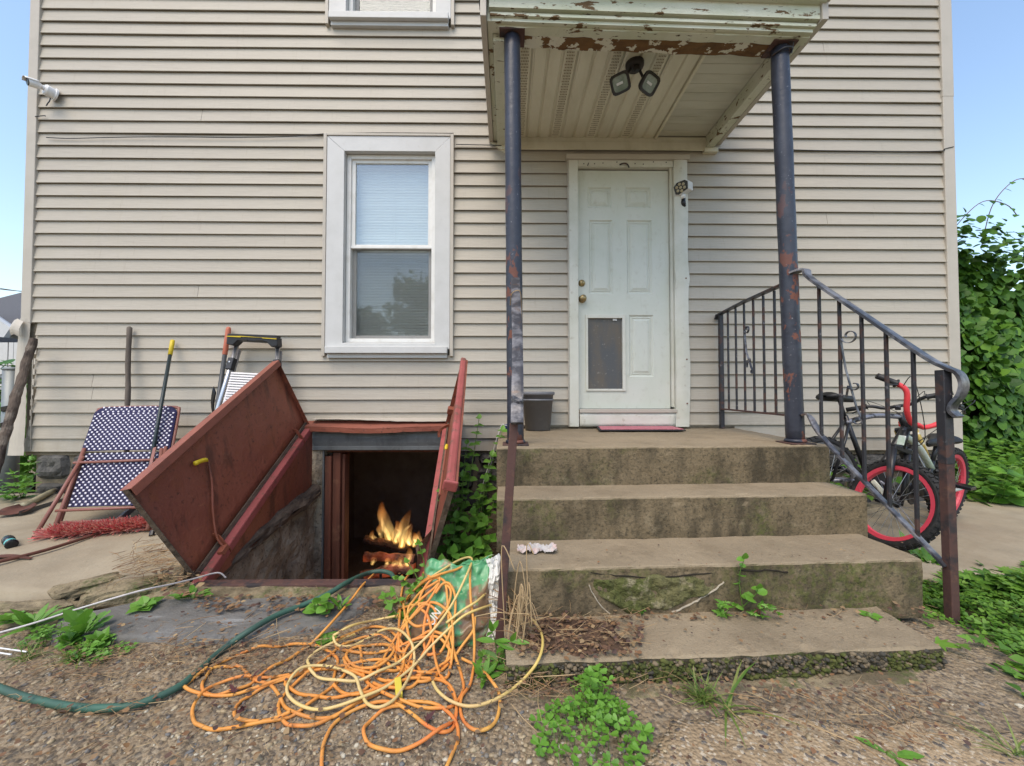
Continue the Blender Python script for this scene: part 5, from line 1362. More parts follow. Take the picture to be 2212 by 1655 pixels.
for i in range(-20, 26):
    for sgn in (1, -1):
        pts = []
        for k in range(0, 20):
            x = -.9+i*pit+sgn*k*pit; z = .1+k*pit
            if -1.9 < x < -.04: pts.append((FP.x+x+.0, FP.y+.02+sgn*.003, z))
        if len(pts) > 1: m.tube(pts, .0018, 4)
m.build('wire_mesh', M['post'], t)['kind'] = 'stuff'
m = MB().tube([(FP.x-1.9, FP.y+.02, 1.16), (FP.x-.03, FP.y+.02, 1.16)], .018, 10); m.build('top_rail', M['post'], t, smooth=True)

# tools lying on the walk, left
SP = [at_z(2, 1122, .19), at_z(60, 1088, .20), at_z(115, 1060, .215), at_z(190, 1032, .25)]
t = thing('spade', SP[0], 'old spade with pale grip lying across the walk at far left', 'spade')
m = MB().tube([SP[2], SP[3]+V(0, .1, .04)], .015, 10); m.build('handle', M['woodgrey'], t, smooth=True)
m = MB().tube(spline([SP[1]+V(-.06, -.02, -.01), SP[1], SP[2]], 4), [.016]*3+[.021]*4+[.02, .017], 12); m.build('grip', mat('bone_grip', (.48, .42, .26), .6, layers=[dict(s=12, lo=.5, hi=.65, c=(.2, .17, .1), f=.8)]), t, smooth=True)
d = (SP[0]-SP[1]).normalized(); x_ = d.cross(V(0, 0, 1)).normalized()
m = MB().grid(lambda u, v: SP[1]+d*(.03+.23*v)+x_*(u*2-1)*(.035+.045*min(1, v*3))+V(0, 0, .02*(u*2-1)**2-.01), 6, 8); solid(m.build('blade', M['rustrod'], t, smooth=True), .003)
t = at_z(50, 1112, .17)
bp_ = [at_z(40, 1116, .168), at_z(165, 1076, .172)]
th = thing('scorched_board', bp_[0], 'short charred board lying behind the spade', 'board')
m = MB(); dd = (bp_[1]-bp_[0]); m.prism([bp_[0], bp_[0]+dd*.97, bp_[0]+dd+V(.0, .06, 0), bp_[0]+dd*.9+V(0, .13, 0), bp_[0]+V(-.03, .12, 0)], (0, 0, .035)); m.build('plank', M['slate'], th, bevel=.004)
rp = [at_z(-40, 1222, .148), at_z(100, 1188, .152), at_z(250, 1140, .165)]
o = MB().tube(spline(rp, 6), .0095, 8).build('iron_rod', M['rustrod'], None, smooth=True); tag(o, 'long rusty rod lying on the left walk in front of the broom', 'rod')
# turquoise and black gadget
M['teal'] = mat('turquoise_plastic', (.10, .42, .42), .4)
gp = at_z(22, 1172, .16)
t = thing('flashlight', gp, 'black and turquoise flashlight lying on the left walk', 'flashlight')
gd = (at_z(34, 1188, .14)-at_z(8, 1155, .14)).normalized()
m = MB().tube([gp-gd*.09, gp-gd*.085, gp-gd*.06, gp], [.016, .026, .027, .024], 14); m.build('body', M['camblack'], t, smooth=True)
m = MB().tube([gp-gd*.105, gp-gd*.089], [.022, .024], 14); m.build('ring', M['teal'], t, smooth=True)
m = MB().tube([gp, gp+gd*.03], .0245, 14); m.build('ring', M['teal'], t, smooth=True)
m = MB().tube([gp+gd*.03, gp+gd*.05, gp+gd*.052], [.025, .027, .02], 14); m.build('bezel', M['camblack'], t, smooth=True)
sh = at_z(20, 1205, .14); o = MB().grid(lambda u, v: sh+V(-.11+.24*u, -.02+.05*v*(1-u*.7), .012*math.sin(u*3)), 6, 3).build('metal_scrap', M['rustrod'], None); solid(o, .004); tag(o, 'flat rusty scrap of metal beside the flashlight', 'scrap')
# junk in the gap below the chair: black hose ends behind the corner trim
t = thing('stacked_pipes', (HX0-.05, .25, .1), 'bundle of dark pipes leaning behind the torn corner trim', 'pipes')
for i in range(6):
    m = MB().tube([(HX0-.26+i*.055, .28, .08), (HX0-.10+i*.05, .33, .62)], .022, 8); m.build('pipe', M['camblack'], t, smooth=True)
# white cable from the hatch foot to the left edge, straws
M['whitecord'] = mat('grey_white_cord', (.52, .48, .47), .6, layers=[dict(s=14, lo=.5, hi=.7, c=(.32, .28, .26), f=.7)])
cpts = [(-60, 1382, .10), (60, 1350, .12), (180, 1312, .15), (300, 1277, .19), (370, 1262, .17), (420, 1250, .15), (455, 1240, .14), (475, 1238, .13), (488, 1248, .10)]
o = MB().tube(spline([at_z(*c) for c in cpts], 6), .0038, 7).build('power_cable', M['whitecord'], None, smooth=True); tag(o, 'dirty white cable running from the hatch foot to the left edge', 'cable')
for a_, b_, lab in (((-30, 1396), (58, 1408), 'longer of two white plastic rods at the left edge'), ((-30, 1406), (24, 1414), 'shorter of two white plastic rods at the left edge')):
    o = MB().tube([at_z(*a_, .055), at_z(*b_, .055)], .0026, 6).build('plastic_rod', M['camwhite'], None); tag(o, lab, 'rod')
# broken lumps of walk next to the hatch
def lump(c, s, rot, label, mt):
    m = MB(); n = 16
    def fn(u, v):
        a = u*2*math.pi; b = (v-.5)*math.pi
        d = Vector((math.cos(a)*math.cos(b), math.sin(a)*math.cos(b), math.sin(b)))
        d = Vector([math.copysign(abs(k)**.6, k) for k in d])*(1+.25*fbm(d+Vector(c), 2.2, 4))
        x, y = d.x*s[0], d.y*s[1]
        return (c[0]+x*math.cos(rot)-y*math.sin(rot), c[1]+x*math.sin(rot)+y*math.cos(rot), c[2]+d.z*s[2])
    m.grid(fn, 26, 14); o = m.build('concrete_chunk', mt, None, smooth=False); tag(o, label, 'concrete chunk')
lump((-1.80, -1.43, .07), (.17, .075, .05), .35, 'largest broken concrete chunk beside the foot of the hatch leaf', M['curb'])
lump((-2.10, -1.57, .05), (.20, .055, .045), .1, 'long broken concrete chunk at the edge of the left walk', M['curb'])
lump((-1.98, -1.43, .10), (.13, .07, .03), .8, 'flat broken concrete chunk under the dry stalks', M['curb'])
# ------------------------------------------------------------------ on the stoop
bk = at_z(1160, 930, Z1_+.0); bk = V(.245, -.16, Z1_+.006)
M['grey'] = mat('grey_bucket_plastic', (.16, .16, .17), .5, layers=[dict(s=9, lo=.5, hi=.75, c=(.23, .23, .235), f=.5)])
t = thing('bucket', bk, 'grey plastic bucket on the landing behind the left column', 'bucket')
m = MB().lathe([(.0, .004), (.10, .004), (.122, .30), (.128, .303)], bk, (0, 0, 1), 32); m.lathe([(.10, 0), (.128, .305), (.136, .302), (.138, .285), (.130, .275)], bk, (0, 0, 1), 32); m.build('body', M['grey'], t, smooth=True)
m = MB().lathe([(.126, .232), (.131, .235), (.131, .242), (.127, .246)], bk, (0, 0, 1), 32); m.build('band', M['grey'], t, smooth=True)
M['pink'] = mat('pink_mat_pile', (.55, .20, .24), .95, layers=[dict(k='voro', s=90, lo=.1, hi=.5, c=(.40, .12, .15), f=.6), dict(s=14, lo=.5, hi=.7, c=(.45, .22, .22), f=.6)], bump=[('voro', 90, .004, ONE)])
M['matedge'] = mat('black_rubber', (.02, .02, .022), .7)
P = [at_z(1282, 924, Z1_+.008), at_z(1442, 921, Z1_+.008), at_z(1477, 934, Z1_+.008), at_z(1304, 935, Z1_+.008)]
P = [V(.745, -.045, Z1_+.009), V(1.39, -.045, Z1_+.009), V(1.37, -.33, Z1_+.009), V(.70, -.33, Z1_+.009)]
t = thing('doormat', P[3], 'pink doormat with black rubber edge below the door', 'doormat')
m = MB().prism(P, (0, 0, .010)); m.build('rubber_base', M['matedge'], t, bevel=.003)
c_ = sum(P, Vector())/4; m = MB().prism([c_.lerp(p, .95)+V(0, 0, .0105) for p in P], (0, 0, .005)); m.build('pile', M['pink'], t)
# crushed wrapper on the third step
wp = at_z(1160, 1188, Z3_+.012)
M['wrap'] = mat('crumpled_wrapper', (.46, .42, .39), .4, layers=[dict(s=16, lo=.48, hi=.6, c=(.62, .40, .35), f=.6), dict(s=30, lo=.55, hi=.65, c=(.45, .42, .44), f=.6)])
def wrapf(u, v):
    x = (u-.5)*.17; y = (v-.5)*(.055+.02*math.sin(u*7)); n1 = fbm((u*7, v*4, 2), 1.3, 4); n2 = fbm((u*9, v*7, 6), 1.3, 4)
    return (wp.x+x+.012*n2, wp.y+y+.010*n1, Z3_+.006+max(0, .010+.018*n1+.008*math.cos((v-.5)*3)))
o = solid(MB().grid(wrapf, 30, 14).build('crushed_wrapper', M['wrap'], None, smooth=False), .0015); tag(o, 'crumpled pale food wrapper on the third step near the handrail', 'wrapper')
# white rail leaning beside the stoop
wr0, wr1 = at_y(1040, 1060, -.75), at_y(1088, 925, -.62)
t = thing('white_channel', wr0, 'bent white metal channel leaning against the left side of the stoop', 'metal channel')
P = spline([wr0+V(-.02, 0, -.2), wr0, wr0.lerp(wr1, .5)+V(-.012, 0, .01), wr1+V(-.02, 0, .01), wr1+V(.01, 0, .02), wr1+V(.05, 0, .012)], 5)
ribbon(P, .028, .004, 'strip', M['white'], t, (0, 1, 0)); ribbon([p+V(.012, .01, -.004) for p in P[:-4]], .028, .004, 'strip', M['galv'], t, (0, 1, 0))
m = MB().tube([wr1+V(.0, 0, .0), wr1+V(.05, .02, .02)], .018, 10); m.build('blue_cap', mat('navy_cap', (.02, .03, .12), .4), t, smooth=True)

# ------------------------------------------------------------------ bag of soil behind the cord pile
BGX, BGY = -.255, -1.80
M['bagbrown'] = mat('bag_print', (.24, .15, .085), .35, layers=[
    dict(s=3.4, lo=.46, hi=.50, c=(.09, .30, .13)), dict(s=5, lo=.56, hi=.60, c=(.30, .48, .25), f=.9), dict(s=6.5, st=(1, 1, .6), lo=.60, hi=.62, c=(.03, .22, .09)), dict(s=30, lo=.66, hi=.70, c=(.6, .55, .45), f=.7)], spec=.5)
M['bagwhite'] = mat('bag_white_side', (.62, .61, .57), .4, layers=[dict(s=8, lo=.5, hi=.72, c=(.45, .40, .33), f=.6)])
M['inkwhite'] = mat('white_print', (.72, .68, .62), .4)
M['inkdark'] = mat('dark_print', (.12, .11, .11), .6)
bag = thing('soil_bag', (BGX, BGY, .03), 'torn printed soil bag slumped under the orange cord', 'bag')
def bagf(u, v):
    # u across, v up; slumped sack leaning back
    w = .155*(1-.18*v)*(1+.06*math.sin(v*9)); s = u*2-1
    x = BGX+s*w+.02*math.sin(v*4)+.05*v
    bulge = .085*max(0, 1-s*s)**.6*math.sin(min(1, v*1.1+.12)*math.pi*.92)
    cr = .020*fbm((u*5, v*6, 3), 1, 4)+.010*abs(fbm((u*9+v*4, v*9, 6), 1, 4))
    return Vector((x, BGY+.02+.17*v-bulge+cr, .03+.255*v*(1+.05*math.sin(u*7))+.012*fbm((u*7, v*3, 9), 1, 3)))
m = MB().grid(bagf, 34, 40); solid(m.build('printed_front', M['bagbrown'], bag, smooth=True), .003)
m = MB().grid(lambda u, v: bagf(1, .04+.96*v)+V(-.004+.085*u*(1-.35*v), .035*u*u-.012*math.sin(u*3.1)+.016*fbm((u*5, v*7, 5), 1, 4), .02*u*math.sin(v*2.6)), 14, 34); solid(m.build('white_side', M['bagwhite'], bag, smooth=False), .002)
m = MB().grid(lambda u, v: bagf(.55+.45*u, 1)+V(.03*v, .02*v+.012*fbm((u*5, v*4, 8), 1, 3), .02*v-.01*v*v), 14, 5); solid(m.build('torn_top', M['bagbrown'], bag, smooth=False), .002)
def text(txt, size, mt, parent, mw, name='lettering'):
    cu = bpy.data.curves.new(name, 'FONT'); cu.body = txt; cu.size = size; cu.extrude = .0006; cu.align_x = 'LEFT'
    ob = bpy.data.objects.new(name, cu); COL.objects.link(ob)
    dg = bpy.context.evaluated_depsgraph_get(); me = bpy.data.meshes.new_from_object(ob.evaluated_get(dg)); bpy.data.objects.remove(ob)
    me.materials.clear(); me.materials.append(mt)
    o = bpy.data.objects.new(name, me); COL.objects.link(o); o.parent = parent; o.matrix_local = Matrix.Translation(-Vector(parent.location)) @ mw
    return o
def bagtext(txt, size, u, v, du, dv, mt):
    p = bagf(u, v); a = (bagf(u+du*.1, v+dv*.1)-p).normalized(); b0_ = (bagf(u-dv*.1, v+du*.1)-p); n_ = a.cross(b0_).normalized()
    if n_.y > 0: n_ = -n_
    b_ = n_.cross(a).normalized()
    text(txt, size, mt, bag, mtx(p+n_*.012, a, b_, n_))
bagtext('OUN', .046, .26, .22, .12, 1, M['inkwhite'])
wpt = bagf(1, .3)
m = MB()
for k in range(9): m.obox(bagf(1, .45)+V(.018+.0045*k, -.012, 0), (.0012, 0, 0), (0, .001, 0), (0, 0, .02))
m.build('barcode', M['inkdark'], bag)

# ------------------------------------------------------------------ orange cord, green hose
def mound(x, y):
    g = gz(x, y)
    if -1.72 < x < -.2 and -1.51 < y < -1.36: g = max(g, .085)
    if x > -.06 and y > -2.03: g = max(g, Z4_)
    if -1.95 < x < -.62 and -1.79 < y < -1.44: g = max(g, .070+.02*(y+1.6))
    fx = math.exp(-((x-BGX-.02)/.18)**4); v = (y-(BGY-.10))/.20
    hh = max(0, min(1, v))*.23*fx
    return max(g, .03+hh)
def drop(px, py, lift):
    d = ray(px, py); t = .6
    while t < 6:
        p = EYE+d*t
        if p.z-lift < mound(p.x, p.y): break
        t += .004
    return p
CR = .0052
def crop6(c, k=0): return drop((700+c[0]/1.4747)/1.8517, (2200+c[1]/1.4747)/1.8517, CR+k)
runs = [
 [(1172, 148), (1100, 225), (1040, 300), (920, 440), (800, 560), (740, 612), (660, 655), (580, 695), (500, 750), (440, 795), (330, 840), (240, 858), (180, 845), (160, 810), (170, 770), (230, 692), (310, 648), (400, 610), (500, 583), (600, 570), (700, 563), (790, 566), (860, 582), (930, 615), (960, 660), (940, 740), (935, 800), (1000, 850), (1100, 858), (1200, 830), (1290, 790), (1340, 720), (1350, 620), (1330, 540), (1250, 470), (1150, 462), (1050, 490), (960, 530), (950, 575), (1020, 600), (1150, 610), (1290, 590), (1420, 545), (1540, 515), (1600, 560), (1630, 640), (1560, 700), (1450, 745), (1380, 735), (1310, 660), (1310, 560), (1340, 460), (1380, 380), (1450, 300), (1540, 220), (1560, 165), (1490, 175), (1420, 230), (1350, 330), (1330, 345), (1400, 330), (1520, 310), (1590, 350), (1630, 430), (1640, 560), (1625, 700)],
 [(1625, 700), (1600, 760), (1500, 760), (1400, 770), (1300, 800), (1200, 850), (1080, 905), (950, 980), (830, 1045), (720, 1060), (650, 1030), (612, 960), (620, 890), (680, 820), (780, 740), (900, 640), (960, 580), (1000, 560)],
 [(1000, 560), (1100, 530), (1200, 520), (1270, 550), (1290, 620), (1220, 690), (1140, 710), (1060, 690), (1010, 640), (1030, 600), (1090, 580), (1100, 660), (1110, 740), (1150, 800), (1250, 870), (1350, 900), (1450, 930), (1560, 945), (1640, 920), (1700, 830), (1690, 740), (1650, 620), (1620, 480), (1610, 340), (1600, 230), (1580, 180), (1520, 190), (1460, 260), (1440, 330), (1490, 400), (1520, 520), (1530, 640), (1560, 740), (1640, 850), (1660, 950), (1640, 1050), (1570, 1085), (1480, 1050), (1400, 980), (1310, 920), (1200, 910), (1060, 950), (940, 1030), (885, 1130), (868, 1210), (864, 1330)],
 [(350, 690), (260, 690), (190, 715)],
 [(190, 715), (120, 760), (65, 800), (60, 822), (110, 852), (220, 865), (350, 857), (500, 825), (640, 770), (760, 728), (900, 700), (1020, 680), (1130, 655), (1230, 660), (1280, 700)],
 [(350, 690), (400, 715), (460, 765), (560, 800), (615, 870), (650, 930), (720, 972), (820, 992), (930, 990), (1000, 950), (1100, 890), (1190, 830)],
 [(780, 712), (640, 742), (520, 758), (400, 764), (260, 790), (160, 860), (105, 945), (112, 1010), (150, 1055), (230, 1068), (350, 1055), (520, 1030), (680, 985), (800, 915), (900, 830), (960, 780), (1010, 720), (1000, 640)],
 [(760, 728), (650, 768), (540, 812), (440, 862), (380, 905), (350, 960), (375, 1005), (450, 1018), (560, 1005), (680, 985)],
 [(1330, 925), (1270, 942), (1220, 962), (1150, 1015), (1112, 1080), (1140, 1150), (1230, 1188), (1330, 1185), (1450, 1150), (1560, 1090), (1640, 1010), (1660, 920), (1630, 830), (1560, 775), (1440, 760), (1380, 740)],
 [(1240, 905), (1400, 895), (1530, 915), (1620, 975), (1665, 1050), (1668, 1130), (1640, 1200), (1600, 1290)],
 [(1690, 650), (1790, 695), (1870, 775), (1915, 880), (1900, 1000), (1835, 1075), (1750, 1062), (1690, 980), (1690, 880), (1745, 790), (1765, 640), (1762, 460), (1745, 300), (1740, 180), (1735, 100), (1650, 120), (1580, 150), (1480, 190), (1380, 280), (1330, 350), (1350, 200), (1400, 140), (1450, 130), (1500, 170)],
 [(1340, 150), (1330, 350), (1320, 500), (1330, 640), (1390, 720), (1480, 745), (1560, 720), (1640, 640), (1700, 560), (1760, 480), (1770, 400)],
 [(1310, 400), (1340, 300), (1360, 400), (1380, 520), (1400, 600), (1370, 690), (1310, 780), (1250, 790)],
 [(1300, 800), (1190, 750), (1230, 650), (1280, 560), (1340, 470), (1420, 380), (1500, 300), (1560, 200)],
]
cream = [
 [(1300, 425), (1180, 435), (1050, 470), (960, 510), (935, 550), (960, 588), (1040, 585), (1130, 545), (1230, 495), (1320, 500), (1390, 570), (1412, 660), (1395, 740), (1350, 830), (1290, 920), (1200, 958), (1130, 930), (1090, 850), (1060, 780), (960, 720), (860, 705), (740, 735), (670, 810), (665, 880), (730, 945), (840, 972), (960, 950), (1100, 905), (1250, 830), (1400, 720), (1500, 600), (1600, 500), (1700, 420), (1800, 370), (1900, 350), (2000, 358), (2090, 410), (2155, 500), (2168, 600), (2130, 700), (2040, 810), (1930, 890), (1820, 938), (1720, 950), (1620, 925), (1550, 860), (1520, 800)],
 [(790, 715), (785, 670), (840, 618), (960, 560), (1080, 510)],
 [(790, 725), (850, 775), (960, 800), (1080, 795), (1200, 755), (1320, 685), (1440, 590), (1540, 480), (1640, 330), (1720, 180), (1752, 90), (1735, 60), (1680, 75), (1600, 120), (1500, 190)],
 [(1600, 460), (1700, 400), (1800, 320), (1870, 220), (1905, 110), (1890, 65), (1850, 60), (1790, 110)],
]
def ell(cx, cy, rx, ry, a0, n=14, tilt=0):
    return [(cx+rx*math.cos(a0+5.9*i/n)+tilt*ry*math.sin(a0+5.9*i/n), cy+ry*math.sin(a0+5.9*i/n)) for i in range(n+1)]
runs += [ell(1180, 650, 185, 85, .4), ell(1480, 640, 130, 150, 2.0, tilt=-.3), ell(1420, 520, 95, 190, 1.0, tilt=-.4), ell(1560, 420, 85, 210, 4.0, tilt=-.2), ell(900, 790, 250, 85, .2), ell(1300, 740, 150, 90, 3.0), ell(1500, 330, 110, 130, 5.0, tilt=-.5)]
M['cord'] = mat('orange_cord_sheath', (.66, .24, .045), .6, layers=[dict(s=2.2, lo=.38, hi=.66, c=(.64, .34, .075), f=1.0), dict(s=3.1, lo=.5, hi=.68, c=(.62, .15, .04), f=.8), dict(s=16, lo=.52, hi=.75, c=(.35, .18, .07), f=.6), dict(s=45, lo=.66, hi=.72, c=(.10, .05, .02), f=.8)])
M['cream'] = mat('sun_bleached_cord', (.62, .46, .20), .5, layers=[dict(s=2.0, lo=.42, hi=.62, c=(.60, .44, .12), f=.9), dict(s=3, lo=.5, hi=.7, c=(.52, .34, .17), f=.8), dict(s=40, lo=.66, hi=.72, c=(.15, .09, .05), f=.8)])
cordo = thing('extension_cord', (BGX-.4, BGY-.3, .03), 'tangled orange extension cord heaped in front of the stairs', 'extension cord')
rnd = random.Random(21)
def dense(run, k0=0.0):
    base = [crop6(c) for c in run]; P = []
    for i, p in enumerate(base): P.append(p+V(0, 0, k0+abs(rnd.gauss(0, .006))))
    return spline(P, 6)
m = MB()
for run in runs:
    m.tube(dense(run), CR, 8)
m.build('orange_length', M['cord'], cordo, smooth=True)
m = MB()
for run in cream:
    m.tube(dense(run, .012), CR*.95, 8)
m.build('bleached_length', M['cream'], cordo, smooth=True)
yp = crop6((1318, 815), .012)
m = MB().obox(yp, V(.010, .004, 0), V(-.012, .034, .003), V(0, 0, .010)); m.build('yellow_tag', mat('yellow_label', (.60, .48, .06), .5), cordo, bevel=.003)
M['hose'] = mat('green_ribbed_hose', (.040, .085, .065), .6, layers=[dict(s=4, lo=.4, hi=.7, c=(.045, .16, .105), f=.7), dict(s=30, lo=.62, hi=.7, c=(.12, .11, .07), f=.6)])
hp = [(-70, 1462), (0, 1487), (60, 1508), (150, 1526), (220, 1530), (300, 1520), (380, 1487), (430, 1448), (480, 1404), (540, 1362), (600, 1328), (660, 1305), (710, 1282), (750, 1258), (790, 1240), (820, 1234), (842, 1238), (850, 1246)]
P = spline([drop(x, y, .014) for x, y in hp], 24)
P2 = [P[0]]
for p in P[1:]:
    if (p-P2[-1]).length > .0035: P2.append(p)
o = MB().tube(P2, [.0118 if i % 2 else .0109 for i in range(len(P2))], 14).build('green_hose', M['hose'], None, smooth=True); tag(o, 'thick ribbed green hose curving from the hatch to the left edge', 'hose')

# ------------------------------------------------------------------ bicycles
M['tyre'] = mat('tyre_rubber', (.018, .018, .019), .8, layers=[dict(s=30, lo=.5, hi=.7, c=(.05, .045, .04), f=.6)])
M['rimred'] = mat('red_rim', (.64, .065, .10), .45)
M['rimgrey'] = mat('grey_rim', (.18, .18, .19), .4, .5)
M['spoke'] = mat('steel_spoke', (.6, .6, .62), .3, .9)
M['frameblack'] = mat('black_bike_frame', (.016, .016, .018), .35)
M['framesilver'] = mat('silver_bike_frame', (.22, .22, .25), .35, .4, layers=[dict(s=7, lo=.5, hi=.56, c=(.03, .03, .035), f=1)])
M['framewhite'] = mat('white_bike_paint', (.62, .64, .60), .35, layers=[dict(s=6, lo=.5, hi=.6, c=(.30, .42, .28), f=.6)])
M['barred'] = mat('red_handlebar', (.68, .05, .06), .35)
M['saddle'] = mat('saddle_vinyl', (.014, .014, .015), .5)
M['reflector'] = mat('pale_reflector', (.66, .66, .55), .3)
M['redlens'] = mat('red_plastic_lens', (.6, .02, .02), .2)
M['goldfork'] = mat('worn_gold_fork', (.42, .30, .08), .4, .5, layers=[dict(s=14, lo=.5, hi=.6, c=(.55, .55, .5), f=.8)])
def wheel(parent, c, axis, Rr, rim, tw=.0235, knobs=True, reflector=False):
    """sub-assembly: an empty named wheel with tyre, rim, spokes and hub"""
    w = bpy.data.objects.new('wheel', None); COL.objects.link(w); w.parent = parent
    c = Vector(c); a = Vector(axis).normalized(); x = a.orthogonal().normalized(); y = a.cross(x); n = 48
    def circ(r, off=0): return [c+a*off+(x*math.cos(2*math.pi*k/n)+y*math.sin(2*math.pi*k/n))*r for k in range(n)]
    m = MB().tube(circ(Rr-tw), tw, 12, closed=True)
    if knobs:
        for k in range(46):
            t = 2*math.pi*k/46; d = x*math.cos(t)+y*math.sin(t); tg = y*math.cos(t)-x*math.sin(t)
            for j, s in enumerate((-1, 0, 1)):
                q = c+d*(Rr-tw)+(d*math.cos(s*.75)+a*math.sin(s*.75))*(tw+.001)+tg*(.010 if j == 1 else 0)
                nn_ = (d*math.cos(s*.75)+a*math.sin(s*.75)); sd = nn_.cross(tg)
                m.obox(q, tg*.0075, sd*.0075, nn_*.005)
    m.build('tyre', M['tyre'], w, smooth=False, local=True)
    ri, ro = Rr-2*tw-.016, Rr-2*tw+.006; m = MB()
    rings = [circ(ro, -.016), circ(ri, -.013), circ(ri-.004, 0), circ(ri, .013), circ(ro, .016)]
    for r in rings: m.v += r
    for i in range(4):
        for k in range(n): l = (k+1) % n; m.f.append((i*n+k, i*n+l, (i+1)*n+l, (i+1)*n+k))
    solid(m.build('rim', rim, w, smooth=False, local=True), .002)
    m = MB()
    for k in range(28):
        t = 2*math.pi*k/28; t2 = t+(.35 if k % 2 else -.35); s = (-1 if (k//2) % 2 else 1)*.026
        m.tube([c+a*s+(x*math.cos(t2)+y*math.sin(t2))*.02, c+(x*math.cos(t)+y*math.sin(t))*(ri)], .0013, 4)
    m.build('spokes', M['spoke'], w, local=True)['kind'] = 'stuff'
    m = MB().lathe([(.0, -.055), (.008, -.055), (.008, -.036), (.022, -.032), (.022, -.026), (.013, -.022), (.013, .022), (.022, .026), (.022, .032), (.008, .036), (.008, .055), (0, .055)], c, a, 14); m.build('hub', M['frameblack'], w, smooth=False, local=True)
    if reflector:
        t = 1.35; d = x*math.cos(t)+y*math.sin(t); tg = y*math.cos(t)-x*math.sin(t)
        m = MB().obox(c+tg*.0+d*(ri*.62), d*.055, tg*.015, a*.006); m.build('reflector', M['reflector'], w, bevel=.006, local=True)
    return w
def tubep(parent, name, pts, r, mt, n=10):
    return MB().tube(pts, r, n).build(name, mt, parent, smooth=True, local=True)
def rotz(v, a): return Vector((v[0]*math.cos(a)-v[1]*math.sin(a), v[0]*math.sin(a)+v[1]*math.cos(a), v[2]))
def bike(loc, rz, lean, label, WB, Rr, rim, steer, top_mt, low_mt, bar_mt, bmx, saddle_h, fork_mt):
    b = thing('bicycle', loc, label, 'bicycle'); b.rotation_euler = (lean, 0, rz)
    rh = V(0, 0, Rr); fh = V(WB, 0, Rr)
    ha = V(-.30, 0, .954)                                  # steering axis direction, up
    hb = fh+ha*(Rr+.055)+V(-.035, 0, 0)                    # crown
    ht = hb+ha*(.12 if bmx else .13)                      # top of head tube
    bb = V(WB*.42, 0, Rr*.93)
    st = bb+V(-.30, 0, .954)*(saddle_h-Rr*.93-.12)
    wheel(b, rh, (0, 1, 0), Rr, rim)
    tubep(b, 'head_tube', [hb+ha*.005, ht], .022, low_mt, 14)
    m = MB().obox((hb+ht)/2+V(.022, 0, 0), (.003, 0, 0), (0, .018, 0), ha*.03); m.build('head_badge', M['framewhite'], b, bevel=.004, local=True)
    tubep(b, 'top_tube', spline([ht-ha*.03, ht.lerp(st, .5)+V(0, 0, -.01), st-V(0, 0, .05)], 4), .019, top_mt)
    tubep(b, 'down_tube', spline([hb+ha*.02, hb.lerp(bb, .5)+V(0, 0, -.015), bb], 4), .024, low_mt)
    tubep(b, 'seat_tube', [bb, st], .017, low_mt)
    for s in (-1, 1):
        tubep(b, 'chain_stay', [bb+V(0, s*.03, 0), bb.lerp(rh, .3)+V(0, s*.045, 0), rh+V(0, s*.06, 0)], .011, top_mt)
        tubep(b, 'seat_stay', [st-V(0, 0, .06)+V(0, s*.02, 0), st.lerp(rh, .35)+V(0, s*.05, -.02), rh+V(0, s*.06, 0)], .010, low_mt)
    sp_ = st+V(-.30, 0, .954)*.12
    tubep(b, 'seat_post', [st-V(0, 0, .02), sp_], .013, M['frameblack'])
    m = MB()
    def sad(u, v):
        a = v*2*math.pi; x = -.13+.27*u; w = .014+.085*(1-u)**1.6*(1 if u > .06 else .7); h = .034*(1-.3*u)
        if u < .01 or u > .99: w *= .2; h *= .2
        return sp_+V(x, math.cos(a)*w, math.sin(a)*h+.02-.012*u+.012*(1-u)**2)
    m.grid(sad, 14, 16); m.build('saddle', M['saddle'], b, smooth=True, local=True)
    m = MB().lathe([(.0, -.006), (.085, -.006), (.09, 0), (.085, .006), (0, .006)], bb+V(0, -.05, 0), (0, 1, 0), 28); m.build('chainring', M['frameblack'], b, local=True)
    m = MB().lathe([(.012, -.07), (.026, -.07), (.026, .07), (.012, .07)], bb, (0, 1, 0), 14); m.build('bottom_bracket', M['frameblack'], b, local=True)
    for s, an in ((-1, -.6), (1, 2.54)):
        e = bb+V(math.cos(an)*.15, s*.085, math.sin(an)*.15)
        tubep(b, 'crank', [bb+V(0, s*.075, 0), e], .010, M['framesilver'])
        m = MB().obox(e+V(0, s*.055, 0), (.045, 0, 0), (0, .045, 0), (0, 0, .011)); m.build('pedal', M['camblack'], b, bevel=.004, local=True)
    # front end, turned about the steering axis
    fr = bpy.data.objects.new('front_fork', None); COL.objects.link(fr); fr.parent = b
    Mx = Matrix.Translation(hb) @ Matrix.Rotation(steer, 4, ha) @ Matrix.Translation(-hb)
    def sv(p): return Mx @ Vector(p)
    ydir = (Mx.to_3x3() @ V(0, 1, 0)); xdir = (Mx.to_3x3() @ V(1, 0, 0))
    for s in (-1, 1):
        tubep(fr, 'blade', [sv(hb+V(0, s*.05, 0)), sv(hb.lerp(fh, .5)+V(.01, s*.056, 0)), sv(fh+V(0, s*.058, 0))], [.018, .017, .011], fork_mt)
    m = MB().bar(sv(hb+V(0, -.062, 0)), sv(hb+V(0, .062, 0)), .04, .035, ha); m.build('crown', low_mt, fr, bevel=.006, local=True)
    wheel(b, sv(fh), ydir, Rr, rim, reflector=True)
    stem = ht+ha*.04
    m = MB().bar(sv(stem), sv(stem+V(.055, 0, .015)), .034, .034); m.build('stem', M['framesilver'], fr, bevel=.005, local=True)
    c0 = stem+V(.055, 0, .02)
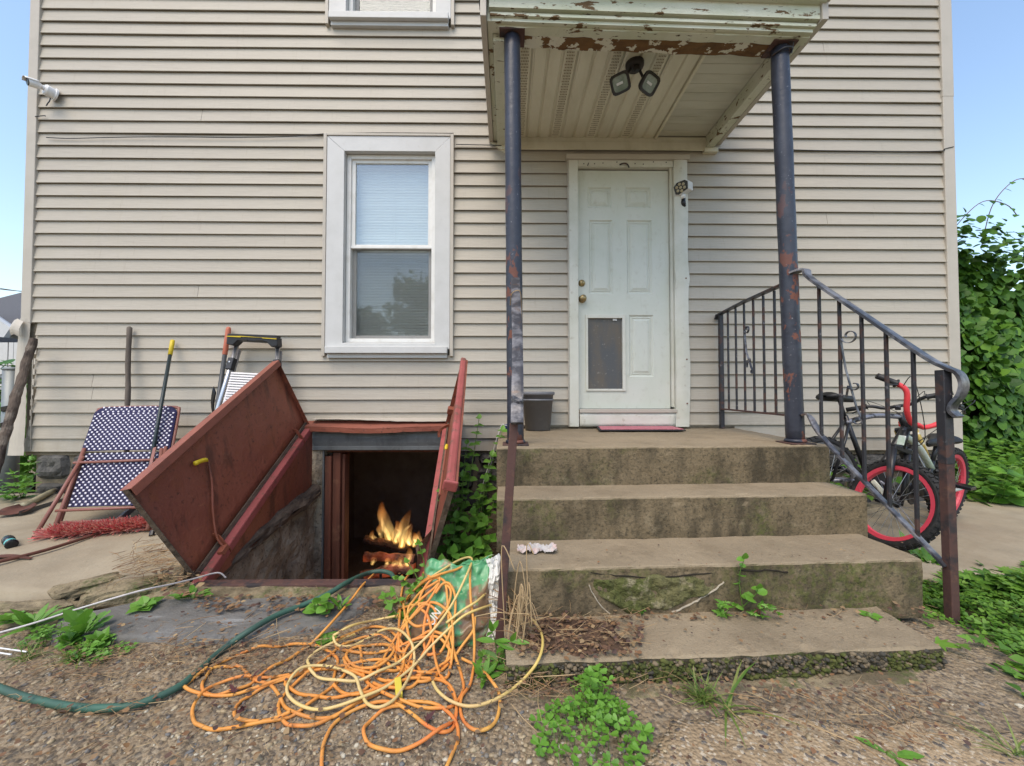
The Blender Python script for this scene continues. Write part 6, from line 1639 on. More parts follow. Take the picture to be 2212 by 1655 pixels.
    if bmx:
        pts = [c0+V(-.10, -.30, .19), c0+V(-.06, -.21, .185), c0+V(-.02, -.165, .16), c0+V(.0, -.12, .06), c0+V(.0, -.05, .0), c0, c0+V(.0, .05, .0), c0+V(.0, .12, .06), c0+V(-.02, .165, .16), c0+V(-.06, .21, .185), c0+V(-.10, .30, .19)]
        P = spline([sv(p) for p in pts], 5); tubep(fr, 'handlebar', P, .0145, bar_mt, 12)
        ends = (pts[0], pts[1]), (pts[-1], pts[-2])
    else:
        pts = [c0+V(-.05, -.30, .03), c0+V(-.03, -.16, .03), c0+V(.0, -.08, .0), c0, c0+V(.0, .08, .0), c0+V(-.03, .16, .03), c0+V(-.05, .30, .03)]
        tubep(fr, 'handlebar', spline([sv(p) for p in pts], 5), .0125, bar_mt, 12)
        ends = (pts[0], pts[1]), (pts[-1], pts[-2])
    for e, f in ends:
        e, f = Vector(e), Vector(f); d = (f-e).normalized(); g = min(.13, (f-e).length)
        o = MB().tube([sv(e-d*.005), sv(e+d*g*.5), sv(e+d*g*.95), sv(e+d*g)], [.0185, .0175, .0185, .028], 12).build('grip', M['saddle'], fr, smooth=True, local=True)
        tubep(fr, 'brake_lever', [sv(e+d*(g+.015)), sv(e+d*g*.6+V(.05, 0, -.015)), sv(e+d*.02+V(.05, 0, -.03))], .006, M['frameblack'], 6)
        tubep(fr, 'brake_cable', spline([sv(e+d*(g+.02)+V(.02, 0, 0)), sv(f+V(.08, 0, .05)), sv(hb+V(.08, 0, .12)), sv(hb+V(.03, 0, .02))], 6), .0025, M['frameblack'], 5)
    if not bmx:
        m = MB().obox(sv(hb+V(.07, 0, .05)), xdir*.006, ydir*.035, V(0, 0, .022)); m.build('front_reflector', M['redlens'], fr, bevel=.006, local=True)
    return b
# bike along the wall, front wheel turned out
bike((2.28, -.55, rw_z(2.2, -.5)+.004), R(10), R(-5), 'dark grey bicycle leaning on the siding with black handlebar', .93, .305, M['rimgrey'], R(33), M['framesilver'], M['frameblack'], M['frameblack'], False, .90, M['goldfork'])
# small bike with red rims in front of it
dB = V(2.25-3.10, -.95+.56, 0)
bike((3.10, -.56, rw_z(3.0, -.5)+.004), math.atan2(dB.y, dB.x), R(-6), 'small black bicycle with red rims and red handlebar behind the stair railing', .90, .268, M['rimred'], R(70), M['framewhite'], M['frameblack'], M['barred'], True, .60, M['frameblack'])
# ------------------------------------------------------------------ leaves
def leaf_t(kind):
    """unit leaf along +Y, face up +Z"""
    if kind == 'ovate': T = [(0, .02), (.12, .26), (.3, .40), (.5, .38), (.7, .26), (.86, .12), (1, .0)]
    elif kind == 'round': T = [(0, .05), (.1, .30), (.3, .46), (.55, .46), (.8, .30), (.93, .14), (1, .0)]
    elif kind == 'lance': T = [(0, .02), (.2, .10), (.45, .145), (.7, .11), (.88, .05), (1, .0)]
    elif kind == 'dandelion': T = [(0, .02), (.15, .06), (.3, .15), (.36, .08), (.5, .19), (.57, .12), (.72, .22), (.88, .15), (1, .0)]
    elif kind == 'grass': T = [(0, .012), (.35, .014), (.7, .010), (1, .0)]
    if kind == 'lobed':
        v = [(0, 0, 0)]; ang = [-2.2, -1.75, -1.35, -1.0, -.62, -.32, 0, .32, .62, 1.0, 1.35, 1.75, 2.2]; rad = [.30, .52, .30, .68, .36, .80, 1.0, .80, .36, .68, .30, .52, .30]
        rad = [.28, .5, .25, .66, .38, .62, 1.0, .62, .38, .66, .25, .5, .28]
        for a, r in zip(ang, rad): v.append((math.sin(a)*r*.72, .12+math.cos(a)*r*.85, .05*math.cos(a*3)-.10*r*r))
        f = [(0, i+1, i) for i in range(1, len(ang))]
        return v, [(a, c, b) for a, b, c in f]
    if kind == 'clover':
        v = []; f = []
        for k in range(3):
            A = k*2.094; n = len(v)
            for (x, y, z) in ((0, .02, 0), (-.22, .28, .03), (-.27, .50, .05), (-.12, .60, .03), (0, .50, -.02), (.12, .60, .03), (.27, .50, .05), (.22, .28, .03)):
                v.append((x*math.cos(A)-y*math.sin(A), x*math.sin(A)+y*math.cos(A), z))
            f += [(n, n+7, n+6, n+5, n+4), (n, n+4, n+3, n+2, n+1)]
        return v, f
    v = []; f = []
    for y, w in T:
        dz = -.22*y*y; c = .10*w
        v += [(-w, y, dz+c), (0, y, dz-c*.6), (w, y, dz+c)]
    for i in range(len(T)-1):
        a = i*3; f += [(a, a+1, a+4, a+3), (a+1, a+2, a+5, a+4)]
    return v, f
GREENS = [(.11, .26, .025), (.15, .33, .04), (.085, .21, .022), (.18, .37, .06), (.13, .29, .03)]
DARKG = [(.045, .125, .016), (.07, .17, .020), (.028, .080, .014), (.11, .24, .028), (.055, .14, .018), (.15, .29, .035)]
M['leaf'] = mat('bright_leaf', (1, 1, 1), .45, island=dict(c=GREENS, obj=True), spec=.4, trans=.30)
M['ivyleaf'] = mat('ivy_leaf', (1, 1, 1), .5, island=dict(c=DARKG, obj=True), spec=.25, trans=.2)
M['lawn'] = mat('ground_cover_leaf', (1, 1, 1), .5, island=dict(c=[(.085, .20, .02), (.13, .28, .028), (.17, .33, .04), (.065, .16, .02), (.21, .36, .06)]), trans=.38)
M['grassb'] = mat('grass_blade', (1, 1, 1), .5, island=dict(c=[(.09, .20, .025), (.16, .24, .05), (.25, .26, .08), (.07, .16, .02)]), trans=.3)
M['stem'] = mat('green_stem', (.11, .19, .035), .5)
M['redstem'] = mat('reddish_stem', (.16, .05, .04), .5)
LM = {}
for kk in ('ovate', 'round', 'lance', 'dandelion', 'lobed', 'clover', 'grass'):
    tv, tf = leaf_t(kk); LM[kk] = (tv, tf)
LMESH = {}
def lmesh(kk, mk):
    if (kk, mk) not in LMESH:
        me = bpy.data.meshes.new(kk+'_leaf'); me.from_pydata(LM[kk][0], [], LM[kk][1]); me.materials.append(M[mk]); me.update(); LMESH[kk, mk] = me
    return LMESH[kk, mk]
def put_leaf(parent, p, d, up, s, kk, mk='leaf'):
    o = bpy.data.objects.new('leaf', lmesh(kk, mk)); COL.objects.link(o); o.parent = parent
    o.matrix_local = leaf_frame(Vector(p)-Vector(parent.location), d, up, s); return o
def weed(name, base, label, stems, kk, ls, seed, cat='weed', group=None, mk='leaf', r=.0025, step=.05, spread=.6, pairs=True, stemmat='stem', leaves_top=True):
    """stems: list of end points; leaves set along each"""
    rnd = random.Random(seed); t = thing(name, base, label, cat, group)
    for e in stems:
        e = Vector(e[0:3]); b = Vector(base)+V(rnd.uniform(-.02, .02), rnd.uniform(-.02, .02), 0)
        mid = b.lerp(e, .5)+V(rnd.uniform(-.02, .02), rnd.uniform(-.02, .01), .02)
        P = spline([b, mid, e], 6); MB().tube(P, [r*(1-.5*i/len(P)) for i in range(len(P))], 5).build('stem', M[stemmat], t, smooth=True)
        L_ = (e-b).length; n = max(1, int(L_/step)); a = rnd.uniform(0, 6)
        for i in range(n+1):
            u = .15+.85*i/max(1, n); p = P[min(len(P)-1, int(u*(len(P)-1)))]
            for q in range(2 if pairs else 1):
                a += 2.4 if not pairs else (3.14 if q else 1.57+rnd.uniform(-.4, .4))
                d = V(math.cos(a), math.sin(a), rnd.uniform(-.1, .5)); s = ls*rnd.uniform(.65, 1.15)*(1.0-.35*u)
                put_leaf(t, p, d, V(0, -.35, 1)+V(rnd.uniform(-.3, .3), rnd.uniform(-.3, .1), 0), s, kk, mk)
        if leaves_top: put_leaf(t, e, (e-P[-3])+V(0, -.01, .01), V(0, -1, .3), ls*.55, kk, mk)
    return t
def rosette(name, base, label, n, kk, ls, seed, cat='weed', elev=(.2, .9), mk='leaf', group=None):
    rnd = random.Random(seed); t = thing(name, base, label, cat, group)
    for i in range(n):
        a = i*2.4+rnd.uniform(-.4, .4); el = rnd.uniform(*elev); d = V(math.cos(a)*math.cos(el), math.sin(a)*math.cos(el), math.sin(el))
        put_leaf(t, Vector(base)+d*.01, d, V(-d.x*.6, -d.y*.6-.3, 1), ls*rnd.uniform(.6, 1.15), kk, mk)
    m = MB().lathe([(0, .015), (.01, .008), (.012, 0)], base, (0, 0, 1), 8); m.build('crown', M['stem'], t)
    return t
def G(px, py, dz=.0):
    p = at_z(px, py, GZ); return V(p.x, p.y, gz(p.x, p.y)+dz)
def clover(c, rx, ry, n, label, seed, hmax=.10):
    rnd = random.Random(seed); t = thing('clover_clump', c, label, 'clover')
    for i in range(n):
        a = rnd.uniform(0, 6.283); q = math.sqrt(rnd.random()); x, y = c[0]+math.cos(a)*q*rx, c[1]+math.sin(a)*q*ry; z0 = gz(x, y); h = hmax*(1-q*q*.7)*rnd.uniform(.4, 1)
        p = V(x+rnd.uniform(-.02, .02), y+rnd.uniform(-.02, .02), z0+h)
        MB().tube([V(x, y, z0), p], .0011, 4).build('stem', M['stem'], t)
        put_leaf(t, p, V(rnd.uniform(-1, 1), rnd.uniform(-1, 1), 0), V(rnd.uniform(-.4, .4), rnd.uniform(-.6, .2), 1), rnd.choice((.6, 1, 1, 1.3))*rnd.uniform(.022, .040), 'clover')
    return t
def tuft(c, n, h, label, seed):
    rnd = random.Random(seed); ms = []
    for i in range(n):
        a = rnd.uniform(0, 6.28); el = rnd.uniform(.3, 1.4); d = V(math.cos(a)*math.cos(el), math.sin(a)*math.cos(el), math.sin(el))
        ms.append(leaf_frame(V(c[0]+rnd.uniform(-.02, .02), c[1]+rnd.uniform(-.02, .02), c[2]), d, V(d.x*-1, d.y*-1, 1.2), h*rnd.uniform(.4, 1.1)))
    tv, tf = LM['grass']; tv = [(x*1.6, y, z*2.2) for x, y, z in tv]
    t = thing('grass_tuft', c, label, 'grass'); o = scatter('blades', tv, tf, ms, M['grassb'], t); o['kind'] = 'stuff'
# tall climbing weeds between hatch and stoop
rnd = random.Random(31)
def climber(bx, by, tops, label, seed, ls=.080):
    stems = [at_y(x, y, yy) for x, y, yy in tops]
    return weed('climbing_weed', (bx, by, .04), label, stems, 'ovate', ls, seed, 'weed', 'tall weeds beside the cellar hatch', step=.052, r=.004)
climber(-.30, -.95, [(1035, 905, -.55), (1008, 960, -.6), (985, 985, -.75), (1000, 1030, -.9), (962, 1060, -.9)], 'tall leafy weed with the highest tip between hatch leaf and stoop', 1)
climber(-.20, -1.05, [(1085, 930, -.7), (1062, 985, -.85), (1050, 1040, -.95), (1068, 1080, -1.05), (1030, 1075, -1.0)], 'tall leafy weed climbing the left edge of the stoop', 2)
climber(-.28, -1.20, [(1020, 1110, -1.15), (985, 1120, -1.15), (1045, 1130, -1.2), (1000, 1165, -1.25), (965, 1150, -1.2), (1060, 1165, -1.25)], 'dense lower weed filling the gap beside the steps', 3, .085)
climber(-.27, -1.38, [(1010, 1200, -1.4), (980, 1195, -1.4), (1050, 1205, -1.42), (955, 1215, -1.42), (1030, 1180, -1.38), (1070, 1225, -1.45)], 'broad-leaved weed just behind the soil bag', 4, .09)
climber(-.40, -1.45, [(905, 1175, -1.42), (880, 1215, -1.45), (925, 1235, -1.5), (860, 1250, -1.5), (900, 1262, -1.52)], 'sprig of pale leaves in front of the cellar opening', 5, .05)
climber(-.46, -1.60, [(850, 1278, -1.55), (885, 1280, -1.58), (830, 1290, -1.55), (905, 1300, -1.6)], 'low leafy sprig at the right end of the mossy curb', 6, .05)
# weeds left of the hatch
rosette('dandelion', G(180, 1385, .02), 'largest dandelion-like weed left of the slate flagstone', 13, 'dandelion', .115, 11, elev=(.5, 1.3))
rosette('broadleaf_weed', G(150, 1400, .02), 'round-leaved weed beside the largest dandelion', 34, 'ovate', .042, 12, elev=(.0, 1.3))
rosette('broadleaf_weed', G(215, 1398, .02), 'small-leaved weed touching the slate flagstone edge', 30, 'ovate', .045, 13, elev=(.0, 1.2))
rosette('broadleaf_weed', at_z(313, 1310, .07), 'pale young weed at the foot of the broken walk', 12, 'ovate', .062, 14, elev=(.1, .7))
rosette('broadleaf_weed', at_z(400, 1294, .06), 'tiny weed under the corner of the hatch foot', 6, 'ovate', .05, 15, elev=(.3, 1.0))
rosette('broadleaf_weed', at_z(418, 1290, .07), 'small pointed weed against the mossy curb', 9, 'lance', .09, 16, elev=(.2, .9))
weed('broadleaf_weed', at_z(690, 1318, .08), 'heart-leaved weed on the curb below the green hose', [at_z(690, 1300, .13), at_z(678, 1310, .11), at_z(702, 1312, .11)], 'round', .065, 17, step=.03)
rosette('broadleaf_weed', at_z(735, 1315, .07), 'thin weed right of the heart-leaved one on the curb', 7, 'lance', .07, 18, elev=(.4, 1.2))
rosette('broadleaf_weed', G(20, 1355, .03), 'weed at the left edge beside the walk border', 16, 'ovate', .06, 19, elev=(.1, 1.0))
rosette('broadleaf_weed', G(70, 1370, .03), 'grassy weed between the left edge and the dandelion', 24, 'lance', .10, 20, elev=(.2, 1.2))
rosette('broadleaf_weed', G(705, 1390, .01), 'little creeping weed left of the cord pile', 16, 'round', .04, 41, elev=(.0, .5))
clover(G(205, 1420), .10, .06, 40, 'patch of small clover right of the largest dandelion', 55, .06)
clover(G(120, 1385), .12, .06, 45, 'patch of small clover left of the largest dandelion', 56, .07)
tuft(G(165, 1425), 70, .09, 'grass growing through the dandelion patch', 66)
# plant by the fence post
weed('mugwort', (-3.88, -.12, .16), 'bushy lobed-leaf weed below the torn corner trim', [(-3.72, -.2, .50), (-3.82, -.24, .40), (-3.98, -.25, .38), (-3.66, -.25, .34), (-4.08, -.25, .30), (-3.9, -.3, .28), (-3.75, -.33, .24)], 'lobed', .10, 22, step=.06)
weed('mugwort', (-4.15, -.2, .14), 'lobed-leaf weed at the foot of the fence post', [(-4.22, -.3, .36), (-4.3, -.28, .28), (-4.1, -.35, .25), (-4.25, -.38, .22)], 'lobed', .09, 23, step=.06)
# seedlings on the steps
weed('step_seedling', at_z(1605, 1322, Z4_+.004), 'tall seedling with round leaves growing from the third riser', [at_z(1600, 1325, Z4_)+V(0, -.03, .235), at_z(1610, 1325, Z4_)+V(.03, -.04, .12)], 'round', .055, 24, step=.045, pairs=False)
weed('step_seedling', at_z(1560, 1325, Z4_+.004), 'low lobed seedling beside the tall one on the steps', [at_z(1556, 1330, Z4_)+V(-.02, -.03, .05), at_z(1565, 1330, Z4_)+V(.02, -.03, .06), at_z(1550, 1330, Z4_)+V(0, -.04, .03)], 'lobed', .05, 25, step=.03)
weed('step_seedling', at_z(1632, 1328, Z4_+.004), 'lobed seedling with red stems right of the tall one', [at_z(1635, 1330, Z4_)+V(.02, -.04, .06), at_z(1645, 1330, Z4_)+V(.04, -.04, .03), at_z(1620, 1330, Z4_)+V(-.01, -.04, .03)], 'lobed', .045, 26, step=.03, stemmat='redstem')
rosette('step_seedling', at_z(1382, 1325, Z4_+.004), 'tiny yellow-green seedling at the mossy patch', 8, 'lobed', .035, 27, elev=(.2, 1.1))
rosette('step_seedling', at_z(1878, 1330, Z4_+.004), 'tiny seedling near the right end of the lowest tread', 5, 'ovate', .04, 28, elev=(.1, .6))
# clumps in the foreground
clover(G(1275, 1605), .15, .13, 95, 'green clover clump at the bottom in front of the steps', 51)
clover(G(1285, 1530), .07, .09, 40, 'small upright clover sprig at the foot of the lowest step', 52, .13)
weed('post_weed', G(1075, 1440, .0), 'broad-leaved weed at the foot of the leaning handrail post', [G(1070, 1440)+V(-.01, -.03, .14), G(1085, 1440)+V(.03, -.02, .10), G(1060, 1450)+V(-.03, -.03, .07)], 'lance', .12, 53, step=.05)
rosette('post_weed', G(1045, 1470, .0), 'small weed under the right side of the cord pile', 12, 'lance', .07, 54, elev=(.2, 1.1))
# grass tuft
rnd = random.Random(60)
tuft(G(1520, 1512), 90, .10, 'yellowing grass tuft in front of the lowest step', 61)
tuft(G(1565, 1530), 14, .18, 'few long grass blades right of the yellowing tuft', 62)
tuft(G(2195, 1640), 30, .12, 'grass tuft at the lower right corner', 63)
tuft(G(60, 1420), 60, .08, 'short grass tuft near the left edge', 64)
rosette('grass_weed', G(1925, 1640, .01), 'single broad blade at the lower right', 3, 'lance', .075, 65, elev=(.1, .4))

# ------------------------------------------------------------------ ground cover on the right
def inside_right(x, y):
    # green wedge: beside the steps, widening towards the camera
    if y > -1.28: return 0
    edge = 1.95 if y > -1.75 else 1.95-(y+1.75)*-.30
    edge += .10*fbm((x*2, y*3, 1), 1, 3)
    return x-edge
ms = []; msl = []; msc = []; rnd = random.Random(70)
for i in range(30000):
    y = rnd.uniform(-2.75, -1.20); x = rnd.uniform(1.35, 4.6)
    e = inside_right(x, y)
    if y > -1.42 and x > 2.0: e = min(e, .10*fbm((x*3, y*3, 8), 1, 2)+.06*(-1.30-y)*8-.05)
    if e < 0 and rnd.random() > math.exp(e*16): continue
    if rnd.random() < .25: continue
    z = gz(x, y); h = rnd.random()**1.5*(.085 if e > .1 else .045)
    a = rnd.uniform(0, 6.28); up = V(rnd.uniform(-.6, .6), rnd.uniform(-.8, .3), 1)
    if fbm((x*1.6, y*1.6, 4), 1, 2) > .0: msc.append(leaf_frame(V(x, y, z+h), V(math.cos(a), math.sin(a), 0), up, rnd.uniform(.022, .042)))
    elif y > -1.9: msl.append(leaf_frame(V(x, y, z+h+.02), V(math.cos(a), math.sin(a), .2), up, rnd.uniform(.045, .085)))
    else: ms.append(leaf_frame(V(x, y, z+h), V(math.cos(a), math.sin(a), .2), up, rnd.uniform(.035, .060)))
for kk, q in (('ovate', ms), ('lobed', msl), ('clover', msc)):
    o = scatter('ground_cover', *LM[kk], q, M['lawn']); tag(o, {'ovate': 'low broad-leaved ground cover at lower right', 'lobed': 'lobed ground cover beside the right end of the steps', 'clover': 'clover spreading over the right corner'}[kk], 'ground cover', kind='stuff')
o = sheet('lawn_soil', [(2.0, -1.45), (1.9, -2.0), (1.65, -2.8), (1.9, -3.4), (5.0, -3.4), (5.0, -1.45)], M['grassearth'], lambda x, y: gz(x, y)+.010, rim=.06, thick=.03)
for i, (px, py, lab) in enumerate(((1960, 1178, 'small lobed weed under the red front wheel'), (1985, 1200, 'low weed on the right walk edge behind the railing'), (2005, 1215, 'weed where the right walk meets the steps'))):
    rosette('walk_weed', at_z(px, py, .075), lab, 16, 'lobed', .085, 80+i, elev=(.1, .9))
weed('walk_weed', (2.75, -.12, .08), 'broad pale leaves behind the two bicycles', [(2.6, -.16, .35), (2.8, -.16, .42), (3.0, -.16, .38), (2.45, -.16, .28), (3.15, -.16, .3)], 'ovate', .13, 90, step=.09)
weed('walk_weed', (4.0, -.08, .06), 'broad yellow-green leaves right of the house corner', [(4.05, -.2, .45), (4.15, -.15, .34), (4.0, -.2, .25), (4.2, -.2, .2)], 'ovate', .15, 91, step=.09)

# ------------------------------------------------------------------ ivy hedge and fence beyond the corner
fence = thing('board_fence', (5.4, 1.2, 0), 'dark board fence smothered by ivy right of the house', 'fence')
M['fencewood'] = mat('dark_fence_board', (.05, .038, .03), .9, layers=[dict(s=20, st=(1, 1, .1), lo=.45, hi=.7, c=(.025, .02, .016), f=.8)])
for i in range(24):
    x = 4.0+i*.16; MB().box(x, x+.15, 1.15, 1.18, 0, 2.1).build('board', M['fencewood'], fence)
MB().box(4.0, 7.9, 1.181, 1.23, .5, .6).build('rail', M['fencewood'], fence); MB().box(4.0, 7.9, 1.181, 1.23, 1.6, 1.7).build('rail', M['fencewood'], fence)
ivy = thing('ivy_hedge', (5.2, .9, 0), 'tall wall of dark glossy ivy at the right edge', 'hedge')
rnd = random.Random(100); cand = []
def ivs(x, z):
    return .95-.22*fbm((x*1.3, z*1.3, 2), 1, 3)-.10*math.sin(z*2.1+x)-.25*max(0, 1-z/1.0)*.3
tops = lambda x: 2.55+.28*fbm((x*1.7, 3, 1), 1, 3)+.10*math.sin(x*3.0)
for i in range(12500):
    x = 3.95+4.0*rnd.random()**1.6; z = rnd.uniform(.25, 1)*0+rnd.uniform(.28, tops(x)); dpt = abs(rnd.gauss(0, .07)); hole = fbm((x*2.6, z*2.6, 7), 1, 3)
    if hole > .33 and rnd.random() < .8: dpt += .16
    p = V(x, ivs(x, z)+dpt-.05, z)
    droop = V(rnd.uniform(-.7, .7), -.55, -1.0 if rnd.random() < .75 else .3)
    cand.append((dpt, leaf_frame(p, droop, V(rnd.uniform(-.5, .3), -1, .7), rnd.uniform(.06, .105))))
for i in range(1100):      # loose crest against the sky
    x = 3.95+4.0*rnd.random()**1.6; z = tops(x)+abs(rnd.gauss(0, .12)); p = V(x, .95+rnd.uniform(-.3, .3), z)
    cand.append((.3, leaf_frame(p, V(rnd.uniform(-1, 1), rnd.uniform(-.6, .3), rnd.uniform(-.5, .6)), V(rnd.uniform(-.5, .5), -.7, 1), rnd.uniform(.05, .095))))
vis = [c for c in cand if c[1].translation.x < 5.6 and c[0] < .06]; rnd.shuffle(vis)
pick = vis[:300]; ids = set(id(c) for c in pick)
for c in pick:
    o = bpy.data.objects.new('leaf', lmesh('round', 'ivyleaf')); COL.objects.link(o); o.parent = ivy; o.matrix_local = Matrix.Translation(-Vector(ivy.location)) @ c[1]
o = scatter('foliage', *LM['round'], [c[1] for c in cand if id(c) not in ids], M['ivyleaf'], ivy); o['kind'] = 'stuff'
for (x0, z0, pts) in ((4.75, 2.6, [(4.85, .8, 2.85), (5.05, .75, 3.05), (5.3, .75, 3.02), (5.42, .75, 2.9)]), (4.5, 2.5, [(4.5, .8, 2.75), (4.6, .75, 2.82), (4.75, .75, 2.74)]), (5.2, 2.6, [(5.2, .8, 3.0), (5.32, .75, 3.22), (5.5, .75, 3.3), (5.75, .75, 3.2)])):
    P = spline([(x0, .9, z0)]+pts, 6); MB().tube(P, .004, 5).build('tendril', M['redstem'], ivy, smooth=True)
    for k in range(2, len(P), 3): put_leaf(ivy, P[k], V(rnd.uniform(-1, 1), -.4, -.4), V(0, -.6, 1), rnd.uniform(.05, .09), 'ovate', 'ivyleaf')
# weeds below the hedge
ms = []; mg = []
for i in range(9000):
    x = rnd.uniform(3.95, 8.0); y = rnd.uniform(-.62, .85)
    if y < -.12-.0 and x < 4.15+(-.12-y)*1.75: continue
    h = rnd.random()*(.22+.28*max(0, min(1, (y+.2)/.8)))
    a = rnd.uniform(0, 6.28); ms.append(leaf_frame(V(x, y, .04+h), V(math.cos(a), math.sin(a), rnd.uniform(-.2, .5)), V(rnd.uniform(-.5, .5), -.6, 1), rnd.uniform(.05, .10)))
o = scatter('bank_weeds', *LM['lance'], ms[::2], M['lawn']); tag(o, 'narrow-leaved weeds on the bank below the ivy', 'weeds', kind='stuff')
o = scatter('bank_weeds', *LM['ovate'], ms[1::2], M['lawn']); tag(o, 'broad-leaved weeds on the bank below the ivy', 'weeds', kind='stuff')
sheet('bank_soil', [(4.1, -.1), (5.1, -.68), (8.5, -.9), (8.5, 1.6), (4.0, 1.6), (4.0, .12)], M['grassearth'], lambda x, y: .05, rim=.03, thick=.03)
# ------------------------------------------------------------------ loose matter on the ground
def ico():
    t = (1+5**.5)/2; v = [Vector(p).normalized() for p in ((-1, t, 0), (1, t, 0), (-1, -t, 0), (1, -t, 0), (0, -1, t), (0, 1, t), (0, -1, -t), (0, 1, -t), (t, 0, -1), (t, 0, 1), (-t, 0, -1), (-t, 0, 1))]
    f = [(0, 11, 5), (0, 5, 1), (0, 1, 7), (0, 7, 10), (0, 10, 11), (1, 5, 9), (5, 11, 4), (11, 10, 2), (10, 7, 6), (7, 1, 8), (3, 9, 4), (3, 4, 2), (3, 2, 6), (3, 6, 8), (3, 8, 9), (4, 9, 5), (2, 4, 11), (6, 2, 10), (8, 6, 7), (9, 8, 1)]
    return [tuple(p) for p in v], f
IV, IF = ico()
rnd = random.Random(200)
def on_ground(x, y):
    if -1.95 < x < -.62 and -1.79 < y < -1.45 or x < -1.6 and y > -1.83+.08*(x+1.6): return None
    if PIT[0]-.2 < x < PIT[1]+.03 and y > -1.5: return None
    if -.12 < x < 2.05 and y > -2.10: return None
    return gz(x, y)
ms = []
for i in range(26000):
    y = -1.45-1.62*rnd.random()**.8; half = 1.45*(y-EYE.y)+.3
    x = rnd.uniform(-half, half)
    z = on_ground(x, y)
    if z is None: continue
    if x > .35 and rnd.random() < (.93 if y < -2.12 else .5): continue
    if x > 1.7 and rnd.random() < .6: continue
    if x > .3 and y < -2.15: z += .012
    dens = fbm((x*1.3, y*1.3, 11), 1, 3)
    if dens < -.15 and rnd.random() < .6: continue
    s = .0028+.0075*rnd.random()**2.4
    a = rnd.uniform(0, 6.28); c, q = math.cos(a), math.sin(a); sx, sy, sz = s*rnd.uniform(.9, 1.7), s*rnd.uniform(.6, 1.0), s*rnd.uniform(.35, .65)
    ms.append(Matrix(((c*sx, -q*sy, 0, x), (q*sx, c*sy, 0, y), (0, 0, sz, z+sz*.25), (0, 0, 0, 1))))
o = scatter('gravel', IV, IF, ms, M['pebble'], smooth=True); tag(o, 'loose rounded gravel over the worn yard', 'gravel', kind='stuff')
# exposed aggregate and moss on the lowest riser
f4 = (A4[1]-A4[0]); L4 = f4.length; f4.normalize(); ms = []; mo = []
n4 = Vector((f4.y, -f4.x, 0)); n4 = n4 if n4.y < 0 else -n4
for i in range(2600):
    u = rnd.random(); zz = rnd.uniform(GZ, Z4_-.010); p = A4[0]+f4*(u*L4)+n4*rnd.uniform(-.004, .006); s_ = .003+.008*rnd.random()**2
    q = Matrix.Translation(V(p.x, p.y, zz)) @ Matrix.Rotation(rnd.uniform(0, 6), 4, 'Z') @ Matrix.Diagonal((s_*1.4, s_, s_*.8, 1))
    (mo if fbm((u*6, zz*9, 3), 1, 3) > .02 and rnd.random() < .8 else ms).append(q)
M['damppebble'] = mat('damp_aggregate', (1, 1, 1), .8, island=dict(c=[(.10, .08, .05), (.05, .045, .035), (.17, .13, .08), (.075, .06, .04), (.22, .17, .10)], i='CONSTANT'))
M['mossy'] = mat('moss_tufts', (1, 1, 1), .95, island=dict(c=[(.055, .068, .014), (.09, .095, .025), (.04, .05, .012)]))
o = scatter('exposed_aggregate', IV, IF, ms, M['damppebble'], stoop, smooth=True); o['kind'] = 'stuff'
o = scatter('moss', IV, IF, mo, M['mossy'], stoop, smooth=True); o['kind'] = 'stuff'
# straw and dead stalks
def heap(n, fn, ln, seed):
    rnd = random.Random(seed); out = []
    for i in range(n):
        p, k = fn(rnd)
        a = rnd.gauss(k, 1.1); el = rnd.gauss(.05, .16); d = V(math.cos(a)*math.cos(el), math.sin(a)*math.cos(el), math.sin(el))
        out.append(leaf_frame(p, d, V(0, 0, 1), ln*rnd.uniform(.4, 1.5)))
    return out
SV = [(-.010, 0, 0), (.010, 0, 0), (.0, 0, .016), (-.010+.06, .5, .03), (.012+.06, .5, .03), (.06, .5, .05), (-.006, 1, -.01), (.006, 1, -.01), (.0, 1, .006)]
SF = [(0, 1, 4, 3), (1, 2, 5, 4), (2, 0, 3, 5), (3, 4, 7, 6), (4, 5, 8, 7), (5, 3, 6, 8)]
def region(px0, px1, py0, py1, z, k, jit=0.0):
    def fn(r):
        px, py = r.uniform(px0, px1), r.uniform(py0, py1); p = at_z(px, py, z)
        return V(p.x, p.y, z+abs(r.gauss(0, .012))+jit*r.random()), k
    return fn
st = []
st += heap(90, region(285, 350, 1180, 1240, .145, .6, .04), .075, 1)
st += heap(120, region(240, 370, 1200, 1270, .13, .5, .02), .08, 2)
st += heap(170, region(1112, 1390, 1335, 1415, Z4_+.012, .2, .01), .055, 3)
st += heap(260, region(20, 560, 1400, 1470, GZ+.012, .15), .06, 4)
st += heap(300, region(330, 900, 1340, 1440, GZ+.014, .3), .07, 5)
st += heap(120, region(0, 330, 1480, 1560, GZ+.012, .1), .055, 6)
st += heap(120, region(1100, 1500, 1460, 1510, GZ+.014, .1), .06, 7)
st += heap(90, region(1560, 2010, 1490, 1600, GZ+.026, -.5), .075, 8)
st += heap(120, region(1100, 1130, 1300, 1420, GZ+.05, 1.4, .12), .12, 9)
st += heap(60, region(1150, 2000, 1312, 1335, Z4_+.006, .1), .05, 10)
st += heap(90, region(1060, 1200, 1420, 1530, GZ+.02, .8, .02), .09, 11)
st += heap(80, region(60, 700, 1570, 1650, GZ+.012, .15), .05, 12)
st += heap(60, region(420, 860, 1265, 1300, .085, .1), .035, 13)
o = scatter('dry_stalks', SV, SF, st, M['straw']); tag(o, 'dry straw-coloured stalks scattered over ground and steps', 'dry stalks', kind='stuff')
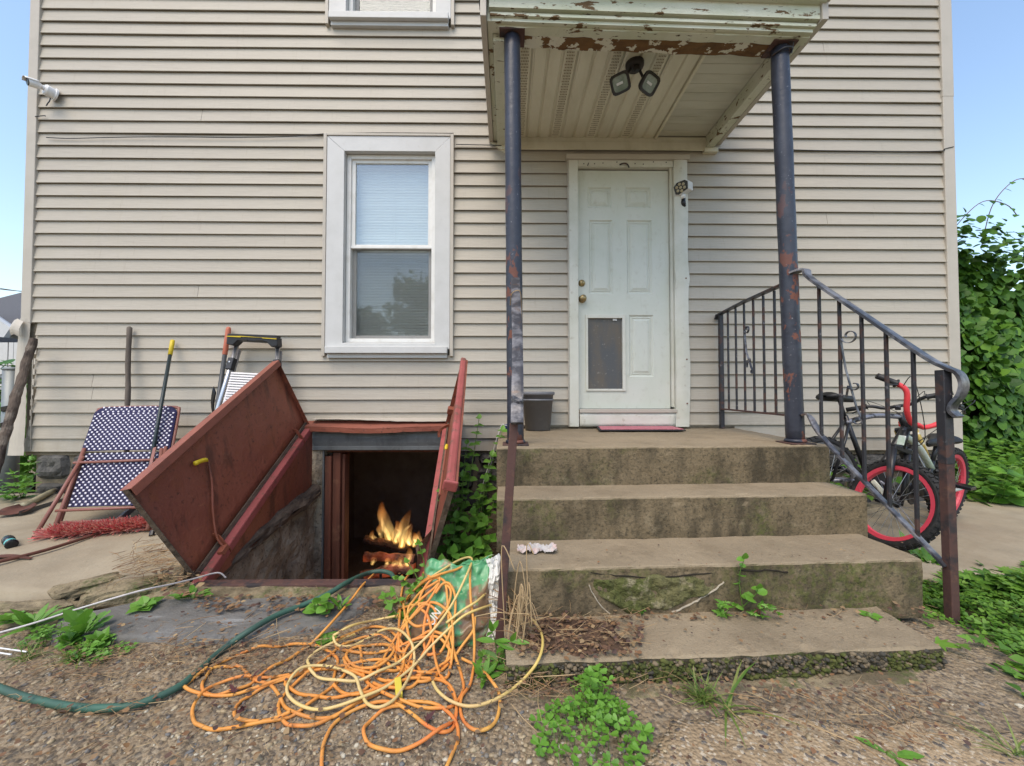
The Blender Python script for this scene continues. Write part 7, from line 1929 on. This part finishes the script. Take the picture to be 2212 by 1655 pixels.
# upright dead canes beside the handrail post
t = thing('dead_canes', G(1105, 1420), 'cluster of dry upright canes beside the handrail post', 'canes')
rnd = random.Random(14)
for i in range(14):
    b = G(1100+rnd.uniform(-8, 30), 1440+rnd.uniform(-30, 20)); e = b+V(rnd.uniform(-.03, .08), rnd.uniform(.0, .08), rnd.uniform(.15, .42))
    MB().tube(spline([b, b.lerp(e, .5)+V(rnd.uniform(-.03, .03), 0, 0), e, e+V(rnd.uniform(.0, .05), -.02, rnd.uniform(-.16, .0))], 5), .0022, 5).build('cane', M['straw'], t, smooth=True)
# dead leaves
def flakes(n, fn, s, seed):
    rnd = random.Random(seed); out = []
    for i in range(n):
        p, k = fn(rnd); a = rnd.uniform(0, 6.28)
        out.append(leaf_frame(p, V(math.cos(a), math.sin(a), rnd.uniform(-.1, .4)), V(rnd.uniform(-.5, .5), rnd.uniform(-.5, .5), 1), s*rnd.uniform(.5, 1.5)))
    return out
fk = []
fk += flakes(260, region(420, 880, 1290, 1322, .075, 0), .020, 1)
fk += flakes(110, region(250, 900, 1325, 1400, .072, 0), .013, 2)
fk += flakes(240, region(0, 700, 1390, 1470, GZ+.014, 0), .013, 3)
fk += flakes(300, region(400, 1060, 1350, 1470, GZ+.014, 0), .014, 4)
fk += flakes(420, region(1112, 1392, 1332, 1420, Z4_+.010, 0), .016, 5)
fk += flakes(120, region(1100, 2000, 1311, 1340, Z4_+.006, 0), .016, 6)
fk += flakes(200, region(1090, 2010, 1470, 1512, GZ+.018, 0), .012, 7)
fk += flakes(170, region(1600, 2100, 1490, 1620, GZ+.026, 0), .013, 8)
fk += flakes(260, region(0, 1100, 1480, 1655, GZ+.014, 0), .015, 9)
fk += flakes(60, region(1150, 1980, 1175, 1225, Z3_+.005, 0), .008, 10)
fk += flakes(50, region(1420, 2030, 1345, 1400, Z4_+.006, 0), .010, 11)
fk += flakes(140, region(330, 440, 1190, 1290, .12, 0), .022, 12)
fk += flakes(100, region(1400, 2000, 1520, 1655, GZ+.024, 0), .010, 13)
fk += flakes(160, region(960, 1080, 1120, 1260, .06, 0), .03, 14)
o = scatter('leaf_litter', *LM['ovate'], fk, M['litter']); tag(o, 'brown dead-leaf litter scattered over yard and steps', 'leaf litter', kind='stuff')
# larger dead leaves among the cords
M['deadleaf'] = mat('dark_red_leaf', (.10, .035, .035), .6, rnd=.4, trans=.15)
for i, (px, py, lab) in enumerate(((528, 1388, 'dark red dead leaf left of the cord pile, upper'), (541, 1462, 'curled dark leaf on the left cord loop'), (508, 1495, 'flat dark leaf inside the left cord loops'), (527, 1527, 'dark leaf caught in the lower left cord loop'), (690, 1395, 'brown leaf between slate and cord pile'), (920, 1555, 'small black scrap below the yellow cord label'), (1258, 1350, 'brown leaf on the lowest tread, left'), (850, 1330, 'pale brown leaf right of the slate'))):
    t = thing('dead_leaf', at_z(px, py, GZ+.014), lab, 'leaf'); r2 = random.Random(i)
    for k in range(1):
        v, f = LM['lobed']; mm = MB(); Mx_ = frame(t.location, V(r2.uniform(-.3, .3), r2.uniform(-.5, 0), 1), r2.uniform(0, 6), .038)
        mm.add([Mx_ @ (Vector(p)+V(0, 0, .35*abs(p[0])+.25*p[1]**2)) for p in v], f); mm.build('blade', M['deadleaf'], t)
    MB().tube([Vector(t.location), Vector(t.location)+V(.01, -.025, .006)], .0012, 4).build('stalk', M['deadleaf'], t)
# soil drifted on the lowest tread
def soil(u, v):
    p = at_z(1105+285*u, 1330+92*v, Z4_); e = min(u, 1-u, v, 1-v)*4; ed = min(1, max(0, e+.5*fbm((u*4, v*4, 2), 1, 3)))
    return (p.x, p.y, Z4_-.012+.022*ed+.006*fbm((p.x, p.y, 1), 20, 3)*ed)
o = MB().grid(soil, 40, 24).build('drifted_soil', mat('dark_drifted_soil', (.085, .05, .03), .95, layers=[dict(s=40, lo=.5, hi=.7, c=(.16, .09, .05), f=.7)], bump=[('noise', 60, .012, ONE)]), None, smooth=True); tag(o, 'brown soil drifted on the left of the lowest tread', 'soil', kind='stuff')

# ------------------------------------------------------------------ neighbour's house, far left, and overhead lines
M['shingle'] = mat('grey_shingle_roof', (.085, .085, .09), .9, layers=[dict(s=30, st=(1, 1, 1), lo=.45, hi=.65, c=(.15, .15, .16), f=.8)], bump=[('noise', 40, .02, ONE)])
M['nsiding'] = mat('pale_blue_grey_siding', (.36, .38, .40), .6, layers=[dict(k='wave', s=2.0, st=(0, 0, 1), d=0, lo=.0, hi=.35, c=(.22, .23, .25), f=.0)])
NY = 12.0
nh = thing('neighbour_house', (-19.5, NY, 0), 'distant pale house with grey shingle roof at the left edge', 'house')
def nb(px, py, y=NY): return at_y(px, py, y)
x0n = nb(-220, 800).x; x1n = nb(110, 800).x
MB().box(x0n, x1n, NY, NY+8, 0, nb(0, 705).z).build('wall', M['nsiding'], nh)
z = .3
k_ = 0
while z < 6.0:
    MB().box(x0n, x1n, NY-.03, NY-.002, z, z+.17).build('siding_plank', M['nsiding'], nh) if z+.17 < nb(0, 705).z else None
    z += .2
ez = nb(0, 712).z; rz_ = nb(0, 628, NY+4).z
MB().prism([(x0n, NY-.6, ez-.1), (x0n, NY+4, rz_), (x0n, NY+8.6, ez-.1)], (x1n-x0n, 0, 0)).build('roof', M['shingle'], nh)
# front gable
gx = nb(-60, 700).x; ga, gb, gt = nb(-175, 722), nb(62, 722), nb(-58, 640)
gyo = NY-.9
MB().prism([(ga.x, gyo, ga.z), (gb.x, gyo, gb.z), (gt.x, gyo, gt.z)], (0, .8, 0)).build('gable_wall', M['nsiding'], nh)
for e in (ga, gb):
    MB().bar((gt.x, gyo-.1, gt.z+.12), (e.x+(.5 if e is gb else -.5), gyo-.1, e.z-.13), .5, .16, (0, 1, 0)).build('rake_board', M['white'], nh)
MB().box(x0n, x1n, NY-2.2, NY-.0, nb(0, 738, NY-2.2).z, nb(0, 722, NY-2.2).z).build('porch_roof', M['shingle'], nh)
for px in (8, 20, 30, 43, -30, -60):
    p = nb(px, 780, NY-2.0); MB().box(p.x-.09, p.x+.09, NY-2.1, NY-1.95, .8, nb(0, 739, NY-2.2).z).build('porch_post', M['white'], nh)
for i in range(5):
    p0 = nb(-200, 792+i*9, NY-2.15); MB().box(x0n, x1n, NY-2.16, NY-2.12, p0.z-.10, p0.z+.02).build('porch_board', M['white'], nh)
MB().box(x0n, x1n, NY-2.1, NY-.1, .1, .75).build('porch_floor', M['boards'], nh)
for px in (-20, 15, 50): p = nb(px, 770); MB().box(p.x-.4, p.x+.4, NY-.06, NY-.031, p.z-.6, p.z+.6).build('window', M['flap'], nh)
for i, (y0, y1) in enumerate(((612, 634), (622, 628), (596, 640))):
    a, b = at_y(-120, y0-14, 9.0+i), at_y(140, y1+6, 9.5+i)
    if i == 2: continue
    o = MB().tube(spline([a, a.lerp(b, .5)-V(0, 0, .08), b], 8), .012, 5).build('utility_line', M['wire'], None); tag(o, ['upper utility wire crossing the sky at the left edge', 'lower utility wire crossing the sky at the left edge'][i], 'wire')
# shrubs and a hedge line closing the view behind the fence, left
rnd = random.Random(300)
def bush(c, rx, ry, rz, n, s, label, mk='ivyleaf', name='shrub'):
    t = thing(name, (c[0], c[1], 0), label, 'shrub'); ms = []
    for i in range(n):
        d = Vector((rnd.gauss(0, 1), rnd.gauss(0, 1), rnd.gauss(0, 1))).normalized(); q = rnd.uniform(.55, 1.0)*(1+.25*fbm(d*2+Vector(c), 1, 3))
        p = V(c[0]+d.x*rx*q, c[1]+d.y*ry*q, max(.05, c[2]+d.z*rz*q))
        ms.append(leaf_frame(p, d+V(rnd.uniform(-.8, .8), rnd.uniform(-.8, .8), -.4), d+V(0, 0, .6), s*rnd.uniform(.6, 1.3)))
    o = scatter('foliage', *LM['ovate'], ms, M[mk], t); o['kind'] = 'stuff'
    MB().tube([(c[0], c[1], 0), (c[0]+.05, c[1], c[2])], [.05, .02], 7).build('stem', M['bark'], t)
bush((-5.7, .9, .45), .9, .5, .5, 1500, .10, 'green shrub behind the fence post at far left', 'leaf')
bush((-9.5, 5.5, .8), 2.5, 1.2, .9, 1800, .22, 'dark shrub in front of the distant house')
# trees across the yard behind the viewer; the window panes mirror them
M['crown'] = mat('tree_leaf', (1, 1, 1), .5, island=dict(c=DARKG), trans=.25)
def tree(x, y, h, r, label, seed, n=2600):
    rnd = random.Random(seed); t = thing('tree', (x, y, 0), label, 'tree', 'trees mirrored in the window')
    MB().tube(spline([(x, y, 0), (x+.1, y, h*.3), (x-.05, y, h*.6), (x, y, h*.92)], 6), [.24*(1-i/20)+.02 for i in range(19)], 10).build('trunk', M['bark'], t, smooth=True)
    ms = []
    for i in range(16):
        a = rnd.uniform(0, 6.28); z0 = h*rnd.uniform(.25, .8); L_ = r*(1.1-z0/h)*1.2; e = V(x+math.cos(a)*L_, y+math.sin(a)*L_, z0+L_*.35)
        MB().tube([(x, y, z0), e], [.06, .015], 6).build('limb', M['bark'], t)
        for k in range(n//16):
            u = rnd.uniform(.25, 1.1); c = V(x, y, z0).lerp(e, u); p = c+V(rnd.gauss(0, .4), rnd.gauss(0, .4), rnd.gauss(0, .35))
            ms.append(leaf_frame(p, V(rnd.gauss(0, 1), rnd.gauss(0, 1), -.4), V(rnd.gauss(0, .5), rnd.gauss(0, .5), 1), rnd.uniform(.2, .42)))
    o = scatter('crown', *LM['ovate'], ms, M['crown'], t); o['kind'] = 'stuff'
tree(-5.0, -19.5, 8.8, 2.6, 'taller tree mirrored in the right half of the lower window pane', 1)
tree(-8.8, -20.5, 6.6, 2.4, 'shorter tree mirrored at the left edge of the window panes', 2)
